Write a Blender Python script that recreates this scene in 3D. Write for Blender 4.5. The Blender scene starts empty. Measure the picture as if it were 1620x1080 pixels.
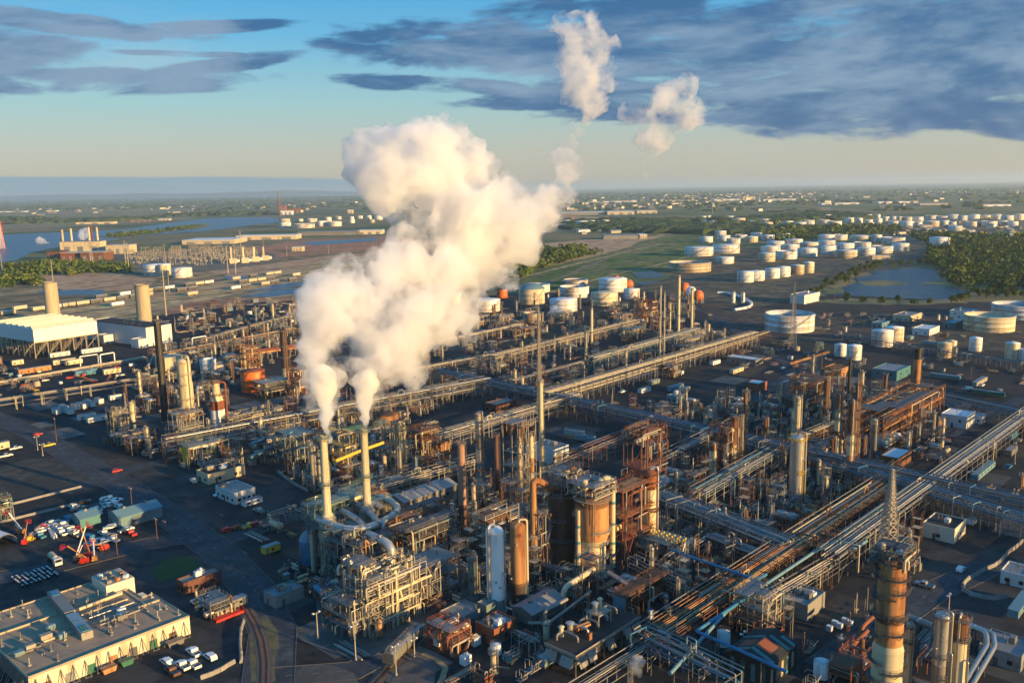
import bpy, math, random
from mathutils import Vector, Matrix, noise
rnd = random.Random(7)
SC = bpy.context.scene
COL = SC.collection
R = math.radians
# ---------------------------------------------------------------- camera geometry (1620x1080 photo)
F, PITCH, ROLL, CAMH = 1400.0, R(9.83), R(1.0), 125.0
_cp, _sp = math.cos(PITCH), math.sin(PITCH)
def ray(px, py):
    x, y = (px - 810) / F, -(py - 540) / F
    c, s = math.cos(ROLL), math.sin(ROLL)
    x, y = x * c + y * s, -x * s + y * c
    return Vector((x, _cp + y * _sp, -_sp + y * _cp))
def at(px, py, z=0.0):
    r = ray(px, py); t = (z - CAMH) / min(r.z, -.0036)
    return Vector((r.x * t, r.y * t))
def ht(px, pyb, pyt, pxt=None):
    g = at(px, pyb); r = ray(pxt if pxt is not None else px, pyt)
    return CAMH + r.z * (g.y / r.y)
def mpp(px, py):                       # metres per photo pixel at that ground point
    g = at(px, py)
    return (g.y * _cp + CAMH * _sp) / F
def dp(px, py, depth):                 # point at a forward depth
    return Vector((0, 0, CAMH)) + ray(px, py) * depth
def proj(x, y, z):
    dz = z - CAMH
    f = max(1e-3, y * _cp - dz * _sp); u = y * _sp + dz * _cp
    a, b = x / f, u / f
    c, s = math.cos(ROLL), math.sin(ROLL)
    return 810 + F * (a * c - b * s), 540 - F * (a * s + b * c), f
TH = R(47)                             # the plant grid: u runs right and away, v runs left and away
U = Vector((math.cos(TH), math.sin(TH))); V = Vector((-math.sin(TH), math.cos(TH)))
# ---------------------------------------------------------------- mesh builder
class MB:
    def __init__(s): s.v = []; s.f = []; s.sm = []
    def _add(s, vs, fs, sm=False):
        b = len(s.v); s.v.extend(vs)
        for f in fs: s.f.append([b + i for i in f]); s.sm.append(sm)
        return s
    def box(s, x0, y0, z0, x1, y1, z1):
        return s._add([(x0,y0,z0),(x1,y0,z0),(x1,y1,z0),(x0,y1,z0),(x0,y0,z1),(x1,y0,z1),(x1,y1,z1),(x0,y1,z1)],
                      [(3,2,1,0),(4,5,6,7),(0,1,5,4),(1,2,6,5),(2,3,7,6),(3,0,4,7)])
    def bc(s, cx, cy, z0, dx, dy, dz, a=0.0):
        c, n = math.cos(a), math.sin(a); vs = []
        for z in (z0, z0 + dz):
            for sx, sy in ((-1,-1),(1,-1),(1,1),(-1,1)):
                x, y = sx * dx / 2, sy * dy / 2
                vs.append((cx + x * c - y * n, cy + x * n + y * c, z))
        return s._add(vs, [(3,2,1,0),(4,5,6,7),(0,1,5,4),(1,2,6,5),(2,3,7,6),(3,0,4,7)])
    def prism(s, poly, z0, z1):
        n = len(poly)
        vs = [(p[0], p[1], z0) for p in poly] + [(p[0], p[1], z1) for p in poly]
        return s._add(vs, [tuple(range(n))[::-1], tuple(range(n, 2 * n))] + [(i, (i+1) % n, n + (i+1) % n, n + i) for i in range(n)])
    def extr(s, prof, y0, y1):          # profile in x,z extruded along y
        n = len(prof)
        vs = [(p[0], y0, p[1]) for p in prof] + [(p[0], y1, p[1]) for p in prof]
        return s._add(vs, [tuple(range(n)), tuple(range(n, 2 * n))[::-1]] + [(i, n + i, n + (i+1) % n, (i+1) % n) for i in range(n)])
    def cyl(s, p0, p1, r0, r1=None, n=8, caps=True):
        p0, p1 = Vector(p0), Vector(p1); r1 = r0 if r1 is None else r1
        d = (p1 - p0)
        if d.length < 1e-6: return s
        d.normalize(); a = d.orthogonal().normalized(); b = d.cross(a)
        off = math.pi / n if n == 4 else 0.0
        ring = [a * math.cos(2*math.pi*i/n + off) + b * math.sin(2*math.pi*i/n + off) for i in range(n)]
        A = [tuple(p0 + q * r0) for q in ring]; B = [tuple(p1 + q * r1) for q in ring]
        s._add(A + B, [(i, (i+1) % n, n + (i+1) % n, n + i) for i in range(n)], n > 4)
        if caps: s._add(A, [tuple(range(n))[::-1]]); s._add(B, [tuple(range(n))])
        return s
    def bar(s, p0, p1, w): return s.cyl(p0, p1, w * 0.7071, n=4, caps=False)
    def tube(s, pts, r, n=6, bend=None, caps=True):
        P = [Vector(p) for p in pts]
        if len(P) > 2:
            bend = r * 2.2 if bend is None else bend
            Q = [P[0]]
            for i in range(1, len(P) - 1):
                a, b, c = P[i-1], P[i], P[i+1]
                u, w = (a - b), (c - b)
                if u.length < 1e-6 or w.length < 1e-6: continue
                k = min(bend, u.length * .48, w.length * .48)
                if u.normalized().dot(w.normalized()) < -.995: Q.append(b); continue
                A, B = b + u.normalized() * k, b + w.normalized() * k
                for t in (0, .3, .7, 1): Q.append(A * (1-t)**2 + b * 2*t*(1-t) + B * t*t)
            Q.append(P[-1]); P = Q
        T = []
        for i in range(len(P)):
            d = P[min(i+1, len(P)-1)] - P[max(i-1, 0)]
            T.append(d.normalized() if d.length > 1e-9 else Vector((0,0,1)))
        a = T[0].orthogonal().normalized(); vs = []; fs = []
        for i, p in enumerate(P):
            a = (a - T[i] * a.dot(T[i]))
            a = a.normalized() if a.length > 1e-6 else T[i].orthogonal().normalized()
            b = T[i].cross(a)
            for k in range(n):
                t = 2 * math.pi * k / n
                vs.append(tuple(p + (a * math.cos(t) + b * math.sin(t)) * r))
        for i in range(len(P) - 1):
            for k in range(n):
                fs.append((i*n+k, i*n+(k+1) % n, (i+1)*n+(k+1) % n, (i+1)*n+k))
        s._add(vs, fs, True)
        if caps:
            s._add(vs[:n], [tuple(range(n))[::-1]]); s._add(vs[-n:], [tuple(range(n))])
        return s
    def lathe(s, prof, n=16, cx=0, cy=0, sm=True, a0=0, a1=None):
        full = a1 is None; a1 = 2 * math.pi if full else a1
        m = n if full else n + 1
        vs = [(cx + r * math.cos(a0 + (a1-a0)*i/n), cy + r * math.sin(a0 + (a1-a0)*i/n), z) for r, z in prof for i in range(m)]
        fs = []
        for j in range(len(prof) - 1):
            for i in range(n):
                k = (i + 1) % m
                fs.append((j*m+i, j*m+k, (j+1)*m+k, (j+1)*m+i))
        return s._add(vs, fs, sm)
    def dome(s, r, z0, h, n=16, cx=0, cy=0, k=4):
        return s.lathe([(r * math.cos(t * math.pi / 2 / k) + (1e-3 if t == k else 0), z0 + h * math.sin(t * math.pi / 2 / k)) for t in range(k + 1)], n, cx, cy)
    def vessel(s, p0, p1, r, n=12):      # capsule-like drum
        p0, p1 = Vector(p0), Vector(p1); d = (p1 - p0).normalized()
        s.cyl(p0, p1, r, n=n, caps=False)
        for p, g in ((p0, -1), (p1, 1)):
            s.cyl(p, p + d * g * r * .3, r, r * .82, n, False); s.cyl(p + d * g * r * .3, p + d * g * r * .5, r * .82, r * .3, n, True)
        return s
    def rail(s, pts, z, h=1.1, w=.07, close=False, step=2.0):
        P = [Vector((p[0], p[1], z)) for p in pts]
        if close: P.append(P[0].copy())
        for a, b in zip(P, P[1:]):
            for k in (h, h * .5): s.bar(a + Vector((0,0,k)), b + Vector((0,0,k)), w)
            m = max(1, int((b - a).length / step))
            for i in range(m + 1):
                q = a.lerp(b, i / m); s.bar(q, q + Vector((0,0,h)), w)
        return s
    def build(s, name, mat, parent=None, loc=None, rz=0.0):
        me = bpy.data.meshes.new(name)
        me.from_pydata(s.v, [], s.f)
        me.polygons.foreach_set('use_smooth', s.sm)
        me.materials.append(mat)
        o = bpy.data.objects.new(name, me); COL.objects.link(o)
        if parent is not None: o.parent = parent
        if loc is not None: o.location = loc
        o.rotation_euler.z = rz
        return o
# ---------------------------------------------------------------- tagging
def tag(o, label=None, cat=None, group=None, kind=None):
    if label: o['label'] = label
    if cat: o['category'] = cat
    if group: o['group'] = group
    if kind: o['kind'] = kind
    return o
def thing(name, label, cat, p, rz=TH, group=None, z=0.0):
    o = bpy.data.objects.new(name, None); COL.objects.link(o)
    o.empty_display_size = .5
    o.location = (p[0], p[1], z); o.rotation_euler.z = rz
    return tag(o, label, cat, group)
def kids(o): return KID.get(o.name) or [c for c in o.children]
KID = {}
def dup(root, p, rz, label=None, group=None, z=0.0, sc=None):
    r = root.copy(); COL.objects.link(r)
    r.location = (p[0], p[1], z); r.rotation_euler.z = rz
    if sc: r.scale = sc
    if label: r['label'] = label
    if group: r['group'] = group
    if root.name not in KID: KID[root.name] = list(root.children)
    for ch in KID[root.name]:
        c = ch.copy(); COL.objects.link(c); c.parent = r
        if ch.name not in KID: KID[ch.name] = list(ch.children)
        for g in KID[ch.name]:
            d = g.copy(); COL.objects.link(d); d.parent = c
    return r
LAND = []                               # landmarks used to word the labels of repeats
def lm(phrase, p): LAND.append((phrase, p[0], p[1]))
AUTO = []                               # (object, description) worded at the end
def auto(o, desc): AUTO.append((o, desc)); return o
ORD = ['', 'second ', 'third ', 'fourth ', 'fifth ', 'sixth ', 'seventh ', 'eighth ', 'ninth ', 'tenth ', 'eleventh ', 'twelfth ', 'thirteenth ', 'fourteenth ', 'fifteenth ', 'sixteenth ', 'seventeenth ', 'eighteenth ', 'nineteenth ', 'twentieth ',
       'twenty-first ', 'twenty-second ', 'twenty-third ', 'twenty-fourth ', 'twenty-fifth ', 'twenty-sixth ', 'twenty-seventh ', 'twenty-eighth ', 'twenty-ninth ', 'thirtieth ']
# ---------------------------------------------------------------- materials
MATS = {}
def mat(name, col, rough=.6, metal=0.0, dirt=None, amt=.5, scale=.35, bump=0.0, streak=False, spec=.4, var=.12):
    if name in MATS: return MATS[name]
    m = bpy.data.materials.new(name); m.use_nodes = True
    nt = m.node_tree; n = nt.nodes; l = nt.links
    b = n['Principled BSDF']
    b.inputs['Roughness'].default_value = rough; b.inputs['Metallic'].default_value = metal
    b.inputs['Specular IOR Level'].default_value = spec
    tc = n.new('ShaderNodeTexCoord')
    mp = n.new('ShaderNodeMapping'); l.new(tc.outputs['Object'], mp.inputs['Vector'])
    mp.inputs['Scale'].default_value = (1, 1, .12 if streak else 1)
    oi = n.new('ShaderNodeObjectInfo')
    ad = n.new('ShaderNodeVectorMath'); ad.operation = 'ADD'
    l.new(mp.outputs[0], ad.inputs[0])
    cx = n.new('ShaderNodeVectorMath'); cx.operation = 'SCALE'; cx.inputs[0].default_value = (37, 91, 53)
    l.new(oi.outputs['Random'], cx.inputs['Scale']); l.new(cx.outputs[0], ad.inputs[1])
    nz = n.new('ShaderNodeTexNoise'); nz.inputs['Scale'].default_value = scale
    nz.inputs['Detail'].default_value = 6; nz.inputs['Roughness'].default_value = .65
    l.new(ad.outputs[0], nz.inputs['Vector'])
    dirt = dirt or tuple(c * .45 for c in col)
    mr = n.new('ShaderNodeMapRange'); l.new(nz.outputs['Fac'], mr.inputs[0])
    c0 = .72 - amt * .42
    mr.inputs[1].default_value = c0; mr.inputs[2].default_value = c0 + .16
    mx = n.new('ShaderNodeMix'); mx.data_type = 'RGBA'
    l.new(mr.outputs[0], mx.inputs['Factor'])
    mx.inputs['A'].default_value = (*col, 1); mx.inputs['B'].default_value = (*dirt, 1)
    hs = n.new('ShaderNodeHueSaturation')
    mv = n.new('ShaderNodeMapRange'); mv.inputs[3].default_value = 1 - var; mv.inputs[4].default_value = 1 + var
    l.new(oi.outputs['Random'], mv.inputs[0]); l.new(mv.outputs[0], hs.inputs['Value'])
    l.new(mx.outputs['Result'], hs.inputs['Color'])
    l.new(hs.outputs[0], b.inputs['Base Color'])
    if bump:
        bp = n.new('ShaderNodeBump'); bp.inputs['Strength'].default_value = bump
        l.new(nz.outputs['Fac'], bp.inputs['Height']); l.new(bp.outputs[0], b.inputs['Normal'])
    MATS[name] = m; return m
RUST = (.19, .068, .026); DRK = (.03, .028, .026)
M = dict(
    white=mat('white paint', (.72,.70,.66), .5, 0, (.48,.43,.36), .35, .15, streak=True),
    white2=mat('chalky white paint', (.62,.62,.62), .55, 0, (.5,.46,.4), .3, .1, streak=True),
    cream=mat('cream paint', (.54,.45,.29), .5, 0, (.34,.2,.1), .45, .3, streak=True),
    buff=mat('buff stack paint', (.53,.44,.27), .55, 0, (.36,.26,.14), .4, .3, streak=True),
    tan=mat('tan concrete', (.45,.37,.24), .8, 0, (.36,.29,.19), .5, .2, streak=True),
    silver=mat('aluminium cladding', (.44,.42,.385), .38, .65, (.3,.24,.18), .4, .5),
    silverw=mat('weathered cladding', (.25,.238,.215), .5, .35, (.26,.18,.12), .5, .6),
    galv=mat('galvanised steel', (.19,.187,.18), .5, .35, (.2,.15,.1), .45, .8),
    pale=mat('pale steel', (.34,.30,.235), .6, .1, (.28,.2,.13), .45, .8),
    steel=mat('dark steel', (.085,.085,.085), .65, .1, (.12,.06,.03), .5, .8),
    grey=mat('grey paint', (.2,.21,.215), .6, 0, (.13,.1,.08), .5, .5),
    green=mat('grey green steel', (.13,.19,.17), .6, 0, (.14,.1,.07), .45, .6),
    rust=mat('rusty steel', (.155,.068,.034), .85, 0, (.10,.045,.025), .5, .5),
    rustr=mat('red oxide steel', (.22,.065,.03), .75, 0, (.15,.06,.03), .5, .5),
    rusto=mat('orange rust', (.40,.20,.08), .8, 0, (.21,.075,.028), .62, .35, streak=True),
    brown=mat('brown paint', (.13,.06,.035), .7, 0, (.07,.04,.03), .5, .3, streak=True),
    pinkb=mat('pink brown brick', (.34,.19,.13), .8, 0, (.25,.14,.1), .5, .3, streak=True),
    black=mat('sooty black', (.018,.017,.016), .6, 0, (.035,.025,.02), .5, .4),
    dark=mat('dark brown vessel', (.05,.04,.034), .6, .1, (.09,.045,.025), .55, .4, streak=True),
    blue=mat('blue paint', (.03,.17,.30), .5, 0, (.04,.1,.15), .4, .5),
    cyan=mat('pale blue paint', (.12,.215,.25), .5, 0, (.1,.2,.22), .4, .5),
    teal=mat('teal paint', (.055,.165,.175), .55, 0, (.06,.12,.12), .4, .5),
    yellow=mat('yellow paint', (.62,.40,.04), .5, 0, (.4,.24,.06), .4, .6),
    orange=mat('orange paint', (.62,.13,.02), .5, 0, (.4,.1,.03), .35, .3, streak=True),
    red=mat('red paint', (.45,.025,.02), .45, 0, (.2,.03,.02), .3, .6),
    dkgreen=mat('dark green paint', (.02,.12,.07), .55, 0, (.02,.05,.035), .4, .5),
    rubber=mat('tyre rubber', (.012,.012,.013), .85),
    glass=mat('dark glass', (.012,.016,.02), .08, 0, (.012,.016,.02), 0, 1, spec=.8),
    roofk=mat('black roof felt', (.022,.022,.022), .85, 0, (.04,.036,.032), .5, .3),
    rooft=mat('tan roof gravel', (.40,.33,.26), .9, 0, (.27,.22,.17), .55, .18),
    roofg=mat('grey sheet roof', (.21,.215,.22), .55, .15, (.2,.18,.16), .45, .3),
    wall=mat('cream wall panels', (.60,.53,.40), .7, 0, (.45,.37,.26), .4, .25, streak=True),
    wallw=mat('white wall panels', (.56,.56,.54), .6, 0, (.5,.46,.4), .35, .3, streak=True),
    brick=mat('brown brick', (.13,.055,.04), .85, 0, (.09,.045,.035), .5, 1.5),
    conc=mat('concrete', (.24,.225,.20), .85, 0, (.2,.18,.16), .5, .4),
    ballast=mat('rail ballast', (.11,.095,.08), .95, 0, (.07,.06,.05), .5, 1.2),
)
for k_, c_, d_ in (('white', (.72,.70,.66), (.42,.33,.24)), ('white2', (.64,.64,.63), (.44,.38,.30)), ('cream', (.58,.49,.33), (.36,.24,.14)), ('tan', (.45,.36,.24), (.3,.2,.12))): M['t_' + k_] = mat('tank plates ' + k_, c_, .5, 0, d_, .62, 1.6, streak=True, var=.1)
def corr(base, name, axis=0, per=.9):   # ribbed sheet: fine normal ripple
    if name in MATS: return MATS[name]
    m = base.copy(); m.name = name; nt = m.node_tree; n = nt.nodes; l = nt.links
    tc = n.new('ShaderNodeTexCoord'); w = n.new('ShaderNodeTexWave'); w.inputs['Scale'].default_value = per
    w.bands_direction = 'XYZ'[axis]
    l.new(tc.outputs['Object'], w.inputs['Vector'])
    b = n.new('ShaderNodeBump'); b.inputs['Strength'].default_value = .5; b.inputs['Distance'].default_value = .1
    l.new(w.outputs['Fac'], b.inputs['Height']); l.new(b.outputs[0], n['Principled BSDF'].inputs['Normal'])
    MATS[name] = m; return m
EXPO = 1.02; SUNE = 5.0; SKYS = .095; HAZE = 4.5e-5; VD = .25
CL_D = (.24, .74, 1.65); CL_L = (1.25, 1.85, 2.6); CL_T = (3.2, 3.3, 3.4); CL_B = (1.25, 2.05, 2.6)
# ---------------------------------------------------------------- render, camera, sun, sky
SC.view_settings.view_transform = 'Standard'; SC.view_settings.look = 'None'; SC.view_settings.gamma = 1
SC.view_settings.exposure = EXPO
SC.render.engine = 'CYCLES'
cy = SC.cycles
cy.use_denoising = True
try: cy.denoiser = 'OPENIMAGEDENOISE'
except Exception: pass
cy.max_bounces = 12; cy.diffuse_bounces = 2; cy.glossy_bounces = 2; cy.transmission_bounces = 2
cy.volume_bounces = 10; cy.transparent_max_bounces = 8
cy.volume_max_steps = 256
cy.use_adaptive_sampling = True; cy.adaptive_threshold = .03
cy.sample_clamp_indirect = 6
cam = bpy.data.cameras.new('camera'); co = bpy.data.objects.new('camera', cam); COL.objects.link(co)
cam.sensor_width = 36; cam.lens = 36 * F / 1620; cam.clip_start = .5; cam.clip_end = 120000
co.matrix_world = Matrix.Translation((0, 0, CAMH)) @ Matrix.Rotation(math.pi / 2 - PITCH, 4, 'X') @ Matrix.Rotation(-ROLL, 4, 'Z')
SC.camera = co
SUN_AZ, SUN_EL = R(-32), R(9)          # angle from +x; the sun stands low on the right, a little behind the camera
sl = bpy.data.lights.new('sun', 'SUN'); sl.energy = SUNE; sl.angle = R(.55); sl.color = (1.0, .65, .26)
so = bpy.data.objects.new('sun', sl); COL.objects.link(so)
sd = Vector((math.cos(SUN_AZ) * math.cos(SUN_EL), math.sin(SUN_AZ) * math.cos(SUN_EL), math.sin(SUN_EL)))
so.rotation_euler = (-sd).to_track_quat('-Z', 'Y').to_euler(); so.location = (300, -200, 400)
w = bpy.data.worlds.new('World'); SC.world = w; w.use_nodes = True
nt = w.node_tree; n = nt.nodes; l = nt.links
bg = n['Background']; bg.inputs['Strength'].default_value = SKYS
sk = n.new('ShaderNodeTexSky'); sk.sky_type = 'NISHITA'; sk.sun_disc = False
sk.sun_elevation = SUN_EL; sk.sun_rotation = math.pi / 2 - SUN_AZ; sk.altitude = 100
sk.air_density = 1.2; sk.dust_density = .6; sk.ozone_density = 2.5
def mnode(op, a, b=None, cl=False):
    q = n.new('ShaderNodeMath'); q.operation = op; q.use_clamp = cl
    for i, x in enumerate((a, b)):
        if x is None: continue
        if isinstance(x, (int, float)): q.inputs[i].default_value = x
        else: l.new(x, q.inputs[i])
    return q.outputs[0]
def mrange(x, a, b, c=0.0, d=1.0, kind='SMOOTHSTEP'):
    q = n.new('ShaderNodeMapRange'); q.interpolation_type = kind
    l.new(x, q.inputs[0])
    for i, k in enumerate((a, b, c, d)): q.inputs[i + 1].default_value = k
    return q.outputs[0]
tc = n.new('ShaderNodeTexCoord'); sx = n.new('ShaderNodeSeparateXYZ'); l.new(tc.outputs['Generated'], sx.inputs[0])
az = mnode('ARCTAN2', sx.outputs[0], sx.outputs[1]); el = mnode('ARCSINE', sx.outputs[2])
cb = n.new('ShaderNodeCombineXYZ'); l.new(az, cb.inputs[0]); l.new(el, cb.inputs[1])
def azel(px, py):
    d = ray(px, py).normalized(); return math.atan2(d.x, d.y), math.asin(d.z)
def blob(px, py, rx, ry, rot=0.0, soft=.5):
    a, e = azel(px, py)
    m = n.new('ShaderNodeMapping'); m.vector_type = 'TEXTURE'; l.new(cb.outputs[0], m.inputs[0])
    m.inputs['Location'].default_value = (a, e, 0); m.inputs['Rotation'].default_value = (0, 0, R(rot))
    m.inputs['Scale'].default_value = (rx / F, ry / F, 1)
    v = n.new('ShaderNodeVectorMath'); v.operation = 'LENGTH'; l.new(m.outputs[0], v.inputs[0])
    return mrange(v.outputs['Value'], soft, 1.35, 1.0, 0.0)
def noisetex(sc, detail, rough, off=0.0, dist=0.0):
    m = n.new('ShaderNodeMapping'); l.new(cb.outputs[0], m.inputs[0]); m.inputs['Scale'].default_value = sc; m.inputs['Location'].default_value = (off, off * .7, off)
    q = n.new('ShaderNodeTexNoise'); q.inputs['Scale'].default_value = 1; q.inputs['Detail'].default_value = detail; q.inputs['Roughness'].default_value = rough
    q.inputs['Distortion'].default_value = dist
    l.new(m.outputs[0], q.inputs['Vector']); return q.outputs['Fac']
clouds = [(1350,70,560,105,2),(1000,45,420,60,0),(760,75,260,40,0),(1480,160,330,52,3),(1150,165,330,45,-4),(860,160,190,16,0),
          (690,135,170,17,-3),(100,128,330,20,2),(340,106,150,15,9),(60,32,260,18,-3),(290,45,160,12,4),(300,86,120,6,0),
          (700,-40,500,30,0),(-260,60,300,60,0),(1900,110,400,110,0)]
mask = None
for c in clouds:
    b = blob(*c)
    mask = b if mask is None else mnode('MAXIMUM', mask, b)
n1 = noisetex((7, 30, 1), 8, .6, 3.1, .4); n2 = noisetex((3.2, 13, 1), 7, .6, 9.7, .6); n3 = noisetex((16, 70, 1), 5, .6, 1.3)
dens = mnode('ADD', mnode('MULTIPLY', mask, .64), mnode('MULTIPLY', mnode('SUBTRACT', mnode('ADD', mnode('MULTIPLY', n1, .8), mnode('MULTIPLY', n3, .2)), .5), 2.1))
cover = mrange(dens, .29, .58)
bank = blob(170, 298, 480, 19, -.6, .35)
bankc = mrange(mnode('ADD', bank, mnode('MULTIPLY', mnode('SUBTRACT', n1, .5), .5)), .35, .6, 0, .85)
thin = mrange(mnode('ADD', n2, 0.0), .56, .76, 0, .22)
# cloud colour: dark blue grey bodies, paler mauve where thin or lit from the side
ccol = n.new('ShaderNodeMix'); ccol.data_type = 'RGBA'
lit = mrange(mnode('ADD', mnode('MULTIPLY', n2, .75), mnode('MULTIPLY', n3, .25)), .42, .62)
l.new(lit, ccol.inputs['Factor']); ccol.inputs['A'].default_value = (*CL_D, 1); ccol.inputs['B'].default_value = (*CL_L, 1)
def wmix(fac, a, b):
    q = n.new('ShaderNodeMix'); q.data_type = 'RGBA'; l.new(fac, q.inputs['Factor']); l.new(a, q.inputs['A'])
    if isinstance(b, tuple): q.inputs['B'].default_value = (*b, 1)
    else: l.new(b, q.inputs['B'])
    return q.outputs['Result']
hv = n.new('ShaderNodeHueSaturation'); l.new(sk.outputs[0], hv.inputs['Color'])
l.new(mrange(el, .0, .26, .62, 1.75, 'LINEAR'), hv.inputs['Saturation'])
rp = n.new('ShaderNodeValToRGB'); l.new(mrange(el, 0, .26, 0, 1, 'LINEAR'), rp.inputs[0]); cr = rp.color_ramp
for k_, (t_, c_) in enumerate(((0, (2.9, 2.5, 1.85)), (.16, (2.6, 2.75, 2.45)), (.36, (1.65, 2.95, 3.3)), (.62, (.66, 2.4, 3.95)), (1, (.2, 1.7, 4.0)))):
    e_ = cr.elements[k_] if k_ < 2 else cr.elements.new(t_); e_.position = t_; e_.color = (*[q_ / 4 for q_ in c_], 1)
sc4 = n.new('ShaderNodeVectorMath'); sc4.operation = 'SCALE'; l.new(rp.outputs[0], sc4.inputs[0]); sc4.inputs['Scale'].default_value = 4
sky_mixed = n.new('ShaderNodeMix'); sky_mixed.data_type = 'RGBA'; sky_mixed.inputs['Factor'].default_value = .82; l.new(hv.outputs[0], sky_mixed.inputs['A']); l.new(sc4.outputs[0], sky_mixed.inputs['B'])
s1 = wmix(thin, sky_mixed.outputs['Result'], CL_T)
s1 = wmix(bankc, s1, CL_B)
s1 = wmix(mnode('MULTIPLY', cover, .93), s1, ccol.outputs['Result'])
l.new(s1, bg.inputs['Color'])
# ---------------------------------------------------------------- haze
hz = MB(); hz.box(-42000, -9000, -3, 42000, 42000, 262)
hm = bpy.data.materials.new('haze'); hm.use_nodes = True; q = hm.node_tree.nodes
q.remove(q['Principled BSDF']); pv = q.new('ShaderNodeVolumePrincipled')
pv.inputs['Color'].default_value = (.74, .90, 1.0, 1); pv.inputs['Density'].default_value = HAZE; pv.inputs['Anisotropy'].default_value = .3
hm.node_tree.links.new(pv.outputs[0], q['Material Output'].inputs['Volume'])
tag(hz.build('haze', hm), 'thin warm haze lying over the whole plain', 'haze', kind='stuff')
# ---------------------------------------------------------------- ground and flat cover
def gmat(name, cols, scales=(.002, .02), rough=.95, mixn=.5, spec=.2, bump=0.0):
    """three colours mixed by two noises"""
    m = bpy.data.materials.new(name); m.use_nodes = True; nt = m.node_tree; n = nt.nodes; l = nt.links
    b = n['Principled BSDF']; b.inputs['Roughness'].default_value = rough; b.inputs['Specular IOR Level'].default_value = spec
    tc = n.new('ShaderNodeTexCoord')
    prev = None
    for i, c in enumerate(cols):
        if prev is None: prev = c; continue
        nz = n.new('ShaderNodeTexNoise'); nz.inputs['Scale'].default_value = scales[(i - 1) % len(scales)]; nz.inputs['Detail'].default_value = 9
        nz.inputs['Roughness'].default_value = .62; nz.inputs['Distortion'].default_value = .5
        mp = n.new('ShaderNodeMapping'); mp.inputs['Location'].default_value = (i * 31.7, i * 17.3, 0); l.new(tc.outputs['Object'], mp.inputs[0]); l.new(mp.outputs[0], nz.inputs['Vector'])
        r = n.new('ShaderNodeMapRange'); l.new(nz.outputs['Fac'], r.inputs[0]); r.inputs[1].default_value = mixn - .07; r.inputs[2].default_value = mixn + .09
        x = n.new('ShaderNodeMix'); x.data_type = 'RGBA'; l.new(r.outputs[0], x.inputs['Factor'])
        if isinstance(prev, tuple): x.inputs['A'].default_value = (*prev, 1)
        else: l.new(prev, x.inputs['A'])
        x.inputs['B'].default_value = (*c, 1); prev = x.outputs['Result']
    l.new(prev, b.inputs['Base Color'])
    if bump:
        bp = n.new('ShaderNodeBump'); bp.inputs['Strength'].default_value = bump; l.new(nz.outputs['Fac'], bp.inputs['Height']); l.new(bp.outputs[0], b.inputs['Normal'])
    return m
def rough_poly(pts, amp=.04, sub=4, seed=0):
    """subdivide and jitter the outline so that edges are not ruler straight"""
    out = []; nn = len(pts); rr = random.Random(seed)
    for i in range(nn):
        a, b = Vector(pts[i]), Vector(pts[(i + 1) % nn]); d = b - a; L = d.length; nrm = Vector((-d.y, d.x)) / max(L, 1e-6)
        for k in range(sub):
            t = k / sub
            j = 0 if k == 0 else rr.uniform(-1, 1) * amp * L
            out.append(tuple(a + d * t + nrm * j))
    return out
def sheet(name, pix, m, z, amp=.03, sub=4, label=None, kind='structure', world=False):
    pts = [Vector(p) for p in pix] if world else [at(*p) for p in pix]
    pts = rough_poly(pts, amp, sub, len(pix) * 7 + int(z * 1000)) if sub > 1 else [tuple(p) for p in pts]
    from mathutils.geometry import tessellate_polygon
    tri = tessellate_polygon([[Vector((p[0], p[1], 0)) for p in pts]])
    me = bpy.data.meshes.new(name); me.from_pydata([(p[0], p[1], z) for p in pts], [], [tuple(t) for t in tri])
    for p in me.polygons:
        if p.normal.z < 0: p.flip()
    me.materials.append(m); o = bpy.data.objects.new(name, me); COL.objects.link(o)
    return tag(o, label, None, None, kind)
def strip(name, pix, wid, m, z, kind='structure', label=None, world=False):
    P = [Vector(p) for p in pix] if world else [at(*p) for p in pix]; vs = []; fs = []
    for i, p in enumerate(P):
        d = (P[min(i+1, len(P)-1)] - P[max(i-1, 0)]).normalized(); nr = Vector((-d.y, d.x)) * wid / 2
        vs += [(p.x + nr.x, p.y + nr.y, z), (p.x - nr.x, p.y - nr.y, z)]
        if i: fs.append((2*i-2, 2*i-1, 2*i+1, 2*i))
    me = bpy.data.meshes.new(name); me.from_pydata(vs, [], fs); me.materials.append(m)
    for p in me.polygons:
        if p.normal.z < 0: p.flip()
    o = bpy.data.objects.new(name, me); COL.objects.link(o); return tag(o, label, None, None, kind)
rs_ = random.Random(9)
g_far = gmat('plain', [(.075,.12,.035),(.14,.14,.05),(.05,.09,.028),(.22,.17,.08)], (.0012,.004,.0025))
g_pad = gmat('asphalt and gravel pad', [(.018,.021,.024),(.032,.031,.031),(.010,.013,.016),(.030,.029,.028)], (.018,.05,.35), .92, .52, .25, .1)
g_yard = gmat('yard asphalt', [(.019,.022,.026),(.036,.036,.037),(.011,.014,.017),(.046,.045,.043)], (.03,.22,.08), .9, .5, .3, .08)
g_road = gmat('road asphalt', [(.050,.060,.072),(.080,.084,.088),(.034,.042,.052),(.030,.036,.044)], (.05,.4,.12), .88, .5, .3, .06)
g_dirt = gmat('bare brown soil', [(.45,.23,.12),(.33,.18,.10),(.55,.36,.2)], (.01,.05))
g_tan = gmat('tan gravel', [(.62,.43,.19),(.48,.33,.16),(.30,.21,.11)], (.012,.06))
g_red = gmat('red soil', [(.38,.15,.075),(.28,.12,.065),(.45,.24,.13)], (.012,.06))
g_grass = gmat('grass', [(.12,.20,.03),(.075,.13,.024),(.27,.21,.09),(.05,.08,.02)], (.006,.012,.04))
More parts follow.
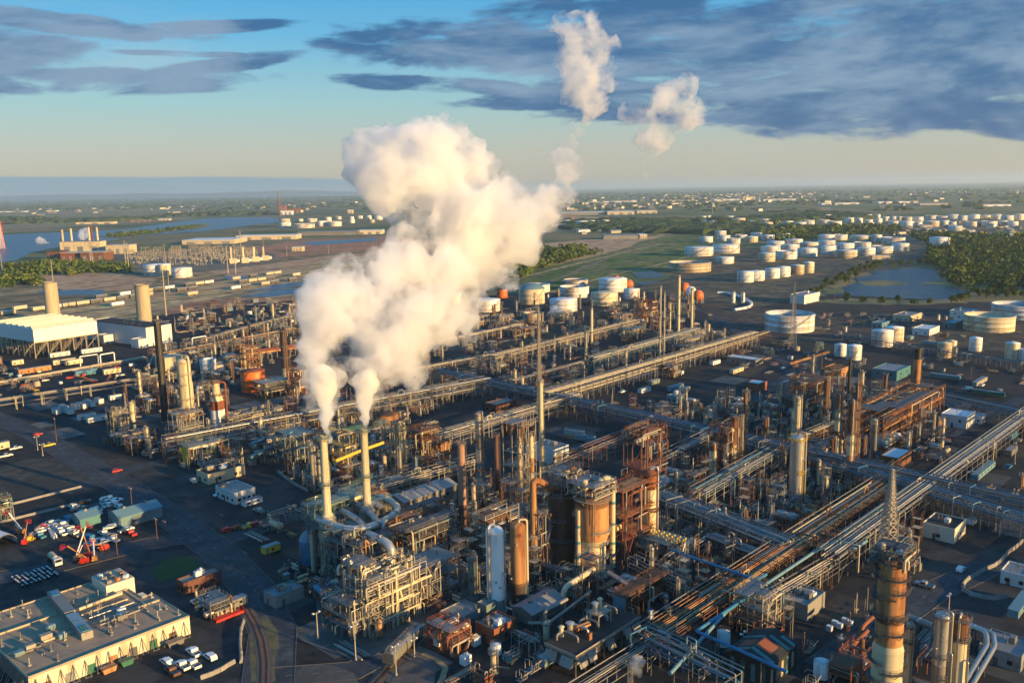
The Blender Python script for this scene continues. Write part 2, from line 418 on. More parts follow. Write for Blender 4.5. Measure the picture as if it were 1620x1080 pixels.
g_marsh = gmat('marsh grass', [(.22,.19,.08),(.12,.14,.05),(.3,.22,.11)], (.006,.02))
g_lawn = gmat('lawn', [(.03,.06,.018),(.045,.075,.022)], (.3,1.2))
g_sub = gmat('substation gravel', [(.16,.14,.11),(.10,.09,.07),(.2,.17,.12)], (.02,.1))
def water(name, col, sc=.25):
    m = bpy.data.materials.new(name); m.use_nodes = True; nt = m.node_tree; n = nt.nodes; l = nt.links
    b = n['Principled BSDF']; b.inputs['Base Color'].default_value = (*col, 1); b.inputs['Roughness'].default_value = .3; b.inputs['Specular IOR Level'].default_value = .3
    tc = n.new('ShaderNodeTexCoord'); nz = n.new('ShaderNodeTexNoise'); nz.inputs['Scale'].default_value = sc; nz.inputs['Detail'].default_value = 4
    l.new(tc.outputs['Object'], nz.inputs['Vector']); bp = n.new('ShaderNodeBump'); bp.inputs['Strength'].default_value = 1; bp.inputs['Distance'].default_value = 3
    l.new(nz.outputs['Fac'], bp.inputs['Height']); l.new(bp.outputs[0], b.inputs['Normal']); return m
w_riv = water('river water', (.012, .045, .09), .06); w_pond = water('pond water', (.014, .024, .03), .15)
sheet('ground', [(-45000,-3000),(45000,-3000),(45000,45000),(-45000,45000)], g_far, 0, 0, 1, world=True)
# bay and hills in the distance on the left
sheet('bay_water', [(-30000,16500),(-11000,17000),(-6500,18500),(-3000,22000),(800,30000),(-2000,45000),(-45000,45000),(-45000,16500)], w_riv, .5, .02, 6, world=True)
hl = MB(); N = 90
prof = [(-40000 + 42000 * i / N, 33000 + 900 * noise.noise((i * .11, 0, 3)), max(6, (150 + 90 * noise.noise((i * .17, 2, 1)) + 30 * noise.noise((i * .6, 5, 1))) * min(1, (N - i) / 12 + .05))) for i in range(N + 1)]
vs = []
for x, y, h in prof: vs += [(x, y - 1800, 0.4), (x, y - 700, h * .7), (x, y, h), (x, y + 2500, 0.4)]
hl._add(vs, [(4*i+k, 4*i+4+k, 4*i+5+k, 4*i+1+k) for i in range(N) for k in range(3)], True)
tag(hl.build('hills', gmat('wooded hills', [(.035,.055,.03),(.05,.065,.035)], (.002,.01))), kind='structure')
# broad far covers, photo pixel outlines laid on the ground
sheet('marsh_strip', [(-200,340),(0,334),(120,328),(330,330),(420,336),(300,341),(120,343),(-200,352)], g_marsh, .05)
sheet('brown_plain', [(-300,470),(-200,430),(60,424),(240,410),(330,392),(420,384),(520,378),(640,370),(800,380),(830,410),(800,440),(640,466),(420,474),(160,508),(0,550),(-150,580),(-300,600)], gmat('bare brown plain', [(.30,.19,.10),(.17,.15,.065),(.40,.28,.15),(.11,.10,.055)], (.004,.012,.03)), .045, .02, 4)
sheet('marsh_bank', [(-200,372),(0,363),(150,357),(330,345),(270,343),(120,351),(-200,360)], g_marsh, .06)
sheet('river', [(-260,378),(0,372),(60,369),(150,366),(205,362),(290,350),(335,345),(430,344),(470,349),(400,356),(330,365),(250,371),(205,376),(150,384),(100,390),(60,397),(25,412),(-60,424),(-300,440)], w_riv, .25, .02, 3)
sheet('river_island', [(150,375),(190,370),(255,363),(300,356),(333,355),(322,361),(260,368),(200,376),(165,378)], g_marsh, .4, .03, 3)
sheet('field_grass', [(795,452),(845,425),(950,398),(1062,372),(1100,372),(1105,392),(1085,412),(1050,425),(960,440),(900,452),(830,470)], g_grass, .10, .02, 5)
sheet('field_soil', [(760,440),(830,418),(960,388),(1005,377),(1060,371),(960,400),(850,425),(795,448)], g_dirt, .16, .02, 4)
sheet('soil_patch', [(860,385),(950,378),(1000,372),(960,392),(880,402)], g_dirt, .12, .03, 4)
sheet('soil_far', [(880,341),(1000,345),(1140,349),(1130,356),(1000,353),(890,352)], g_dirt, .11, .03, 4)
sheet('soil_yard', [(30,436),(110,428),(245,442),(235,456),(120,462),(60,452)], g_dirt, .12, .02, 4)
sheet('soil_flat', [(255,495),(300,478),(400,470),(478,474),(470,492),(380,500),(280,508)], g_red, .32, .02, 4)
sheet('soil_bank', [(330,430),(420,418),(520,405),(600,398),(640,405),(560,422),(450,428),(380,440)], g_dirt, .13, .02, 4)
sheet('soil_plain', [(380,395),(480,380),(620,374),(760,388),(700,402),(560,398),(430,408)], g_red, .09, .02, 4)
sheet('soil_berm', [(1180,470),(1280,474),(1400,480),(1480,486),(1420,500),(1300,496),(1200,486)], g_dirt, .34, .03, 4)
sheet('substation_yard', [(170,402),(300,394),(430,400),(440,416),(330,428),(200,420)], g_sub, .11, .02, 4)
sheet('rail_yard', [(-60,520),(0,507),(150,482),(310,452),(470,424),(560,408),(620,400),(640,412),(560,425),(470,446),(310,478),(150,508),(-60,542)], g_tan, .14, .01, 4)
for k, p in enumerate([[(395,462),(425,452),(478,446),(520,440),(520,446),(440,458)], [(380,470),(430,460),(490,454),(520,450),(520,458),(430,470)], [(60,462),(120,458),(165,459),(160,467),(80,468)], [(470,384),(600,376),(590,382),(500,388)], [(352,438),(385,436),(392,441),(362,444)]]):
    sheet('drainage_water', p, w_riv, .36, .03, 3)
g_olive = gmat('weedy strip', [(.13,.15,.045),(.09,.10,.04),(.22,.17,.08)], (.01,.04)); g_ashy = gmat('cinder strip', [(.06,.055,.05),(.10,.085,.065),(.04,.04,.04)], (.01,.05))
for k_, (x0_, y0_, x1_, y1_, w_, m_) in enumerate(((-80,474,520,410,9,g_tan),(-80,482,520,416,6,g_ashy),(-80,500,520,428,8,g_olive),(-80,515,520,436,10,g_tan),(-80,523,520,442,6,g_ashy),(-80,540,500,462,8,g_tan),(100,520,500,474,7,g_olive),(240,515,520,484,8,g_tan),(240,470,520,434,9,g_red),(300,440,640,400,10,g_tan),(420,412,760,380,9,g_olive),(60,446,260,436,10,g_tan),(380,425,600,404,7,g_tan),(820,440,1050,385,7,g_tan),(860,446,1090,395,6,g_olive),(900,452,1100,404,5,g_tan))):
    strip('soil_strip', [(x0_ + (x1_ - x0_) * i_ / 6, y0_ + (y1_ - y0_) * i_ / 6 + rs_.uniform(-1, 1)) for i_ in range(7)], w_, m_, .17 + .006 * k_)
sheet('tank_pond', [(1290,470),(1330,452),(1390,428),(1450,424),(1480,428),(1485,438),(1500,452),(1530,462),(1518,474),(1440,478),(1340,474)], w_pond, .38, .05, 7)
for p_ in ([(1355,446),(1395,444),(1442,449),(1400,453),(1370,452)], [(1455,447),(1500,444),(1512,455),(1478,452)], [(1285,478),(1340,472),(1440,476),(1520,472),(1530,480),(1400,483)], [(1290,466),(1330,448),(1345,450),(1310,470)]): sheet('reed_bank', p_, g_marsh, .43, .08, 6)
for q_, w_ in (([(1040,372),(1110,358),(1300,349),(1700,357)], 14), ([(860,333),(1300,337),(1700,331)], 22), ([(380,402),(560,394),(780,386)], 10), ([(900,328),(1010,356),(1060,371)], 12), ([(1290,388),(1480,384),(1700,392)], 9)): strip('road', q_, w_, g_tan, .55)
sheet('basin_water', [(1000,432),(1030,428),(1055,436),(1040,441),(1010,440)], w_pond, .39, .02, 3)
sheet('basin_water', [(1005,447),(1050,443),(1078,450),(1068,458),(1030,458)], w_pond, .39, .02, 3)
sheet('basin_water', [(1060,437),(1150,434),(1195,440),(1170,446),(1090,446)], w_pond, .39, .02, 3)
# the refinery pad, lots and roads
sheet('refinery_pad', [(-420,1180),(-300,760),(-120,600),(0,555),(160,512),(420,478),(600,470),(760,468),(900,462),(1010,452),(1120,440),(1180,402),(1290,388),(1480,386),(1500,412),(1300,430),(1290,465),(1540,478),(1800,480),(2500,560),(3000,900),(2400,1500),(600,1900),(-400,1500)], g_pad, .40, .004, 5)
sheet('tank_farm_ground', [(1000,458),(1060,440),(1110,405),(1180,392),(1300,384),(1480,380),(1515,408),(1440,422),(1330,436),(1292,466),(1200,486),(1110,480)], gmat('bunded gravel and weeds', [(.12,.10,.065),(.07,.08,.04),(.19,.14,.085),(.05,.05,.04)], (.008,.03,.05)), .404, .02, 5)
sheet('far_farm_ground', [(1190,366),(1300,356),(1650,352),(1700,372),(1480,378),(1250,376)], gmat('far gravel', [(.13,.11,.075),(.08,.09,.045),(.2,.15,.09)], (.006,.02)), .15, .02, 4)
sheet('east_yard', [(1110,480),(1200,488),(1330,500),(1560,490),(1700,520),(1720,570),(1500,548),(1330,540),(1220,540),(1130,515)], gmat('brown stained yard', [(.085,.065,.048),(.05,.045,.04),(.13,.09,.06),(.035,.035,.035)], (.012,.04,.1)), .405, .02, 5)
def lot(px, m, z=.42, name='lot', amp=.008): return sheet(name, px, m, z, amp, 3)
lot([(0,842),(150,800),(262,850),(225,862),(0,905)], g_yard)
lot([(-40,905),(240,860),(330,880),(420,960),(392,1082),(150,1130),(-80,1120)], g_yard, .425)
lot([(205,760),(300,700),(420,742),(480,790),(350,838),(262,812)], g_yard, .43)
lot([(665,690),(760,650),(860,610),(900,645),(860,660),(700,720)], g_yard, .44)
lot([(905,640),(1020,595),(1180,625),(1160,655),(1090,672),(960,668)], gmat('oily gravel lot', [(.032,.031,.03),(.06,.048,.035),(.024,.025,.026)], (.02,.15)), .445)
lot([(650,585),(760,548),(860,520),(900,535),(800,580),(680,612)], gmat('brown gravel lot', [(.06,.045,.032),(.04,.034,.028),(.08,.058,.038)], (.02,.12)), .447)
lot([(1440,840),(1530,880),(1620,850),(1700,960),(1560,1040),(1430,960)], g_yard, .45)
lot([(-20,745),(40,728),(120,722),(240,735),(160,772),(0,800)], g_tan if False else gmat('worn gravel yard', [(.05,.048,.044),(.085,.075,.06),(.036,.036,.036)], (.04,.2)), .452)
RZ = .46
strip('road', [(-60,640),(60,690),(170,755),(262,812),(345,872),(400,930),(432,1000),(420,1120)], 13, g_road, RZ)
strip('road', [(345,858),(420,832),(520,800),(560,785)], 11, g_road, RZ + .004)
strip('road', [(-60,925),(60,905),(230,862),(340,845)], 11, g_road, RZ + .008)
strip('road', [(400,1075),(560,1062),(650,1010),(740,965),(800,935)], 9, g_road, RZ + .012)
strip('road', [(100,780),(200,745),(262,730),(420,690)], 9, g_road, RZ + .016)
strip('road', [(1700,900),(1560,900),(1470,940),(1400,990),(1300,1060)], 10, g_road, RZ + .02)
strip('road', [(900,640),(1060,690),(1180,640),(1300,560)], 8, g_road, RZ + .024)
strip('road', [(1500,690),(1620,630),(1760,600)], 8, g_road, RZ + .028)
strip('road', [(1060,470),(1130,500),(1190,545),(1250,580)], 6, g_road, RZ + .032)
strip('road', [(1120,440),(1200,436),(1290,425),(1340,410)], 6, g_road, RZ + .036)
for nm_, pts_, w_ in (('kerb', [(-60,640),(60,690),(170,755),(262,812),(345,872),(400,930),(432,1000),(420,1120)], 13), ('kerb', [(345,858),(420,832),(520,800),(560,785)], 11), ('kerb', [(-60,925),(60,905),(230,862),(340,845)], 11), ('kerb', [(400,1075),(560,1062),(650,1010),(740,965),(800,935)], 9), ('kerb', [(1700,900),(1560,900),(1470,940),(1400,990),(1300,1060)], 10)):
    P_ = [at(*q_) for q_ in pts_]
    for s_ in (-1, 1):
        O_ = []
        for i_, p_ in enumerate(P_): d_ = (P_[min(i_+1, len(P_)-1)] - P_[max(i_-1, 0)]).normalized(); O_.append(p_ + Vector((-d_.y, d_.x)) * s_ * (w_ / 2 + .2))
        kb_ = MB()
        for a_, b_ in zip(O_, O_[1:]): dd_ = b_ - a_; kb_.bc((a_.x + b_.x) / 2, (a_.y + b_.y) / 2, .4, dd_.length, .22, .16, math.atan2(dd_.y, dd_.x))
        tag(kb_.build(nm_, M['ballast']), kind='structure')
for nm_, pts_, st_ in (('road_marking', [(60,690),(170,755),(262,812),(345,872),(400,930),(432,1000)], 6), ('road_marking', [(-60,925),(60,905),(230,862),(340,845)], 6), ('road_marking', [(400,1075),(560,1062),(650,1010),(740,965)], 6), ('road_marking', [(1560,900),(1470,940),(1400,990),(1300,1060)], 6)):
    mk_ = MB(); P_ = [at(*q_) for q_ in pts_]
    for a_, b_ in zip(P_, P_[1:]):
        d_ = b_ - a_; n_ = int(d_.length / st_)
        for i_ in range(n_):
            if rs_.random() < .8: c_ = a_ + d_ * ((i_ + .5) / n_); mk_.bc(c_.x, c_.y, .50, 2.4, .16, .006, math.atan2(d_.y, d_.x))
    tag(mk_.build(nm_, mat('worn road paint', (.34,.33,.30), .8, 0, (.06,.06,.06), .7, 1.5)), kind='structure')
strip('railway', [(760,500),(850,455),(1000,392),(1070,371)], 6, mat('track ballast strip', (.20,.15,.11), .95, 0, (.12,.09,.07), .5, .3), .2)
sheet('lawn', [(240,903),(262,886),(300,880),(318,897),(280,915),(250,922)], g_lawn, .49, .02, 3)
sheet('grass_patch', [(395,985),(420,975),(440,1000),(436,1080),(398,1080)], gmat('dry verge', [(.16,.13,.06),(.09,.085,.05)], (.2,.8)), .475, .03, 3)
# kerbed process apron
slabs = [gmat('slab concrete ' + n_, c_, (.12, .6), .9, .5, .25, .06) for n_, c_ in (('grey', [(.075,.073,.07),(.05,.05,.05)]), ('brown', [(.062,.05,.038),(.04,.035,.03)]), ('dark', [(.016,.018,.021),(.028,.028,.03)]), ('pale', [(.14,.13,.115),(.08,.078,.074)]))]
su0 = at(-60, 1000).dot(U) - 60
for i_ in range(-8, 22):
    for j_ in range(0, 26):
        c_ = U * (i_ * 26 + 10) + V * (j_ * 26 - 60); x_, y_, _ = proj(c_.x, c_.y, 0)
        if not (-80 < x_ < 1700 and 520 < y_ < 1100) or rs_.random() < .42: continue
        c_ += U * rs_.uniform(-4, 4) + V * rs_.uniform(-4, 4); a_, b_ = rs_.uniform(5, 12), rs_.uniform(4, 12)
        sheet('concrete_slab', [c_ - U * a_ - V * b_, c_ + U * a_ - V * b_, c_ + U * a_ + V * b_, c_ - U * a_ + V * b_], rs_.choice(slabs), .408, .02, 3, world=True)
conc = M['conc']
ap = [at(*p) for p in [(500,955),(507,1003),(528,1030),(556,1046),(590,1040),(760,958),(745,925),(560,860)]]
a = MB(); a.prism([tuple(p) for p in ap][::-1], .3, .62); tag(a.build('concrete_apron', gmat('apron concrete', [(.13,.12,.105),(.085,.08,.072)], (.1,.6))), kind='structure')
# ---------------------------------------------------------------- steam
def vol(name, dens, aniso=.35, col=(.995,.99,.985), sc=.075, lo=.37, hi=.58, base=.0):
    """steam: a cloud density eaten into by noise, so that edges tear and soften"""
    m = bpy.data.materials.new(name); m.use_nodes = True; nt = m.node_tree; q = nt.nodes; l = nt.links
    q.remove(q['Principled BSDF']); p = q.new('ShaderNodeVolumePrincipled')
    p.inputs['Color'].default_value = (*col, 1); p.inputs['Anisotropy'].default_value = aniso
    tc = q.new('ShaderNodeTexCoord'); nz = q.new('ShaderNodeTexNoise'); nz.inputs['Scale'].default_value = sc; nz.inputs['Detail'].default_value = 5
    nz.inputs['Roughness'].default_value = .68; l.new(tc.outputs['Object'], nz.inputs['Vector'])
    r = q.new('ShaderNodeMapRange'); l.new(nz.outputs['Fac'], r.inputs[0])
    for i, k in enumerate((lo, hi, dens * base, dens)): r.inputs[i + 1].default_value = k
    l.new(r.outputs[0], p.inputs['Density'])
    l.new(p.outputs[0], q['Material Output'].inputs['Volume'])
    return m
def puff(name, blobs, voxel, m, disp=.32, fs=.045, fine=.12, label='', squash=1.0, seed=0.0):
    b = MB()
    for px, py, r, d in blobs:
        r *= 1.06
        d += 29; c = dp(px, py, d); rr = r * d / F
        k = 10
        pr = [(max(1e-3, rr * math.sin(math.pi * i / k)), c.z - rr * math.cos(math.pi * i / k)) for i in range(k + 1)]
        b.lathe(pr, 14, c.x, c.y)
    o = b.build(name, m)
    rm = o.modifiers.new('r', 'REMESH'); rm.mode = 'VOXEL'; rm.voxel_size = voxel; rm.use_smooth_shade = True
    dg = bpy.context.evaluated_depsgraph_get(); me = bpy.data.meshes.new_from_object(o.evaluated_get(dg))
    o.modifiers.clear(); old = o.data; o.data = me; bpy.data.meshes.remove(old)
    me.name = name
    nrm = [v.normal.copy() for v in me.vertices]
    S = Vector((seed, seed * .7, seed * 1.3))
    for v, nn in zip(me.vertices, nrm):
        p = v.co
        a = noise.turbulence(p * fs + S, 4, True, noise_basis='PERLIN_ORIGINAL') if False else 0
        big = 1 - abs(noise.noise(p * fs + S)) * 2.2              # billow: rounded bumps with sharp creases
        mid = 1 - abs(noise.noise(p * fs * 2.3 + S * 2)) * 2.2
        sml = 1 - abs(noise.noise(p * fs * 5.1 + S * 3)) * 2.2
        wsp = noise.noise(p * fs * 11 + S)
        v.co = p + nn * disp * (6.5 * (big - .45) + 4.6 * (mid - .45) + 2.6 * (sml - .45) + fine * 6 * wsp)
    me.materials.clear(); me.materials.append(m)
    for pg in me.polygons: pg.use_smooth = True
    return tag(o, label, 'steam')
V_core = vol('dense steam', VD, base=.03, sc=.06, lo=.415, hi=.55); V_thin = vol('thin steam', VD * 1.2, sc=.11, lo=.42, hi=.66); V_wisp = vol('wispy steam', VD * 1.25, sc=.10, lo=.45, hi=.68)
jets = [[(520.5,693,5.5,258),(519.5,683,6.5,258),(518,670,8,259),(516,656,9.5,260),(514,642,11.5,261),(512.5,628,14,262),(511.5,612,17,263),(511,596,19,264)], [(578.5,679,5.5,268),(577.5,669,7,268),(576.5,658,8.5,269),(576,645,11,269),(577,632,13.5,270),(579,617,17,271),(582,602,20,272)]]
V_jet = vol('steam jet', 1.0, base=.4, lo=.33, hi=.6, sc=.13)
for k, j in enumerate(jets): puff('steam_jet', j, .7, V_jet, .2, .09, .2, ['left', 'right'][k] + ' white steam jet leaving its buff stack', seed=2.0 + k)
lower = [(511,622,18,262),(510,608,22,263),(508,597,24,264),(505,567,29,266),(508,537,35,268),(515,502,42,270),(520,467,40,274),(545,445,34,278),
 (579,628,19,270),(590,602,34,272),(610,577,38,275),(628,547,42,278),(650,560,24,280),(600,530,46,280),(640,510,48,284),(585,490,48,284),(690,500,38,290),(715,480,36,295),(735,500,26,298),(728,470,30,300),(690,530,28,292),(655,590,22,280),(668,560,22,284),(670,460,46,295),(610,450,46,290),(560,470,45,282),(645,435,42,296),(700,440,42,300)]
upper = [(645,410,30,300),(640,385,22,302),(720,402,56,310),(770,402,42,318),(680,372,40,310),(740,350,58,318),(800,350,62,325),(840,332,40,330),(800,312,33,330),(700,312,58,320),(640,292,62,318),(600,250,46,318),(650,232,48,320),(700,242,48,322),(740,262,42,325),(622,215,27,320),(690,207,22,322),(703,190,11,322),(770,265,20,330),(865,312,26,335),(785,430,22,315),(760,430,24,315)]
puff('steam_plume', lower, 1.2, V_core, .78, .05, .14, 'thick white steam pouring from the two buff stacks and merging', seed=1.0)
puff('steam_plume', upper, 1.4, V_core, .78, .042, .14, 'large pinkish white steam billow drifting above the twin stack plume', seed=4.0)
puff('steam_wisp', [(880,300,20,338),(892,275,18,342),(893,250,16,345),(900,225,11,350),(912,200,9,352),(905,262,14,345),(905,310,12,340)], 1.3, V_thin, .5, .06, .3, 'faint steam wisp rising from the right end of the billow', seed=7.0)
puff('steam_puff', [(915,60,32,360),(930,95,40,362),(928,135,34,364),(902,40,22,358),(940,165,22,366),(958,85,18,362),(950,125,24,364),(890,40,14,358)], 1.5, V_wisp, .75, .055, .25, 'torn steam puff hanging highest against the dark cloud', seed=11.0)
puff('steam_puff', [(1062,172,33,372),(1042,197,30,372),(1078,150,24,372),(1088,178,22,372),(1032,228,23,372),(1027,255,16,372),(1024,275,10,372),(1087,135,14,372),(1037,212,26,372),(990,185,13,372),(1010,181,14,372)], 1.4, V_wisp, .55, .06, .25, 'slanting steam puff standing apart on the right', seed=15.0)
puff('steam_wisp', [(752,470,14,330),(770,452,20,345),(745,500,10,320),(800,440,22,350),(738,520,8,310)], 1.3, V_thin, .5, .06, .3, 'thin steam veil trailing in front of the white tanks', seed=18.0)
# ---------------------------------------------------------------- generators
OCC = []                                # occupied discs (x, y, r) so that fillers keep clear
def occ(p, r): OCC.append((p[0], p[1], r))
def free(p, r):
    return all((p[0]-x)**2 + (p[1]-y)**2 > (r+q)**2 for x, y, q in OCC)
def Q(px, py, z): p = at(px, py, z); return Vector((p.x, p.y, z))
def loc2(p, o, rz=TH):                  # world point to a thing's local frame
    c, s = math.cos(-rz), math.sin(-rz); x, y = p[0] - o[0], p[1] - o[1]
    return (x * c - y * s, x * s + y * c)
GZ = .42                                # pad level
def ringplat(b, r, z, wdt, a0, a1, n=14, thick=.12):
    b.lathe([(r, z), (r + wdt, z), (r + wdt, z + thick), (r, z + thick), (r, z)], n, sm=False, a0=a0, a1=a1)
def ringrail(b, r, z, a0, a1, n=14, w=.07):
    pts = [(r * math.cos(a0 + (a1-a0)*i/n), r * math.sin(a0 + (a1-a0)*i/n)) for i in range(n + 1)]
    b.rail(pts, z, 1.15, w, step=9)
def ladder(b, x, y, z0, z1, w=.5, dx=0.0, dy=1.0, cage=True):
    for k in (-1, 1): b.bar((x + dx*w*k*.5, y + dy*w*k*.5, z0), (x + dx*w*k*.5, y + dy*w*k*.5, z1), .07)
    z = z0
    while z < z1:
        b.bar((x - dx*w*.5, y - dy*w*.5, z), (x + dx*w*.5, y + dy*w*.5, z), .05); z += .9
# ---- storage tanks
TT = {}
def tank_tpl(style, sm, rm):
    """unit tank (radius 1, height 1): shell, roof, wind girder, stair, nozzle"""
    k = (style, sm, rm)
    if k in TT: return None
    t = thing('storage_tank', 'x', 'tank', (0, 0), 0)
    b = MB()
    if style == 'open':
        b.lathe([(1, 0), (1, .32), (1.006, .325), (1, .33), (1, .65), (1.006, .655), (1, .66), (1, 1), (.985, 1), (.985, .70)], 40)
    else: b.lathe([(1, 0), (1, .32), (1.006, .325), (1, .33), (1, .65), (1.006, .655), (1, .66), (1, 1)], 40)
    b.build('shell', M.get('t_' + sm, M[sm]), t)
    r = MB()
    if style == 'open': r.lathe([(.984, .74), (.90, .76), (.86, .73), (1e-3, .72)], 40)
    elif style == 'cone': r.lathe([(1.012, .998), (1.012, 1.008), (.5, 1.07), (1e-3, 1.12)], 40)
    else: r.lathe([(1.012, .998), (.9, 1.10), (.7, 1.22), (.4, 1.32), (1e-3, 1.36)], 40)
    r.build('roof', M[rm], t)
    g = MB()
    if style == 'open': g.lathe([(1.0, .90), (1.035, .90), (1.035, .912), (1.0, .912)], 40, sm=False)
    else: g.lathe([(1.0, .985), (1.012, .985), (1.012, 1.0), (1.0, 1.0)], 40, sm=False)
    g.build('wind_girder' if style == 'open' else 'roof_rail', M[sm], t)
    s = MB(); n = 16
    for i in range(n):
        a0, a1 = -2.6 + 1.1 * i / n, -2.6 + 1.1 * (i + 1) / n; z0, z1 = i / n, (i + 1) / n
        for z in (0, .05): s.bar((1.04 * math.cos(a0), 1.04 * math.sin(a0), z0 + z), (1.04 * math.cos(a1), 1.04 * math.sin(a1), z1 + z), .012)
        s.bar((1.0 * math.cos(a1), 1.0 * math.sin(a1), z1), (1.05 * math.cos(a1), 1.05 * math.sin(a1), z1), .015)
    s.build('stair', M['galv'], t)
    p = MB(); p.tube([(.95, -.5, .06), (1.25, -.62, .06), (1.25, -.62, -.0)], .02, 6); p.tube([(.6, -.85, .1), (.8, -1.15, .1), (1.1, -1.2, .1)], .018, 6)
    p.build('nozzle', M['silverw'], t)
    TT[k] = t; return t
def tank(l, r, t, b, style='cone', sm='white', rm='white', label=None, cat='tank', group=None, name='storage_tank', lmk=None, z=GZ):
    cx = (l + r) / 2; m = mpp(cx, b); p0 = at(cx, b); dep = math.atan2(CAMH, p0.length)
    rad = (r - l) * m / 2; p = p0 + p0.normalized() * rad
    m2 = mpp(*proj(p.x, p.y, 0)[:2]); rad = (r - l) * m2 / 2; p = p0 + p0.normalized() * rad
    minor = 2 * rad * math.sin(dep) / m2
    top = t + (minor if style == 'open' else minor * .55)
    h = max(2.5, (b - top) * mpp(cx, b) / math.cos(dep))
    if h / rad > 4: h = rad * 4
    o = tank_tpl(style, sm, rm); z0 = z if p.length < 1500 else .05
    if o is None: o = dup(TT[(style, sm, rm)], p, rnd.uniform(-.6, 1.2), z=z0)
    else: o.location = (p.x, p.y, z0); o.rotation_euler.z = rnd.uniform(-.6, 1.2)
    o.scale = (rad, rad, h)
    if o.name.split('.')[0] != name: o.name = name
    tag(o, label, cat, group); occ(p, rad + 2)
    if group is None and 'group' in o: del o['group']
    if lmk: lm(lmk, p)
    return o
# ---- columns and stacks
def column(px, pyb, pyt, wpx, label, shell='silver', bands=None, nplat=3, top='dome', cat='column', name='distillation_column', pxt=None, lmk=None,
           pipe='silverw', plat='galv', r=None, h=None, p=None, group=None, cone=None, lad=True, skirt=None, seed=None, n=18, seams=0):
    rr = random.Random(seed if seed is not None else int(px * 31 + pyb))
    p = at(px, pyb) if p is None else p
    r = wpx * mpp(px, pyb) / 2 if r is None else r
    h = ht(px, pyb, pyt, pxt) - GZ if h is None else h
    t = thing(name, label, cat, p, rr.uniform(-.3, .3), group, GZ)
    hd = r * .5 if top == 'dome' else 0
    zs = h - hd
    prof = cone or [(1, 0), (1, 1)]
    def rad(z):
        q = z / zs
        for (r0, z0), (r1, z1) in zip(prof, prof[1:]):
            if q <= z1 + 1e-6: return r * (r0 + (r1 - r0) * (q - z0) / max(1e-6, z1 - z0))
        return r * prof[-1][0]
    bl = bands or [(0, 1, shell)]
    for z0, z1, mm in bl:
        b = MB(); zz = sorted({z0 * zs, z1 * zs, *[pz * zs for _, pz in prof if z0 < pz < z1]})
        pr = [(rad(q), q) for q in zz]
        b.lathe(pr, n)
        if seams:
            q = z0 * zs + seams
            while q < z1 * zs: b.lathe([(rad(q), q - .06), (rad(q) + .05, q - .06), (rad(q) + .05, q + .06), (rad(q), q + .06)], n); q += seams
        if z1 >= .999:
            if top == 'dome': b.dome(rad(zs), zs, hd, n)
            elif top == 'open': b.lathe([(rad(zs), zs), (rad(zs) * .86, zs), (rad(zs) * .86, zs - 3 * r)], n); b.lathe([(rad(zs) * .86, zs - 2.5 * r), (1e-3, zs - 2.5 * r)], n)
            else: b.lathe([(rad(zs), zs), (1e-3, zs + .01)], n)
        b.build('shell' if (z0, z1) == (0, 1) or mm == shell else 'shell_band', M[mm], t)
    if skirt: b = MB(); b.lathe([(r * 1.03, 0), (r * 1.03, skirt)], n); b.build('skirt', M['conc'], t)
    f = MB(); f.lathe([(r * 1.35, 0), (r * 1.35, .5), (r * .9, .52)], 8, sm=False); f.build('base_ring', M['conc'], t)
    pw = max(.6, min(1.1, r * .4)); za = []
    for i in range(nplat):
        z = zs * (.985 if i == nplat - 1 else (i + 1) / nplat * .97 + rr.uniform(-.03, .03)); za.append(z)
        a0 = rr.uniform(0, 6.28); sp = rr.uniform(2.2, 4.2) if i < nplat - 1 else 6.28
        b = MB(); ringplat(b, rad(z) * .99, z, pw, a0, a0 + sp); ringrail(b, rad(z) + pw, z, a0, a0 + sp, 12, .08)
        for k in range(5):
            a = a0 + sp * (k + .5) / 5; b.bar((rad(z) * math.cos(a), rad(z) * math.sin(a), z - pw), ((rad(z) + pw) * math.cos(a), (rad(z) + pw) * math.sin(a), z), .1)
        b.build('platform', M[plat], t)
    if lad and h > 6:
        b = MB(); a = -.9 + rr.uniform(-.5, .5)
        for i in range(0, int(zs / 6) + 1):
            z0, z1 = i * 6, min(zs, i * 6 + 6)
            if z1 - z0 < 1: break
            x, y = (rad(z0) + .55) * math.cos(a), (rad(z0) + .55) * math.sin(a); ladder(b, x, y, z0, z1, .6, -math.sin(a), math.cos(a))
        b.build('ladder', M[plat], t)
    if pipe and top == 'dome':
        for k in range(2 if r > 1 else 1):
            a = rr.uniform(-2.4, .6) + k * 1.2; R2 = r + .45 + .5 * k; pr = max(.14, r * (.17 - .05 * k))
            ztop = h + r * .35 if k == 0 else zs * rr.uniform(.5, .8)
            c, s = math.cos(a), math.sin(a); b = MB()
            st = (c * r * .15, s * r * .15, h - .1) if k == 0 else (c * r * .9, s * r * .9, ztop)
            b.tube([st, (st[0], st[1], ztop), (c * R2, s * R2, ztop), (c * R2, s * R2, 2.2), (c * (R2 + 3), s * (R2 + 3), 2.2)], pr, 8)
            b.build('overhead_pipe' if k == 0 else 'side_pipe', M[pipe], t)
        b = MB()
        for k in range(int(4 + r)):
            a, z = rr.uniform(0, 6.28), zs * rr.uniform(.08, .95); c, s = math.cos(a), math.sin(a)
            b.cyl((c * r * .9, s * r * .9, z), (c * (r + .35), s * (r + .35), z), .3, n=8)
        b.build('nozzle', M[pipe], t)
    occ(p, r + 1.5)
    if lmk: lm(lmk, p)
    return t
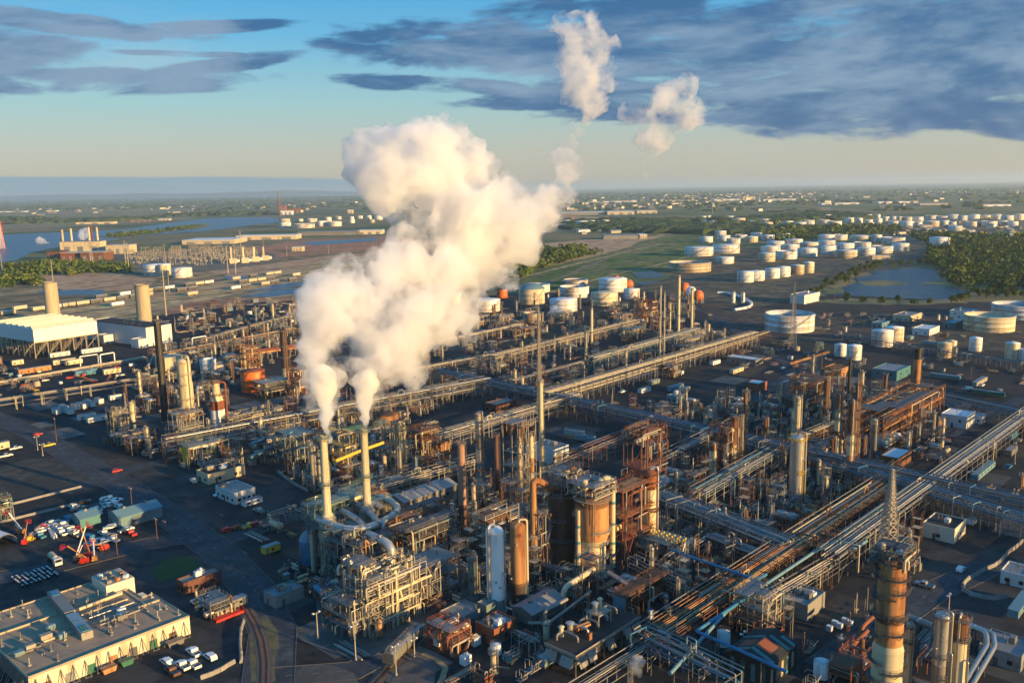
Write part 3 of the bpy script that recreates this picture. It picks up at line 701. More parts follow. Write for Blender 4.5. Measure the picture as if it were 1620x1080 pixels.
def stack(px, pyb, pyt, wpx, label, shell='buff', bands=None, lmk=None, taper=.85, pxt=None, nplat=1, name='chimney_stack', p=None, h=None, r=None, group=None):
    return column(px, pyb, pyt, wpx, label, shell, bands, nplat, 'open', 'chimney', name, pxt, lmk, None, 'galv', r, h, p, group, [(1.15, 0), (1, .12), (taper, 1)], n=20, seams=5)
# ---- pipe racks
PM = ['silver', 'silverw', 'silverw', 'galv', 'pale', 'rust', 'grey', 'cyan', 'pale', 'cream', 'brown']
def offset_path(P, d):
    out = []
    for i, p in enumerate(P):
        a = (P[i] - P[i-1]).normalized() if i else (P[1] - P[0]).normalized()
        b = (P[i+1] - P[i]).normalized() if i < len(P) - 1 else a
        t = (a + b).normalized(); nn = Vector((-t.y, t.x)); k = max(.5, nn.dot(Vector((-a.y, a.x))))
        out.append(p + nn * d / k)
    return out
def rack(px, label, z=7.0, width=8.0, levels=(0,), npipe=7, pm=None, rs=(.16, .42), bent=7.0, fm='steel', seed=1, loops=1, lmk=None, fill=1.0, tray=True, posts=True, world=False, name='pipe_rack', curve=False):
    rr = random.Random(seed); pm = pm or PM
    P = [Vector(p) for p in px] if world else [at(*p, z) for p in px]
    if not curve:
        P = [P[0], P[-1]]; dd = (P[1] - P[0]).normalized()
        if not world and px[-1][0] >= 1600: P[1] = P[1] + dd * 90
        if not world and px[0][0] <= 20: P[0] = P[0] - dd * 90
    o = P[0].copy(); width *= .8; rs = (rs[0] * .68, rs[1] * .68); P = [p - o for p in P]
    t = thing(name, label, 'pipe rack', o, 0, None, GZ)
    lens = [(b - a).length for a, b in zip(P, P[1:])]; L = sum(lens)
    def along(s):
        for a, b, q in zip(P, P[1:], lens):
            if s <= q or b is P[-1]: d = (b - a).normalized(); return a + d * min(s, q), Vector((-d.y, d.x))
            s -= q
    b = MB(); nb = max(1, int(L / bent)); prev = None; zt = z + max(levels)
    for i in range(nb + 1):
        c, nn = along(L * i / nb - (0 if i < nb else .01)); A, B = c + nn * width / 2, c - nn * width / 2
        if posts:
            for q in (A, B): b.bar((q.x, q.y, 0), (q.x, q.y, zt - .1), .25)
        for lv in levels: b.bar((A.x, A.y, z + lv - .35), (B.x, B.y, z + lv - .35), .25)
        if prev:
            for q0, q1 in ((prev[0], A), (prev[1], B)):
                for lv in list(levels) + [-z * .38]: b.bar((q0.x, q0.y, z + lv - .4), (q1.x, q1.y, z + lv - .4), .16)
                if i % 4 == 1: b.bar((q0.x, q0.y, .2), (q1.x, q1.y, z - .5), .11)
        prev = (A, B)
        if i % 2 == 0: OCC.append((c.x + o.x, c.y + o.y, width * .5 + 1.5))
    b.build('steel_frame', M[fm], t)
    for lv in levels:
        off = -width / 2 + .5
        while off < width / 2 - .35:
            r = rr.uniform(*rs); m = rr.choice(pm)
            if rr.random() < fill * .72:
                pts = [Vector((q.x, q.y, z + lv + r)) for q in offset_path(P, off + r)]
                s0, s1 = (0, 1) if rr.random() < .7 else sorted((rr.uniform(0, .5), rr.uniform(.5, 1)))
                if len(pts) == 2:
                    a, c = pts; pts = [a.lerp(c, s0), a.lerp(c, s1)]
                    if loops and rr.random() < .22:
                        q = rr.uniform(.2, .8); hL = rr.uniform(1.5, 3); d = (pts[1] - pts[0]); wL = min(.1, 3 / d.length)
                        m0, m1 = pts[0] + d * q, pts[0] + d * (q + wL); pts = [pts[0], m0, m0 + Vector((0, 0, hL)), m1 + Vector((0, 0, hL)), m1, pts[1]]
                if rr.random() < .35: pts[-1:] = [pts[-1], pts[-1] - Vector((0, 0, rr.uniform(2, z)))]
                MB().tube(pts, r, 7).build('pipe', M[m], t)
            off += 2 * r + rr.uniform(.12, .5)
    for i in range(int(L / 16)):
        c, nn = along(rr.uniform(0, L)); r = rr.uniform(.1, .22); q = rr.uniform(.4, 1.1); e = width * rr.uniform(.1, .9)
        a_, c_ = c - nn * (width * .5 + rr.uniform(0, 4)), c + nn * (e - width * .5); zz = zt + .5 + q
        MB().tube([(a_.x, a_.y, rr.uniform(.5, 3)), (a_.x, a_.y, zz), (c_.x, c_.y, zz), (c_.x, c_.y, zt + .1)], r, 6).build('cross_pipe', M[rr.choice(pm)], t)
    if tray:
        b = MB()
        pts = offset_path(P, width / 2 + .5)
        for a, c in zip(pts, pts[1:]): b.cyl((a.x, a.y, zt + .7), (c.x, c.y, zt + .7), .2, n=4)
        b.build('cable_tray', M['galv'], t)
    if lmk: c, _ = along(L / 2); lm(lmk, c + o)
    return t
def line(pts, r, m, label, name='overhead_pipe', sup=8.0, bands=None, lmk=None, cat='pipe', bend=None, sm='steel', n=10, twin=0):
    """one elevated pipe through pixel points (px, py, z), with trestle supports"""
    P = [q.copy() if isinstance(q, Vector) else Q(*q) for q in pts]; o = P[0].copy(); o.z = 0
    t = thing(name, label, cat, o, 0, None, 0)
    L = [p - o for p in P]
    MB().tube(L, r, n, bend).build('pipe', M[m], t)
    if twin: MB().tube([p + Vector((twin, -twin * .4, 0)) for p in L], r * .8, n, bend).build('pipe', M[m], t)
    if bands or sup:
        b = MB(); c = MB()
        for a, d in zip(L, L[1:]):
            q = d - a; hor = Vector((q.x, q.y)).length
            if hor < .5: continue
            k = max(1, int(hor / (sup or 8)))
            for i in range(k):
                m0 = a.lerp(d, (i + .5) / k); tt = q.normalized(); nn = Vector((-tt.y, tt.x, 0))
                if sup:
                    for s in (-1, 1): b.bar(m0 + nn * s * (r + .25) - Vector((0, 0, m0.z - GZ)), m0 + nn * s * (r + .25), .26)
                    b.bar(m0 - nn * (r + .5) - Vector((0, 0, r + .1)), m0 + nn * (r + .5) - Vector((0, 0, r + .1)), .26)
                c.cyl(m0 - tt * .25, m0 + tt * .25, r * 1.12, n=n)
        if sup: b.build('trestle', M[sm], t)
        if c.f: c.build('band', M[bands or m], t)
    if lmk: lm(lmk, sum(P, Vector()) / len(P))
    return t
# ---- open steel structures
def stair_flights(b, x, y, z0, zs, run=4.0, w=.9):
    for i, (a, c) in enumerate(zip([z0] + zs, zs)):
        x0, x1 = (x, x + run) if i % 2 == 0 else (x + run, x)
        for k in (0, w): b.bar((x0, y + k, a), (x1, y + k, c), .16); b.bar((x0, y + k, a + 1), (x1, y + k, c + 1), .07)
        m = max(3, int((c - a) / .5))
        for j in range(m): q = (j + .5) / m; b.bar((x0 + (x1-x0)*q, y, a + (c-a)*q), (x0 + (x1-x0)*q, y + w, a + (c-a)*q), .12)
        b.box(x1 - .6, y - .1, c - .06, x1 + .6, y + w + .1, c)
def structure(px, py, lu, lv, levels, label, nx=3, ny=2, fm='galv', dk='galv', name='steel_structure', cat='structure', lmk=None, seed=1, nves=3, npipe=10, vm=None, deckp=.6,
              pm=None, roof=None, stair=True, p=None, brace=True, zb=0, rmin=.12, rmax=.4, group=None, side_pipes=True):
    rr = random.Random(seed); p = at(px, py) if p is None else p; lu *= 1.12; lv *= 1.12
    t = thing(name, label, cat, p, TH, group, GZ); H = levels[-1]
    b = MB(); xs = [lu * i / nx for i in range(nx + 1)]; ys = [lv * j / ny for j in range(ny + 1)]
    for x in xs:
        for y in ys: b.bar((x, y, zb), (x, y, H + (1.2 if rr.random() < .4 else 0)), .25)
    for z in levels:
        for x in xs: b.bar((x, 0, z), (x, lv, z), .2)
        for y in ys: b.bar((0, y, z), (lu, y, z), .2)
    if brace:
        for (za, zc) in zip([zb] + levels, levels):
            for i in range(nx):
                if rr.random() < .45: b.bar((xs[i], 0, za), (xs[i+1], 0, zc), .12)
            for j in range(ny):
                if rr.random() < .5: b.bar((0, ys[j], zc), (0, ys[j+1], za), .12)
    b.build('steel_frame', M[fm], t)
    for z in levels:
        d = MB(); any_ = False
        for i in range(nx):
            for j in range(ny):
                if rr.random() < deckp: d.box(xs[i], ys[j], z + .14, xs[i+1] - .03, ys[j+1] - .03, z + .2); any_ = True
        if any_:
            d.build('deck', M[dk], t)
            MB().rail([(0,0),(lu,0),(lu,lv),(0,lv)], z + .2, 1.1, .08, True, 2.2).build('handrail', M[fm if fm != 'steel' else 'galv'], t)
    if stair:
        b = MB(); stair_flights(b, rr.choice([0, lu * .5]), -1.3, 0, levels, min(4.5, lu * .45)); b.build('stair', M[fm], t)
    vm = vm or ['silver', 'silverw', 'cream', 'rust', 'pale']
    zl = [zb or 0] + levels[:-1]
    for k in range(nves):
        z = rr.choice(zl) + .3; i, j = rr.randrange(nx), rr.randrange(ny); cx, cyy = (xs[i] + xs[i+1]) / 2, (ys[j] + ys[j+1]) / 2
        r = rr.uniform(.5, min(1.2, lv / ny * .32)); mm = rr.choice(vm); b = MB()
        if rr.random() < .5: b.vessel((cx - lu / nx * .7, cyy, z + r + .4), (cx + lu / nx * .7, cyy, z + r + .4), r); nm = 'horizontal_drum'
        else: b.vessel((cx, cyy, z + r * .6), (cx, cyy, z + r * .6 + rr.uniform(2, 4.5)), r); nm = 'vertical_drum'
        b.build(nm, M[mm], t)
    pm = pm or PM
    for k in range(int(npipe * 1.5)):
        r = rr.uniform(rmin, rmax) * .8; m = rr.choice(pm); z = rr.choice(levels) - rr.uniform(.2, 1.6)
        if rr.random() < .55:                        # runs along the long face
            y = rr.choice([-.35 - r, rr.uniform(0, lv), lv + r]) if side_pipes else rr.uniform(.3, lv); x0, x1 = sorted((rr.uniform(-1.5, lu * .5), rr.uniform(lu * .5, lu + 1.5)))
            pts = [(x0, y, z), (x1, y, z)]
            if rr.random() < .6: pts = [(x0, y, max(zb + .4, z - rr.uniform(2, 6)))] + pts
            if rr.random() < .4: pts = pts + [(x1, y + rr.uniform(-1.5, 1.5), z), (x1, y, max(zb + .4, z - rr.uniform(1, 5)))]
        elif rr.random() < .6:
            x = rr.uniform(0, lu); y0, y1 = -rr.uniform(.3, 1.2), lv + rr.uniform(0, 1); pts = [(x, y0, max(zb + .4, z - rr.uniform(2, 7))), (x, y0, z), (x, y1, z)]
        else:
            x, y = rr.uniform(0, lu), rr.choice([-.5, lv * .5, lv + .3]); pts = [(x, y, zb + .3), (x, y, H + rr.uniform(-2, 2)), (x + rr.uniform(-2, 2), y, H + rr.uniform(-1, 1))]
        MB().tube(pts, r, 7).build('pipe', M[m], t)
    c = p + U * lu / 2 + V * lv / 2
    for q in (.2, .5, .8): occ(p + U * lu * q + V * lv / 2, lv * .6)
    if lmk: lm(lmk, c)
    return t
# ---- buildings: nearest corner at the pixel, lu metres along the rack direction, lv across
def building(px, py, lu, lv, h, label, wm='wallw', rm='roofg', roof='flat', name='building', lmk=None, seed=1, win=2, nvent=4, nac=2, rz=TH, p=None, door=True, side=None, group=None, cat='building', roll=0):
    rr = random.Random(seed); p = at(px, py) if p is None else p; lu *= 1.12; lv *= 1.12
    t = thing(name, label, cat, p, rz, group, GZ)
    b = MB()
    if roof == 'flat':
        b.box(0, 0, 0, lu, lv, h)
        b.build('wall', M[wm], t)
        r = MB(); r.box(.25, .25, h + .003, lu - .25, lv - .25, h + .03); r.build('roof', M[rm], t)
        g = MB()
        for x0, y0, x1, y1 in ((0,0,lu,.25),(0,lv-.25,lu,lv),(0,.25,.25,lv-.25),(lu-.25,.25,lu,lv-.25)): g.box(x0, y0, h + .002, x1, y1, h + .45)
        g.build('parapet', M[wm], t); zr = h + .03
    elif roof == 'gable':
        rh = lv * .16
        b.extr([(0, 0), (lv, 0), (lv, h), (lv / 2, h + rh), (0, h)], 0, lu)
        b.v = [(y, x, z) for x, y, z in b.v]; b.f = [f[::-1] for f in b.f]
        b.build('wall', M[wm], t)
        r = MB()
        for y0, y1, z0, z1 in ((-.4, lv / 2, h - .4 * rh / (lv / 2) + .06, h + rh + .06), (lv / 2, lv + .4, h + rh + .06, h - .4 * rh / (lv / 2) + .06)):
            r._add([(-.3,y0,z0),(lu+.3,y0,z0),(lu+.3,y1,z1),(-.3,y1,z1),(-.3,y0,z0+.12),(lu+.3,y0,z0+.12),(lu+.3,y1,z1+.12),(-.3,y1,z1+.12)], [(3,2,1,0),(4,5,6,7),(0,1,5,4),(1,2,6,5),(2,3,7,6),(3,0,4,7)])
        r.build('roof', M[rm], t); zr = h + rh
        v = MB(); k = max(1, int(lu / 6))
        for i in range(k): v.bc(lu * (i + .5) / k, lv / 2, zr, 1.0, 1.0, .8)
        v.build('ridge_vent', M['galv'], t); nac = 0; nvent = 0
    for i in range(nac):
        a = MB(); w_, d_ = rr.uniform(1.6, 3.2), rr.uniform(1.4, 2.2); x, y = rr.uniform(.15, .85) * lu, rr.uniform(.2, .8) * lv
        a.bc(x, y, zr + .25, w_, d_, rr.uniform(.9, 1.6)); a.bc(x, y, zr, w_ * .8, d_ * .8, .25); a.cyl((x, y, zr + 1.2), (x, y, zr + 1.85), .5, n=10); a.build('rooftop_unit', M[rr.choice(['galv', 'white2', 'pale'])], t)
    if nvent:
        a = MB()
        for i in range(nvent): x, y = rr.uniform(.08, .92) * lu, rr.uniform(.1, .9) * lv; q = rr.uniform(.6, 1.8); a.cyl((x, y, zr), (x, y, zr + q), .14, n=8); a.cyl((x, y, zr + q), (x, y, zr + q + .2), .24, n=8)
        a.build('vent_pipe', M['galv'], t)
    if door:
        d = MB(); x = lu * rr.uniform(.1, .3); d.box(x, -.05, 0, x + 1.1, .0, 2.2); d.build('door', M['steel'], t)
        d = MB(); y = lv * rr.uniform(.5, .75); d.box(-.05, y, 0, 0, y + 1.1, 2.2); d.build('door', M['steel'], t)
    for i in range(roll):
        d = MB(); x = lu * (i + .6) / (roll + .2); d.box(x - 1.8, -.06, 0, x + 1.8, 0, min(4.2, h * .75)); d.build('roller_door', M[rr.choice(['grey', 'galv'])], t)
    for i in range(win):
        q = MB(); y = lv * (i + .5) / max(1, win) - .6; q.box(-.06, y, 1.1 if h < 6 else h * .5, -.0, y + 1.3, 2.3 if h < 6 else h * .5 + 1.3); q.build('window', M['glass'], t)
        q = MB(); x = lu * (i + .62) / max(1, win + .3); q.box(x, -.06, 1.1 if h < 6 else h * .5, x + 1.3, -.0, 2.3 if h < 6 else h * .5 + 1.3); q.build('window', M['glass'], t)
    c = p + Vector((math.cos(rz), math.sin(rz))) * lu / 2 + Vector((-math.sin(rz), math.cos(rz))) * lv / 2
    occ(c, max(lu, lv) * .55)
    if lmk: lm(lmk, c)
    return t
# ---- lattice masts
def lattice(px, pyb, pyt, base, label, mtop=.25, legs=4, mm='pale', name='lattice_mast', pxt=None, lmk=None, h=None, p=None, cat='mast', w=.24, nseg=12, arms=0, bm=None):
    p = at(px, pyb) if p is None else p; h = ht(px, pyb, pyt, pxt) - GZ if h is None else h
    t = thing(name, label, cat, p, R(20), None, GZ); b = MB(); d = MB()
    def cor(z):
        q = base / 2 + (mtop - base / 2) * min(1, z / (h * .92)); return [Vector((q * math.cos(R(45) + 2 * math.pi * k / legs), q * math.sin(R(45) + 2 * math.pi * k / legs), z)) for k in range(legs)]
    zs = [0]; 
    while zs[-1] < h * .92 - .5: zs.append(min(h * .92, zs[-1] + max(1.2, (base * (1 - zs[-1] / h)) * .6)))
    for z0, z1 in zip(zs, zs[1:]):
        A, B = cor(z0), cor(z1)
        for k in range(legs):
            b.bar(A[k], B[k], w); d.bar(A[k], B[(k+1) % legs], w * .55); d.bar(A[(k+1) % legs], B[k], w * .55); d.bar(B[k], B[(k+1) % legs], w * .55)
    b.build('leg', M[mm], t); d.build('bracing', M[bm or mm], t)
    q = MB(); q.cyl((0, 0, h * .92), (0, 0, h), .12, .05, 6); q.build('antenna', M['galv'], t)
    q = MB()
    for c in cor(0): q.bc(c.x, c.y, -.1, .9, .9, .5)
    q.build('footing', M['conc'], t)
    for k in range(arms):
        q = MB(); z = h * (.62 + .13 * k); q.bar((-base * .9, 0, z), (base * .9, 0, z), .25); q.bar((-base * .9, 0, z), (0, 0, z + 1.4), .15); q.bar((base * .9, 0, z), (0, 0, z + 1.4), .15)
        for s in (-1, 1): q.cyl((s * base * .85, 0, z - 1.6), (s * base * .85, 0, z), .16, n=6)
        q.build('cross_arm', M[mm], t)
    occ(p, base * .7)
    if lmk: lm(lmk, p)
    return t
# ---- vehicles
VT = {}
def car_tpl(kind, body):
    k = (kind, body)
    if k in VT: return VT[k], False
    t = thing({'pickup': 'pickup_truck', 'van': 'van', 'suv': 'parked_car'}[kind], 'x', {'pickup': 'pickup truck', 'van': 'van', 'suv': 'car'}[kind], (0, 0), 0)
    L, W = (5.8, 2.0) if kind == 'pickup' else (5.5, 2.0) if kind == 'van' else (4.7, 1.85)
    prof = {'pickup': [(-2.9,.45),(2.85,.45),(2.9,.95),(2.75,1.1),(1.35,1.2),(.75,1.85),(-.55,1.88),(-.75,1.2),(-2.9,1.2)],
            'van': [(-2.75,.4),(2.7,.4),(2.75,.95),(2.1,1.25),(1.35,2.1),(-2.6,2.2),(-2.75,2.0)],
            'suv': [(-2.3,.4),(2.3,.4),(2.35,.85),(1.3,1.05),(.65,1.6),(-1.7,1.65),(-2.3,1.1)]}[kind]
    b = MB(); b.extr(prof, -W / 2, W / 2)
    if kind == 'pickup': b.f = b.f[:]                # bed is a separate dark liner below
    b.build('body', M[body], t)
    g = MB()
    if kind == 'pickup': gp = [(1.25,1.24),(.74,1.8),(-.5,1.82),(-.66,1.24)]
    elif kind == 'van': gp = [(2.0,1.32),(1.4,2.0),(.6,2.02),(.6,1.32)]
    else: gp = [(1.2,1.08),(.64,1.55),(-1.6,1.58),(-2.1,1.12)]
    g.extr(gp, -W / 2 - .015, W / 2 + .015)
    if kind == 'pickup': g.box(-2.8, -W / 2 + .12, 1.201, -.85, W / 2 - .12, 1.215)
    g.build('glass', M['glass'], t)
    for x in (-L * .31, L * .32):
        for y in (-1, 1):
            q = MB(); q.cyl((x, y * (W / 2 - .2), .38), (x, y * (W / 2 + .02), .38), .38, n=10); q.build('wheel', M['rubber'], t)
    for y in (-.65, .65):
        q = MB(); q.box(prof[2][0] - .06, y - .18, .72, prof[2][0] + .03, y + .18, .9); q.build('headlight', M['white2'], t)
    VT[k] = t; return t, True
def car(px, py, kind, body, label, group, ang=0.0, z=GZ + .06, p=None):
    p = at(px, py) if p is None else p; t, new = car_tpl(kind, body)
    if new: t.location = (p[0], p[1], z); t.rotation_euler.z = TH + ang
    else: t = dup(t, p, TH + ang, z=z)
    tag(t, label, None, group); occ(p, 2); return t
# ---- small things
def box_trailer(px, py, L, label, wm='wallw', h=3.0, wid=3.0, along='u', name='office_trailer', group=None, cat='trailer', rz=None, lmk=None, wheels=False):
    p = at(px, py); rz = (TH if along == 'u' else TH + math.pi / 2) if rz is None else rz
    t = thing(name, label, cat, p, rz, group, GZ)
    b = MB(); b.box(0, 0, .7, L, wid, h); b.build('body', M[wm], t)
    r = MB(); r.box(-.1, -.1, h + .002, L + .1, wid + .1, h + .12); r.build('roof', M['roofg' if wm not in ('teal', 'cyan', 'blue') else 'cyan'], t)
    k = MB()
    for x in (.12, .3, .7, .88): k.box(L * x - .3, .3, 0, L * x + .3, wid - .3, .7)
    k.build('support', M['steel'], t)
    for i in range(max(1, int(L / 4))):
        q = MB(); x = L * (i + .5) / max(1, int(L / 4)); q.box(x - .5, -.04, 1.5, x + .5, 0, 2.3); q.build('window', M['glass'], t)
    q = MB(); q.box(L * .1, -.04, .72, L * .1 + .9, 0, 2.5); q.build('door', M['grey'], t)
    occ(p + Vector((math.cos(rz), math.sin(rz))) * L / 2, L * .5)
    if lmk: lm(lmk, p)
    return t
def pole_light(px, pyb, pyt, label, mm='pale', heads=2, group='area light poles', p=None, h=None):
    p = at(px, pyb) if p is None else p; h = ht(px, pyb, pyt) - GZ if h is None else h
    t = thing('light_pole', label, 'light pole', p, TH, group, GZ)
    b = MB(); b.cyl((0, 0, 0), (0, 0, h), .2, .12, 8); b.cyl((0, 0, 0), (0, 0, .6), .35, n=8); b.build('pole', M[mm], t)
    b = MB(); b.bar((-1, 0, h - .3), (1, 0, h - .3), .12); b.build('cross_arm', M[mm], t)
    for k in range(heads):
        q = MB(); x = -1 + 2 * k / max(1, heads - 1); q.bc(x, .2, h - .3, .5, .6, .35, .2); q.build('lamp_head', M['white2'], t)
    return t
def utility_pole(px, pyb, pyt, label, p=None, h=None):
    p = at(px, pyb) if p is None else p; h = ht(px, pyb, pyt) - GZ if h is None else h
    t = thing('utility_pole', label, 'pole', p, TH, 'wooden poles along the road', GZ)
    b = MB(); b.cyl((0, 0, 0), (0, 0, h), .22, .14, 7); b.build('pole', M['brown'], t)
    b = MB(); b.bar((0, -1.2, h - .8), (0, 1.2, h - .8), .15); b.build('cross_arm', M['brown'], t)
    for y in (-1.1, -.4, .4, 1.1): b = MB(); b.cyl((0, y, h - .72), (0, y, h - .4), .07, n=6); b.build('insulator', M['white2'], t)
    return t
# ---------------------------------------------------------------- repeated process equipment
TPL = {}
def tpl(kind, desc, cat, name, rad, *parts):
    """parts: (part name, mesh builder, material)"""
    t = thing(name, desc, cat, (0, 0), 0)
    for pn, b, m in parts: b.build(pn, M[m], t)
    TPL.setdefault(kind, []).append([t, desc, rad, False])
def legs(b, xs, ys, h, w=.16, z0=0):
    for x in xs:
        for y in ys: b.bar((x, y, z0), (x, y, h), w)
def mk_exch(c1, c2, desc, n=2, s=0):
    rr = random.Random(s); a, b, p, f = MB(), MB(), MB(), MB(); parts = []
    for i in range(n):
        for z in (1.2, 2.7):
            y = (i - (n - 1) / 2) * 2.0; v = MB(); v.vessel((-2.6, y, z), (1.6, y, z), .55, 10); parts.append(('exchanger_shell', v, c1))
            b.cyl((1.9, y, z), (2.9, y, z), .66, n=10); b.cyl((1.85, y, z), (2.0, y, z), .8, n=10); b.cyl((2.85, y, z), (3.0, y, z), .8, n=10)
        p.tube([(2.4, y, 2.7), (2.4, y, 4.4), (2.4, y + 1, 4.4), (2.4, y + 1, .6), (3.6, y + 1, .6)], .2, 6); p.tube([(-1.8, y, 3.0), (-1.8, y, 4.6), (-3.6, y, 4.6), (-3.6, y, .3)], .18, 6)
        for x in (-1.8, .8): f.box(x - .15, y - .5, 0, x + .15, y + .5, .8)
        f.box(-1.95, y - .4, 1.7, -1.65, y + .4, 2.2); f.box(.65, y - .4, 1.7, .95, y + .4, 2.2)
    tpl('exch', desc, 'heat exchanger', 'heat_exchanger', 2.4 + n, *parts, ('channel_head', b, c2), ('pipe', p, 'silverw'), ('saddle', f, 'conc'))
mk_exch('silver', 'galv', 'stacked silver heat exchangers', 2, 1); mk_exch('rust', 'rustr', 'stacked rusty heat exchangers', 2, 2); mk_exch('silverw', 'cyan', 'row of dull exchangers', 3, 3); mk_exch('cream', 'rust', 'stacked cream exchangers', 1, 4)
def mk_pump(c1, c2, desc, n=3, s=0):
    a, m, p, f = MB(), MB(), MB(), MB(); f.box(-1.2 * n + .2, -1.2, 0, 1.2 * n - .2, 1.2, .3)
    for i in range(n):
        x = (i - (n - 1) / 2) * 2.1; a.cyl((x, -.9, .8), (x, -.2, .8), .42, n=10); m.cyl((x, 0, .8), (x, 1.0, .8), .34, n=10); m.box(x - .3, 0, .3, x + .3, 1, .5)
        p.tube([(x, -.9, .8), (x, -1.8, .8), (x, -1.8, 2.6 + .3 * i), (x + 3, -1.8, 2.6 + .3 * i)], .15, 6); p.tube([(x + .25, -.5, 1.1), (x + .25, -.5, 3.4), (x + .25, 2.4, 3.4), (x + .25, 2.4, .2)], .13, 6)
        p.cyl((x + .25, -.5, 2.0), (x + .25, -.5, 2.3), .3, n=8)
    tpl('pump', desc, 'pump', 'pump_skid', 3.2, ('plinth', f, 'conc'), ('pump_casing', a, c1), ('motor', m, c2), ('pipe', p, 'pale'))
mk_pump('grey', 'blue', 'blue motor pump row'); mk_pump('silverw', 'grey', 'grey pump row', 3); mk_pump('rust', 'teal', 'rusty pump row', 2)
def mk_drumv(c1, h, r, desc, s=0):
    a, f, d, p = MB(), MB(), MB(), MB(); a.vessel((0, 0, 1.6), (0, 0, 1.6 + h), r, 12)
    for k in range(4): q = math.pi / 4 + k * math.pi / 2; f.bar((r * .85 * math.cos(q), r * .85 * math.sin(q), 0), (r * .85 * math.cos(q), r * .85 * math.sin(q), 1.9), .2)
    ringplat(d, r, 1.2 + h, .9, .3, 4.6); ringrail(d, r + .9, 1.2 + h, .3, 4.6); ladder(d, r + .6, 0, 0, 2 + h, .6)
    p.tube([(0, 0, 1.6 + h + r * .4), (0, 0, h + 2.6 + r * .5), (-r - .5, 0, h + 2.6 + r * .5), (-r - .5, 0, .6), (-r - 2, 0, .6)], .17, 6); p.tube([(0, r * .9, h * .6), (0, r + .9, h * .6), (0, r + .9, .2)], .14, 6)
    tpl('drumv', desc, 'pressure vessel', 'vertical_drum', r + 1.8, ('shell', a, c1), ('leg', f, 'steel'), ('platform', d, 'galv'), ('pipe', p, 'silverw'))
mk_drumv('silver', 5, 1.1, 'silver upright drum'); mk_drumv('cream', 6.5, 1.3, 'cream upright drum'); mk_drumv('silverw', 4, .9, 'dull upright drum'); mk_drumv('rusto', 5.5, 1.0, 'orange rusty upright drum'); mk_drumv('white', 5, 1.3, 'white upright drum')
def mk_drumh(c1, L, r, desc, hz=2.2):
    a, f, d, p = MB(), MB(), MB(), MB(); a.vessel((-L/2, 0, hz), (L/2, 0, hz), r, 12)
    for x in (-L * .3, L * .3): f.box(x - .2, -r * .8, 0, x + .2, r * .8, hz - r * .6)
    d.box(-L * .3, -.5, hz + r + .1, L * .3, .5, hz + r + .18); d.rail([(-L*.3,-.5),(L*.3,-.5),(L*.3,.5),(-L*.3,.5)], hz + r + .18, 1.1, .07, True)
    p.tube([(L*.4, 0, hz + r * .8), (L*.4, 0, hz + r + 1.5), (L*.4, 2.2, hz + r + 1.5), (L*.4, 2.2, .2)], .2, 6); p.tube([(-L*.38, 0, hz - r * .8), (-L*.38, 0, .5), (-L*.38, -3, .5)], .16, 6)
    tpl('drumh', desc, 'pressure vessel', 'horizontal_drum', L * .55 + .6, ('shell', a, c1), ('saddle', f, 'conc'), ('platform', d, 'galv'), ('pipe', p, 'silverw'))
mk_drumh('silver', 6, 1.2, 'silver lying drum'); mk_drumh('cream', 7, 1.4, 'cream lying drum', 3.2); mk_drumh('silverw', 5, 1.0, 'dull lying drum'); mk_drumh('rust', 6, 1.1, 'rusty lying drum', 3)
def mk_frame(fm, desc, lu, lv, zs, seed, kind='frame', np_=10, pmix=None, cat='pipe support', name='pipe_support', dk=.4):
    rr = random.Random(seed); f, d = MB(), MB(); parts = []; H = zs[-1]
    nx = max(1, int(lu / 3)); xs = [-lu/2 + lu * i / nx for i in range(nx + 1)]
    legs(f, xs, (-lv/2, lv/2), H)
    for z in zs:
        for y in (-lv/2, lv/2): f.bar((-lu/2, y, z), (lu/2, y, z), .15)
        for x in xs: f.bar((x, -lv/2, z), (x, lv/2, z), .15)
        if rr.random() < dk: d.box(-lu/2, -lv/2, z + .12, lu/2, lv/2, z + .17); d.rail([(-lu/2,-lv/2),(lu/2,-lv/2),(lu/2,lv/2),(-lu/2,lv/2)], z + .17, 1.1, .07, True)
    for za, zb in zip([0] + zs, zs):
        if rr.random() < .7: f.bar((xs[0], -lv/2, za), (xs[1], -lv/2, zb), .1)
        if rr.random() < .7: f.bar((-lu/2, -lv/2, za), (-lu/2, lv/2, zb), .1)
    for k in range(np_):
        r = rr.uniform(.07, .22); z = rr.choice(zs) + r + .15; y = rr.uniform(-lv/2, lv/2); x0, x1 = -lu/2 - rr.uniform(0, 2.5), lu/2 + rr.uniform(0, 2.5); b = MB()
        if rr.random() < .65:
            pts = [(x0, y, z), (x1, y, z)]
            if rr.random() < .5: pts = pts + [(x1, y, .4)]
            if rr.random() < .5: pts = [(x0, y, .4)] + pts
        else: x = rr.uniform(-lu/2, lu/2); pts = [(x, -lv/2 - 1, .3), (x, -lv/2 - 1, z), (x, lv/2 + 1, z), (x, lv/2 + 1, rr.uniform(.3, z + 1))]
        b.tube(pts, r, 6); parts.append(('pipe', b, rr.choice(pmix or PM)))
    tpl(kind, desc, cat, name, max(lu, lv) * .5 + .8, ('steel_frame', f, fm), *([('deck', d, 'galv')] if d.f else []), *parts)
mk_frame('galv', 'low pipe frame', 7, 4, [3, 4.6], 1); mk_frame('steel', 'dark pipe frame', 8, 4, [3.4, 5.2], 2); mk_frame('pale', 'pale pipe frame', 6, 5, [3, 5.5], 3); mk_frame('green', 'greenish pipe frame', 7, 4, [4, 5.5], 4, pmix=['cyan', 'silver', 'galv', 'teal'])
mk_frame('rust', 'rusty pipe frame', 7, 5, [3.2, 5], 5, pmix=['rust', 'rustr', 'silverw', 'pale'])
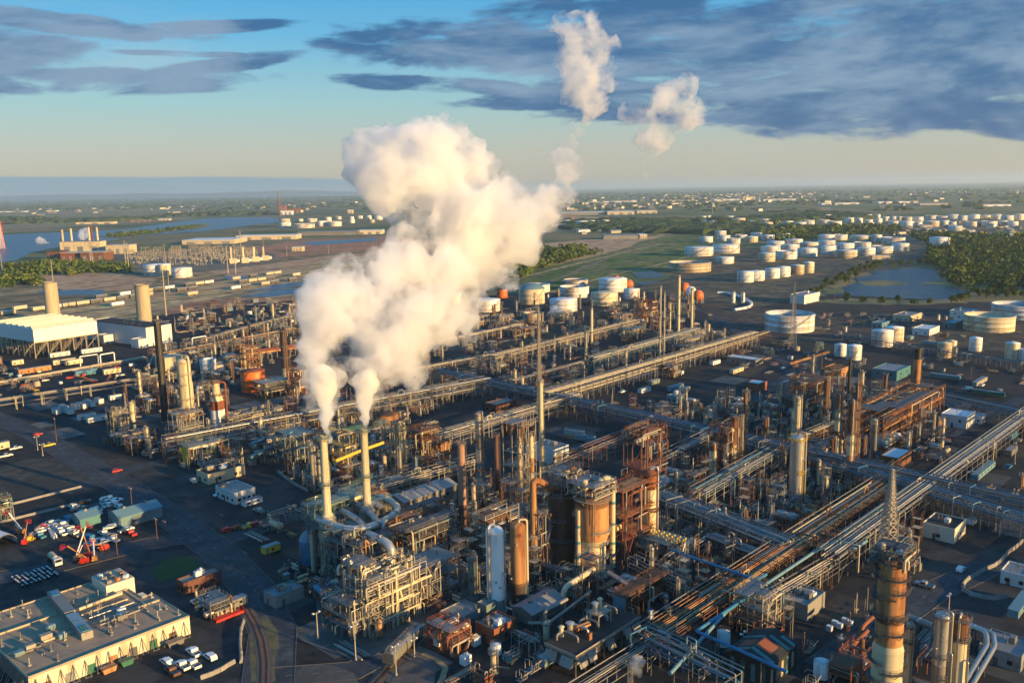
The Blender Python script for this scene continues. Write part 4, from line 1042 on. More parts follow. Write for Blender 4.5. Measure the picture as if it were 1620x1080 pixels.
mk_frame('galv', 'steel deck tower', 5, 5, [3, 6, 9], 11, 'tall', 12, None, 'structure', 'deck_structure', 1); mk_frame('rust', 'rusty deck tower', 6, 5, [3.5, 7, 10.5], 12, 'tall', 12, ['rust', 'silverw', 'pale', 'rustr'], 'structure', 'deck_structure', 1); mk_frame('pale', 'pale deck tower', 6, 4, [3, 6, 8.5], 13, 'tall', 12, None, 'structure', 'deck_structure', .9)
def mk_mani(mm, desc, s):
    rr = random.Random(s); p, q, v = MB(), MB(), MB()
    for i in range(4): y = i * .75 - 1.1; p.tube([(-3.5, y, .7), (3, y, .7), (3, y, rr.uniform(1.5, 4)), (3 + rr.uniform(.5, 1.5), y, rr.uniform(1.5, 4))], .17, 6)
    for i in range(6): x = i * 1.0 - 2.8; q.tube([(x, -1.8, .3), (x, -1.8, 1.7), (x, 1.8, 1.7), (x, 1.8, .3)], .12, 6)
    for i in range(6): x = i * 1.0 - 2.8; v.cyl((x, -.2, 1.7), (x, .2, 1.7), .28, n=8); v.cyl((x, 0, 1.7), (x, 0, 2.3), .06, n=6); v.cyl((x, 0, 2.28), (x, 0, 2.34), .25, n=8)
    tpl('mani', desc, 'pipe manifold', 'pipe_manifold', 4, ('header_pipe', p, mm), ('branch_pipe', q, 'silverw'), ('valve', v, rr.choice(['red', 'teal', 'grey', 'yellow'])))
mk_mani('silver', 'silver valve manifold', 1); mk_mani('rust', 'rusty valve manifold', 2); mk_mani('pale', 'pale valve manifold', 3)
def mk_low(desc, s, mats, L=11):
    rr = random.Random(s); f = MB(); parts = []
    for x in (-L*.4, 0, L*.4): f.box(x - .2, -2, 0, x + .2, 2, .45)
    y = -1.7
    while y < 1.7: r = rr.uniform(.1, .28); b = MB(); b.tube([(-L/2 - rr.uniform(0, 2), y + r, .46 + r), (L/2 + rr.uniform(0, 2), y + r, .46 + r)], r, 6); parts.append(('pipe', b, rr.choice(mats))); y += 2 * r + rr.uniform(.1, .3)
    tpl('low', desc, 'pipe run', 'sleeper_pipe_run', L * .5, ('sleeper', f, 'conc'), *parts)
mk_low('silver sleeper pipe run', 1, ['silver', 'silverw', 'galv']); mk_low('mixed sleeper pipe run', 2, PM); mk_low('rusty sleeper pipe run', 3, ['rust', 'rustr', 'pale'])
def mk_air(fm, desc):
    f, d, q = MB(), MB(), MB(); parts = []
    legs(f, (-4, 0, 4), (-2.6, 2.6), 5.5, .3)
    for x in (-4, 0, 4): f.bar((x, -2.6, 3), (x, 2.6, 5.4), .16)
    d.box(-4.4, -3, 5.5, 4.4, 3, 6.5)
    for x in (-2.1, 2.1): b = MB(); b.lathe([(1.75, 6.5), (1.85, 7.1), (1.6, 7.1), (1.6, 6.52), (1e-3, 6.52)], 16, x, 0); parts.append(('fan_ring', b, 'silver'))
    q.rail([(-4.8,-3.6),(4.8,-3.6),(4.8,3.6),(-4.8,3.6)], 5.6, 1.1, .07, True); q.tube([(-4.6, -2, 6), (-5.4, -2, 6), (-5.4, -2, .4)], .22, 6); q.tube([(-4.6, 2, 6), (-5.4, 2, 6), (-5.4, 2, .4)], .22, 6)
    tpl('air', desc, 'air cooler', 'air_cooler', 5.4, ('steel_frame', f, fm), ('cooler_bundle', d, 'silverw'), *parts, ('walkway', q, 'galv'))
mk_air('galv', 'fan air cooler bank'); mk_air('rust', 'rust framed air cooler bank')
def mk_slim(c, h, r, desc):
    a, d, p, k = MB(), MB(), MB(), MB(); a.lathe([(r * 1.15, 0), (r, 1), (r, h)], 12); a.dome(r, h, r * .6, 12)
    for z in (h * .4, h * .72, h * .97): ringplat(d, r, z, .9, z, z + 4); ringrail(d, r + .9, z, z, z + 4)
    ladder(k, r + .5, 0, 0, h, .6); p.tube([(0, 0, h + .3), (0, 0, h + 1.3), (-r - .5, 0, h + 1.3), (-r - .5, 0, 1.5), (-r - 3, 0, 1.5)], .2, 7)
    tpl('slim', desc, 'column', 'slim_column', r + 1.6, ('shell', a, c), ('platform', d, 'galv'), ('ladder', k, 'galv'), ('overhead_pipe', p, 'silverw'))
mk_slim('silver', 13, .75, 'slim silver column'); mk_slim('cream', 15, .9, 'slim cream column'); mk_slim('rust', 12, .7, 'slim rusty column'); mk_slim('silverw', 17, .8, 'slim dull column')
def mk_hut(wm, rm, desc, L=4, W=3, h=2.8):
    a, r, d, c = MB(), MB(), MB(), MB(); a.box(-L/2, -W/2, 0, L/2, W/2, h); r.box(-L/2 - .2, -W/2 - .2, h + .002, L/2 + .2, W/2 + .2, h + .15); d.box(-.5, -W/2 - .05, 0, .5, -W/2, 2.1); c.box(L/2, -.6, .6, L/2 + .5, .6, 1.6)
    tpl('hut', desc, 'shelter', 'equipment_shelter', 2.8, ('wall', a, wm), ('roof', r, rm), ('door', d, 'grey'), ('air_conditioner', c, 'galv'))
mk_hut('wallw', 'roofg', 'small white equipment hut'); mk_hut('grey', 'roofk', 'small grey equipment hut'); mk_hut('cream', 'roofg', 'small cream equipment hut', 5, 3); mk_hut('teal', 'cyan', 'small teal equipment hut', 3, 2.4)
def mk_smt(c, r, h, desc):
    a, b, k = MB(), MB(), MB(); a.lathe([(r, 0), (r, h), (r * .5, h + r * .15), (1e-3, h + r * .22)], 20); ringrail(b, r * .97, h, 0, 6.283, 14); ladder(k, r + .3, 0, 0, h, .6)
    b2 = MB(); b2.tube([(0, -r, .5), (0, -r - 2, .5), (2, -r - 2, .5)], .15, 6)
    tpl('smt', desc, 'tank', 'process_tank', r + 1, ('shell', a, c), ('roof_rail', b, 'galv'), ('ladder', k, 'galv'), ('pipe', b2, 'silverw'))
mk_smt('white', 2.4, 4.5, 'small white process tank'); mk_smt('silverw', 2.0, 5, 'small dull process tank'); mk_smt('tan', 2.8, 4, 'small tan process tank')
def mk_scaf(mm, L, W, h, desc):
    b, d = MB(), MB(); xs = [-L/2 + L * i / 2 for i in range(3)]; n = int(h / 2.2)
    legs(b, xs, (-W/2, W/2), h, .1)
    for k in range(1, n + 1):
        z = k * 2.2
        for y in (-W/2, W/2):
            b.bar((-L/2, y, z), (L/2, y, z), .08); b.bar((-L/2, y, z - 1.1), (L/2, y, z - 1.1), .06); b.bar((xs[k % 2], y, z - 2.2), (xs[k % 2 + 1], y, z), .07)
        for x in xs: b.bar((x, -W/2, z), (x, W/2, z), .08)
        if k % 2: d.box(-L/2, -W/2, z, L/2 * (.2 if k % 4 == 1 else 1), W/2, z + .06)
    tpl('scaf', desc, 'scaffold', 'scaffold_tower', max(L, W) * .5 + .4, ('tube_frame', b, mm), ('deck', d, 'tan'))
mk_scaf('galv', 4, 3, 13, 'thin grey scaffold tower'); mk_scaf('pale', 5, 3, 9, 'thin pale scaffold tower'); mk_scaf('rust', 4, 4, 15, 'thin rusty scaffold tower')
def mk_vent(m, h, desc):
    a, b, c = MB(), MB(), MB()
    for i, (x, y, q) in enumerate(((0, 0, 1), (.9, .3, .8), (.2, 1.0, .62))): a.cyl((x, y, 0), (x, y, h * q), .2 - .04 * i, n=7); b.cyl((x, y, h * q), (x, y, h * q + .5), .3 - .05 * i, n=7)
    for z in (h * .3, h * .55): c.bar((-.2, -.2, z), (1.1, .5, z), .12)
    a.tube([(0, 0, 1.2), (3, 0, 1.2), (3, 1.5, 1.2), (3, 1.5, .1)], .16, 6)
    tpl('vent', desc, 'vent pipe', 'vent_pipe_cluster', 1.4, ('pipe', a, m), ('outlet', b, 'galv'), ('bracket', c, 'galv'))
mk_vent('silverw', 13, 'slender grey vent pipes'); mk_vent('buff', 10, 'slender buff vent pipes'); mk_vent('rust', 15, 'slender rusty vent pipes')
NFILL = {}
REL = lambda dx, dy: ('left of' if dx < -1.1 * abs(dy) else 'right of' if dx > 1.1 * abs(dy) else 'behind' if dy > 0 else 'in front of')
def inside(p, poly):
    c = False; n = len(poly)
    for i in range(n):
        a, b = poly[i], poly[(i + 1) % n]
        if (a[1] > p[1]) != (b[1] > p[1]) and p[0] < (b[0] - a[0]) * (p[1] - a[1]) / (b[1] - a[1]) + a[0]: c = not c
    return c
W_NEAR = dict(exch=9, pump=9, drumv=8, drumh=6, frame=20, tall=10, mani=13, low=9, air=4, slim=4, hut=2, smt=1, scaf=8, vent=7)
W_LOW = dict(exch=9, pump=12, drumh=5, drumv=4, frame=9, mani=16, low=14, hut=4, smt=3, air=2)
W_MID = dict(exch=8, pump=4, drumv=8, drumh=5, frame=22, tall=13, mani=7, low=8, air=5, slim=11, hut=2, smt=2, scaf=9, vent=8)
def fill(px, cell, w, seed, keep=.85, mx=9999, sc=(.62, .95)):
    cell *= .8 if cell < 10 else .92
    rr = random.Random(seed); poly = [at(*p) for p in px]
    uv = [(p.dot(U), p.dot(V)) for p in poly]; u0, u1 = min(a for a, _ in uv), max(a for a, _ in uv); v0, v1 = min(b for _, b in uv), max(b for _, b in uv)
    ks = list(w); ws = [w[k] for k in ks]; spots = []
    u = u0
    while u < u1:
        v = v0
        while v < v1:
            q = U * (u + rr.uniform(-.25, .25) * cell) + V * (v + rr.uniform(-.25, .25) * cell)
            if inside(q, poly) and rr.random() < keep: spots.append(q)
            v += cell
        u += cell
    rr.shuffle(spots)
    for q in spots[:mx]:
        x, y, _ = proj(q.x, q.y, 0)
        if not (-90 < x < 1710 and y < 1150): continue
        for _ in range(4):
            k = rr.choices(ks, ws)[0]; e = rr.choice(TPL[k])
            if free(q, e[2] * .62): break
        else: continue
        rz = TH + rr.choice([0, 0, math.pi / 2, math.pi, -math.pi / 2]); s = rr.uniform(*sc)
        if not e[3]: o = e[0]; e[3] = True; o.location = (q.x, q.y, GZ); o.rotation_euler.z = rz
        else: o = dup(e[0], q, rz, z=GZ)
        o.scale = (s, s, s * rr.uniform(.9, 1.12)); o['group'] = e[1] + 's among the units' if not e[1].endswith('s') else e[1] + ' among the units'
        occ(q, e[2] * .6); auto(o, e[1]); NFILL[k] = NFILL.get(k, 0) + 1
# ---------------------------------------------------------------- foreground units, one by one
def V3(p, z): return Vector((p[0], p[1], z))
def lu_to(px, py, xt):
    p = at(px, py); L = 0
    while L < 400 and proj(*(p + U * L), 0)[0] < xt: L += .5
    return L / 1.12
def lv_to(px, py, xt):
    p = at(px, py); L = 0
    while L < 400 and proj(*(p + V * L), 0)[0] > xt: L += .5
    return L / 1.12
# twin stacks on scrubber vessels
p1 = at(523, 905); p2 = at(585, 889)
for p, nm, lk in ((p1, 'buff stack with white plume, left of the steaming pair, on a fat vessel', 'left steaming stack'), (p2, 'buff stack with white plume, right of the steaming pair, on a fat vessel', 'right steaming stack')):
    column(0, 0, 0, 0, nm, 'buff', [(0, .38, 'tan'), (.38, .42, 'silverw'), (.42, .955, 'buff'), (.955, 1, 'tan')], 3, 'open', 'chimney', 'chimney_stack', None, lk, None, 'green', 3.0, 46.6, p, 'steaming stack pair', [(1, 0), (1, .39), (.46, .44), (.41, .8), (.39, 1)], n=24, seams=4)
# flue ducts round the vessel heads
zd = 18.3
def duct(pts, r, label, m='silver', lmk=None, sup=0): return line(pts, r, m, label, 'flue_duct', sup, 'pale', lmk, 'duct', None, 'galv', 14)
duct([(490, 812, zd), (503, 822, zd), (552, 838, zd), (588, 833, zd), (600, 826, zd)], 1.25, 'long silver duct curving round the front of the left vessel', lmk='long silver flue duct', sup=16)
duct([(541, 808, zd + 1), (560, 818, zd + 1), (574, 830, zd), (580, 840, 17)], 1.1, 'banded duct falling forward between the two stacks')
duct([(560, 796, zd + 1), (577, 803, zd + 1), (592, 818, zd + 1), (598, 830, zd)], 1.15, 'thick banded duct next to the right stack foot')
duct([(602, 786, zd + 1), (622, 795, zd + 1), (631, 806, zd + 1), (618, 818, zd), (604, 824, zd), (603, 842, 15)], 1.2, 'looping duct bending back beside the shed', lmk='looping duct')
duct([(573, 800, zd + 2), (590, 795, zd + 2), (604, 803, zd + 1)], 1.1, 'short pale duct crossing near the right stack')
b0 = Q(582, 845, 16.5); e0 = Q(619, 862, 16.5)
duct([b0, e0, V3(e0, 9)], 1.5, 'big bright elbow duct turning down into the pipe block', lmk='big elbow duct')
structure(588, 868, 7, 6, [11, 15, 18.5], 'orange painted truss around the duct junction', 3, 2, 'rusto', 'rustr', seed=5, nves=0, npipe=6, stair=False, lmk='orange duct truss', deckp=.3, pm=['rusto', 'silverw'])
# green walkways round the stacks
for k, (x, y, z, lu, lv) in enumerate(((508, 838, 0, 9, 7), (560, 800, 0, 13, 6), (590, 822, 0, 8, 6))):
    structure(x, y + 60, lu, lv, [7, 13, 18.8], ['grey green platform tower holding the left vessel', 'grey green platform tower between the vessels', 'grey green platform tower holding the right vessel'][k], 3, 2, 'green', 'green', 'platform_tower', seed=20 + k, nves=2, npipe=14, pm=['silver', 'silverw', 'green', 'pale'], deckp=.8)
structure(546, 935, 10, 8, [5, 10, 15, 18], 'dense pipe tower between the left vessel and the cream block', 3, 2, 'galv', 'green', seed=24, nves=6, npipe=26, pm=['silver', 'silverw', 'pale', 'green', 'cream'], lmk='dense middle pipe tower')
structure(575, 945, 12, 8, [5, 9, 13, 16.5], 'dim pipe tower behind the cream block', 3, 2, 'galv', 'steel', seed=25, nves=6, npipe=26, pm=['silver', 'silverw', 'pale', 'rusto'], vm=['tan', 'silver', 'cream'])
structure(0, 0, 18, 7, [18.5, 21.5], 'green railed gallery round the two stack shoulders', 5, 2, 'green', 'green', 'stack_gallery', seed=26, nves=2, npipe=18, p=p1 - U * 3 + V * 2.8, zb=16, stair=False, pm=['green', 'silver', 'pale'], deckp=.9)
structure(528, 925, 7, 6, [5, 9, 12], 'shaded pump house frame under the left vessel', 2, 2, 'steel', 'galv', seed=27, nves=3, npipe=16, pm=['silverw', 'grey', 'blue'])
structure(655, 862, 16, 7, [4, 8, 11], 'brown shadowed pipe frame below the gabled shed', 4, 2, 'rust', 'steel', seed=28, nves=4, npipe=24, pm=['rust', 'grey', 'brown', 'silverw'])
# the lit pipe block on the apron
structure(585, 1012, lu_to(585, 1012, 676), 9.5, [4.5, 8.5, 12.5, 16.0], 'tall block of cream pipes stacked in a steel frame, lit yellow', 6, 2, 'pale', 'galv', 'pipe_block', lmk='tall cream pipe block', seed=31, nves=7, npipe=56, pm=['cream', 'pale', 'cream', 'silver', 'buff'], rmin=.16, rmax=.5, deckp=.15)
structure(676, 965, 12, 9, [4, 9, 13], 'open frame with tan drums at the far end of the apron', 3, 2, 'galv', 'galv', seed=33, nves=5, npipe=14, vm=['tan', 'rust', 'buff'], lmk='tan drum frame')
structure(556, 1018, 8, 12, [3.5, 7, 10.5], 'shadowed pipe frame at the corner of the apron', 2, 3, 'galv', 'galv', seed=34, nves=4, npipe=26, pm=['silver', 'galv', 'pale', 'cream'], lmk='apron corner frame')
structure(571, 1000, 6, 7, [5, 10, 15, 19], 'narrow steel tower with silver downpipes before the vessels', 2, 2, 'galv', 'galv', seed=35, nves=3, npipe=22, pm=['silver', 'silver', 'cream'], rmax=.55, lmk='silver downpipe tower')
structure(640, 905, 22, 10, [5, 10, 13], 'dark flat topped pipe deck behind the cream block', 4, 2, 'steel', 'steel', seed=36, nves=6, npipe=30, lmk='dark pipe deck', deckp=.6)
structure(600, 900, 14, 9, [5, 10, 14.5], 'rusty topped boiler frame beside the big elbow duct', 3, 2, 'rust', 'steel', seed=37, nves=6, npipe=24, pm=['silver', 'rusto', 'cream', 'silverw'], vm=['cream', 'tan', 'rusto'])
for k in range(5):
    q = at(512 + k * 9, 950 + k * 8)
    line([V3(q, .3), V3(q, 4.6), V3(q - V * 6, 4.6) if k % 2 else V3(q + U * 5, 4.6)], .55, 'blue', ['leftmost', 'second', 'third', 'fourth', 'last'][k] + ' of the blue pipe legs left of the apron', 'blue_pipe', 0)
line([(500, 928, 5), (548, 968, 5)], 1.0, 'blue', 'fat blue header lying over the blue pipe legs', 'blue_header', 9, 'blue', 'blue header')
tank(476, 507, 854, 897, 'dome', 'blue', 'cyan', 'dark blue round tank with pale dome beside the left vessel', name='process_tank', lmk='dark blue tank')
column(497, 905, 838, 8, 'dull tan drum half hidden behind the left vessel', 'tan', None, 1)
box_trailer(420, 882, 6.2, 'yellow container with pale blue roof on the yard', 'yellow', 3.0, 2.6, rz=TH, name='storage_container', lmk='yellow container', cat='container')
building(437, 965, 9, 6, 3.5, 'low grey pump shelter with pale flat roof by the road', 'conc', 'roofg', lmk='grey pump shelter', win=0, seed=3)
building(640, 822, lu_to(640, 822, 722), 9, 6.5, 'long grey gabled shed with green stained walls', 'silverw', 'roofg', 'gable', 'long_shed', 'long gabled shed', win=3, seed=5, roll=2)
stack(733, 840, 700, 13, 'thick pinkish brown stack beside the gabled shed', 'pinkb', [(0, .3, 'brown'), (.3, 1, 'pinkb')], 'pinkish brown stack')
stack(787, 790, 687, 8, 'slim dark brown stack behind the white tower', 'brown', None, 'slim dark brown stack')
column(759, 765, 652, 11, 'banded silver tower with wide basket platform on top', 'silver', [(0, .3, 'cyan'), (.3, .5, 'cream'), (.5, .78, 'silverw'), (.78, 1, 'silver')], 5, 'dome', plat='rust', lmk='basket topped tower')
# frame with two cream columns
sp = at(826, 788)
structure(826, 788, 8, 9, [6, 12, 18, ht(826, 788, 676)], 'pale open tower frame with a sloping side', 2, 2, 'pale', 'galv', 'open_tower', lmk='pale tower frame', seed=40, nves=0, npipe=6, deckp=.3)
column(823, 782, 690, 8.5, 'left cream column inside the pale tower frame', 'cream', [(0, .4, 'buff'), (.4, 1, 'cream')], 2)
column(841, 780, 684, 8.5, 'right cream and rust column inside the pale tower frame', 'rusto', [(0, .35, 'cream'), (.35, .6, 'rusto'), (.6, 1, 'cream')], 2)
# flare stack and lattice
column(857, 752, 602, 8.5, 'tall tan flare stack rising above the units', 'buff', None, 1, 'flat', 'chimney', 'flare_stack', None, 'tall tan flare stack', None, cone=[(1.25, 0), (1, .08), (.82, 1)], seams=6)
lattice(854, 668, 470, 3.4, 'thin guyed lattice mast directly behind the tan flare stack', .5, 4, 'pale', lmk='thin guyed mast', w=.22)
# reactor group
column(785, 968, 832, 28, 'smooth white cylinder tower on a slotted concrete skirt', 'white2', [(0, .17, 'conc'), (.17, 1, 'white')], 0, 'dome', 'vessel', 'hopper_vessel', None, 'white cylinder tower', 'silver', n=32, plat='pale')
wt = at(785, 968); hw_ = ht(785, 968, 832)
structure(0, 0, 13, 4.5, [hw_ - 1.5, hw_ + 1], 'pipe walkway joining the tops of the white and orange towers', 4, 1, 'pale', 'rust', 'top_walkway', zb=hw_ - 2.6, seed=43, nves=1, npipe=9, p=wt - U * 1 + V * 2.6, stair=False, brace=False, pm=['white', 'cream', 'rust'])
rgc = at(937, 905)
column(821, 957, 826, 24, 'orange rust coated cylinder tower right of the white one', 'rusto', [(0, .26, 'dark'), (.26, .30, 'rust'), (.30, 1, 'rusto')], 0, 'dome', 'vessel', 'hopper_vessel', None, 'orange cylinder tower', 'cream', n=28, plat='pale')
column(748, 948, 880, 13, 'short grey green drum in the shade left of the white tower', 'green', None, 2, 'dome', 'vessel', 'process_vessel', None, 'short grey drum')
column(845, 905, 842, 20, 'squat rusty vessel with domed head', 'rust', [(0, .5, 'rust'), (.5, 1, 'rusto')], 3, 'dome', 'vessel', 'process_vessel', None, 'squat rusty vessel', 'rust', plat='pale')
rb = at(845, 905); hh = ht(845, 905, 757)
line([V3(rb, ht(845, 905, 845)), V3(rb, hh), V3(at(890, 888), ht(890, 888, 768) - 2)], 1.1, 'rusto', 'orange overhead duct climbing from the squat rusty vessel', 'rusty_duct', 0, 'rust', 'orange overhead duct', 'duct')
column(890, 888, 768, 44, 'huge dark vessel ringed by many railed platforms', 'dark', [(0, .3, 'brown'), (.3, 1, 'dark')], 6, 'dome', 'vessel', 'reactor_vessel', None, 'huge dark vessel', 'rust', n=32, plat='galv')
structure(853, 908, 5, 5, [5, 10, 15, 20], 'scaffold stair tower left of the huge dark vessel', 2, 2, 'galv', 'galv', 'stair_tower', seed=44, nves=1, npipe=10, lmk='scaffold stair tower')
structure(905, 892, 9, 7, [24, 28, 31.5], 'cluttered top deck over the huge dark vessel', 3, 2, 'galv', 'galv', zb=23, seed=45, nves=5, npipe=16, p=at(890, 888) - U * 4.5 - V * 3.5, vm=['silver', 'cream', 'rusto'])
rg = at(937, 905); rgh = ht(937, 905, 772)
column(937, 905, 772, 52, 'great rust and cream reactor drum glowing in the sun', 'rusto', [(0, .36, 'cream'), (.36, .46, 'buff'), (.46, .9, 'rusto'), (.9, 1, 'rust')], 5, 'dome', 'vessel', 'reactor_vessel', None, 'great rust and cream reactor', None, n=40, plat='pale', cone=[(.82, 0), (.82, .4), (1, .5), (1, 1)], seams=0)
structure(0, 0, 10, 10, [rgh - 1.2, rgh + 1.6], 'crowded railed deck on the head of the great reactor', 3, 3, 'pale', 'galv', 'crown_deck', zb=rgh - 2.4, seed=46, nves=5, npipe=18, p=rg - U * 5 - V * 5, stair=False, brace=False, vm=['rusto', 'cream', 'silver'], deckp=.6)
for (x, y, yt, lab, lk, tow) in ((969, 898, 760, 'thick cream riser pipe with teal bands right of the great reactor', 'right cream riser', 1), (915, 912, 806, 'cream riser pipe with teal bands left of the great reactor', 'left cream riser', 0)):
    q = at(x, y); h = ht(x, y, yt); pts = [V3(q, 0), V3(q, h)]
    if tow: m = rg + (q - rg) * .35; pts += [V3(q.lerp(rg, .3), h + 1.5), V3(m, h + .6), V3(m, rgh - .5)]
    r = 4.3 * mpp(x, y)
    o = line(pts, r, 'cream', lab, 'riser_pipe', 0, 'teal', lk, 'pipe', 3.0)
    b = MB()
    for f_ in (.15, .28, .5, .74): b.cyl((0, 0, h * f_), (0, 0, h * f_ + .9), r * 1.06, n=12)
    b.build('paint_band', M['teal'], o); occ(q, r + 1)
lv3 = [ht(985, 892, y) for y in (856, 824, 782)]
structure(985, 892, lu_to(985, 892, 1040), 6.5, lv3, 'red oxide truss tower with sloping orange decks', 4, 2, 'rustr', 'rusto', 'truss_tower', lmk='red oxide truss tower', seed=51, nves=3, npipe=16, pm=['rust', 'silver', 'pale', 'rustr'], deckp=.9)
column(1027, 862, 742, 21, 'sunlit yellow column cased in platforms at the truss end', 'buff', [(0, .5, 'buff'), (.5, .8, 'cream'), (.8, 1, 'rustr')], 6, 'dome', 'column', 'distillation_column', None, 'sunlit yellow column', 'silver', plat='rust')
structure(1015, 790, 16, 8, [4, 8, 12, 22, 27], 'dense rusty platform maze behind the truss tower', 3, 2, 'rust', 'rustr', seed=52, nves=5, npipe=22, pm=['rust', 'silver', 'pale', 'rustr'])
# valve deck with yellow vent stubs
vd = structure(1075, 905, 9, 16, [4, 7.5], 'pipe deck crowned by a row of yellow vent stubs', 2, 4, 'galv', 'green', 'vent_deck', lmk='yellow vent stub deck', seed=53, nves=3, npipe=18, stair=False)
for k in range(14):
    b = MB(); x, y = (k % 2) * 1.6 + 3, 1 + (k // 2) * 2.1; b.tube([(x, y, 7.7), (x, y, 9.6), (x + .7, y, 9.6), (x + .7, y, 9.0)], .18, 6); b.build('vent_stub', M['yellow'], vd)
# compressor hall with black roof and tilted wall panels
cp = at(911, 1039, 6.1); ch = thing('compressor_hall', 'flat black roofed hall with tilted wall panels and machines on top', 'building', cp, TH, None, GZ)
b = MB(); b.box(0, 0, 5.4, 26.5, 10.2, 5.9); b.build('roof', M['roofk'], ch)
b = MB(); b.box(-.15, -.15, 5.2, 26.65, -.001, 6.1); b.box(-.15, 0, 5.2, -.001, 10.2, 6.1); b.build('eave_beam', M['pale'], ch)
b = MB(); legs(b, [.2 + 3.7 * i for i in range(8)], (.2, 10), 5.2, .35); b.build('column', M['steel'], ch)
b = MB(); b.box(2, 3.4, 0, 25.8, 9.6, 5.2); b.build('inner_wall', M['grey'], ch)
for i in range(7):
    if i in (2, 4): continue
    x0 = 3.7 * i + .4; b = MB(); b._add([(x0,-.2,4.9),(x0+3,-.2,4.9),(x0+3,-1.3,2.6),(x0,-1.3,2.6),(x0,-.25,4.85),(x0+3,-.25,4.85),(x0+3,-1.35,2.55),(x0,-1.35,2.55)], [(0,1,2,3),(7,6,5,4),(0,4,5,1),(2,6,7,3)]); b.build('wall_panel', M['silver' if i % 3 else 'galv'], ch)
for i in range(2):
    y0 = 5.1 * i + .6; b = MB(); b._add([(-.2,y0,4.9),(-.2,y0+3.8,4.9),(-1.3,y0+3.8,2.6),(-1.3,y0,2.6),(-.25,y0,4.85),(-.25,y0+3.8,4.85),(-1.35,y0+3.8,2.55),(-1.35,y0,2.55)], [(3,2,1,0),(4,5,6,7)]); b.build('wall_panel', M['silverw'], ch)
b = MB(); legs(b, (14, 19), (4, 8), 9.5, .25, 5.9); b.bar((14,4,9.5),(19,4,9.5),.3); b.bar((14,8,9.5),(19,8,9.5),.3); b.box(14, 4, 9.5, 19, 8, 9.62); b.rail([(14,4),(19,4),(19,8),(14,8)], 9.62, 1.1, .08, True); b.build('roof_frame', M['pale'], ch)
for i, (x, y, z, r, m) in enumerate(((15, 6, 9.7, .7, 'silver'), (17.6, 6.5, 9.7, .5, 'cream'), (8, 8.6, 5.9, .8, 'silver'), (5, 9, 5.9, .6, 'cream'))):
    b = MB(); b.cyl((x, y, z), (x, y, z + 2.8), r, n=12); b.cyl((x, y, z + 2.8), (x, y, z + 3.2), r * 1.5, r * .7, 12); b.build('silencer', M[m], ch)
b = MB(); b.vessel((9, 7.4, 7), (13, 6.6, 7), .8); b.build('roof_drum', M['rusto'], ch)
for i in range(5):
    b = MB(); x = 3 + 4.5 * i; b.tube([(x, 8.8, 5.9), (x, 8.8, 7.4), (x + 2.5, 8.8, 7.4), (x + 2.5, 4 + i * .4, 7.4), (x + 2.5, 4 + i * .4, 5.95)], .35, 8); b.build('roof_pipe', M['silver' if i % 2 else 'galv'], ch)
b = MB(); b.bc(8.5, 2.6, 5.9, 1.1, .8, 1.9); b.build('roof_cabinet', M['rusto'], ch)
ch.scale = (1.085, 1.04, 1); occ(cp + U * 7 + V * 5, 7); occ(cp + U * 19 + V * 5, 7); lm('black roofed compressor hall', cp + U * 13 + V * 5)
# rusty gallery, silver bends
gl = structure(990, 985, 20, 4.5, [4, 7.2], 'rust roofed gallery over a line of brown drums', 5, 1, 'rust', 'rust', 'gallery', lmk='rust roofed gallery', seed=61, nves=6, npipe=12, vm=['rust', 'brown', 'rusto'], deckp=1, stair=False)
b = MB(); b.box(-.12, 0, .5, -.02, 4.5, 7); b.build('end_panel', M['cyan'], gl)
q = at(891, 962); h = ht(891, 962, 930)
line([V3(q, 0), V3(q, h), V3(q + U * 15, h + 1)], .9, 'cream', 'cream elbow pipe rising beside the pitched grey hut', 'elbow_pipe', 0, 'pale', 'cream elbow pipe', 'pipe', 3)
line([(836, 985, 4.5), (868, 985, 4.5), (935, 935, 4.5)], .45, 'silverw', 'long straight silver line behind the black hall', 'overhead_pipe', 9)
q = at(862, 1000)
line([V3(q, 0), V3(q, 6.5), V3(q + U * 10, 6.5)], .55, 'silverw', 'grey riser at the back corner of the black hall', 'riser_pipe', 0)
line([(962, 905, 7), (1002, 930, 7), (985, 940, 7), (975, 930, 5)], .75, 'silver', 'silver loop pipe jutting from the great reactor base', 'loop_pipe', 0, 'pale')
building(842, 992, 13, 7, 3.4, 'grey hut with pitched roof behind the black hall', 'galv', 'roofg', 'gable', 'pitched_hut', 'pitched grey hut', win=0)
building(782, 1025, 8, 6.5, 4.6, 'red oxide shed with pale flat roof and blue door panel', 'rustr', 'roofg', lmk='red oxide shed', nac=2, seed=8, win=1)
building(725, 1000, 9, 7, 3.2, 'low dark shed with grey slab roof near the tank car', 'grey', 'conc', lmk='low dark shed', nac=0, win=0, seed=9)
building(770, 985, 4, 3.5, 4.5, 'tall teal green switch cabinet house', 'green', 'roofg', nac=0, nvent=0, win=0, name='switch_house')
structure(712, 1042, 7, 8, [3.5, 7], 'red pipe frame with white boxes near the bottom edge', 2, 2, 'rustr', 'galv', seed=62, nves=2, npipe=14, pm=['rustr', 'red', 'pale'], lmk='red pipe frame')
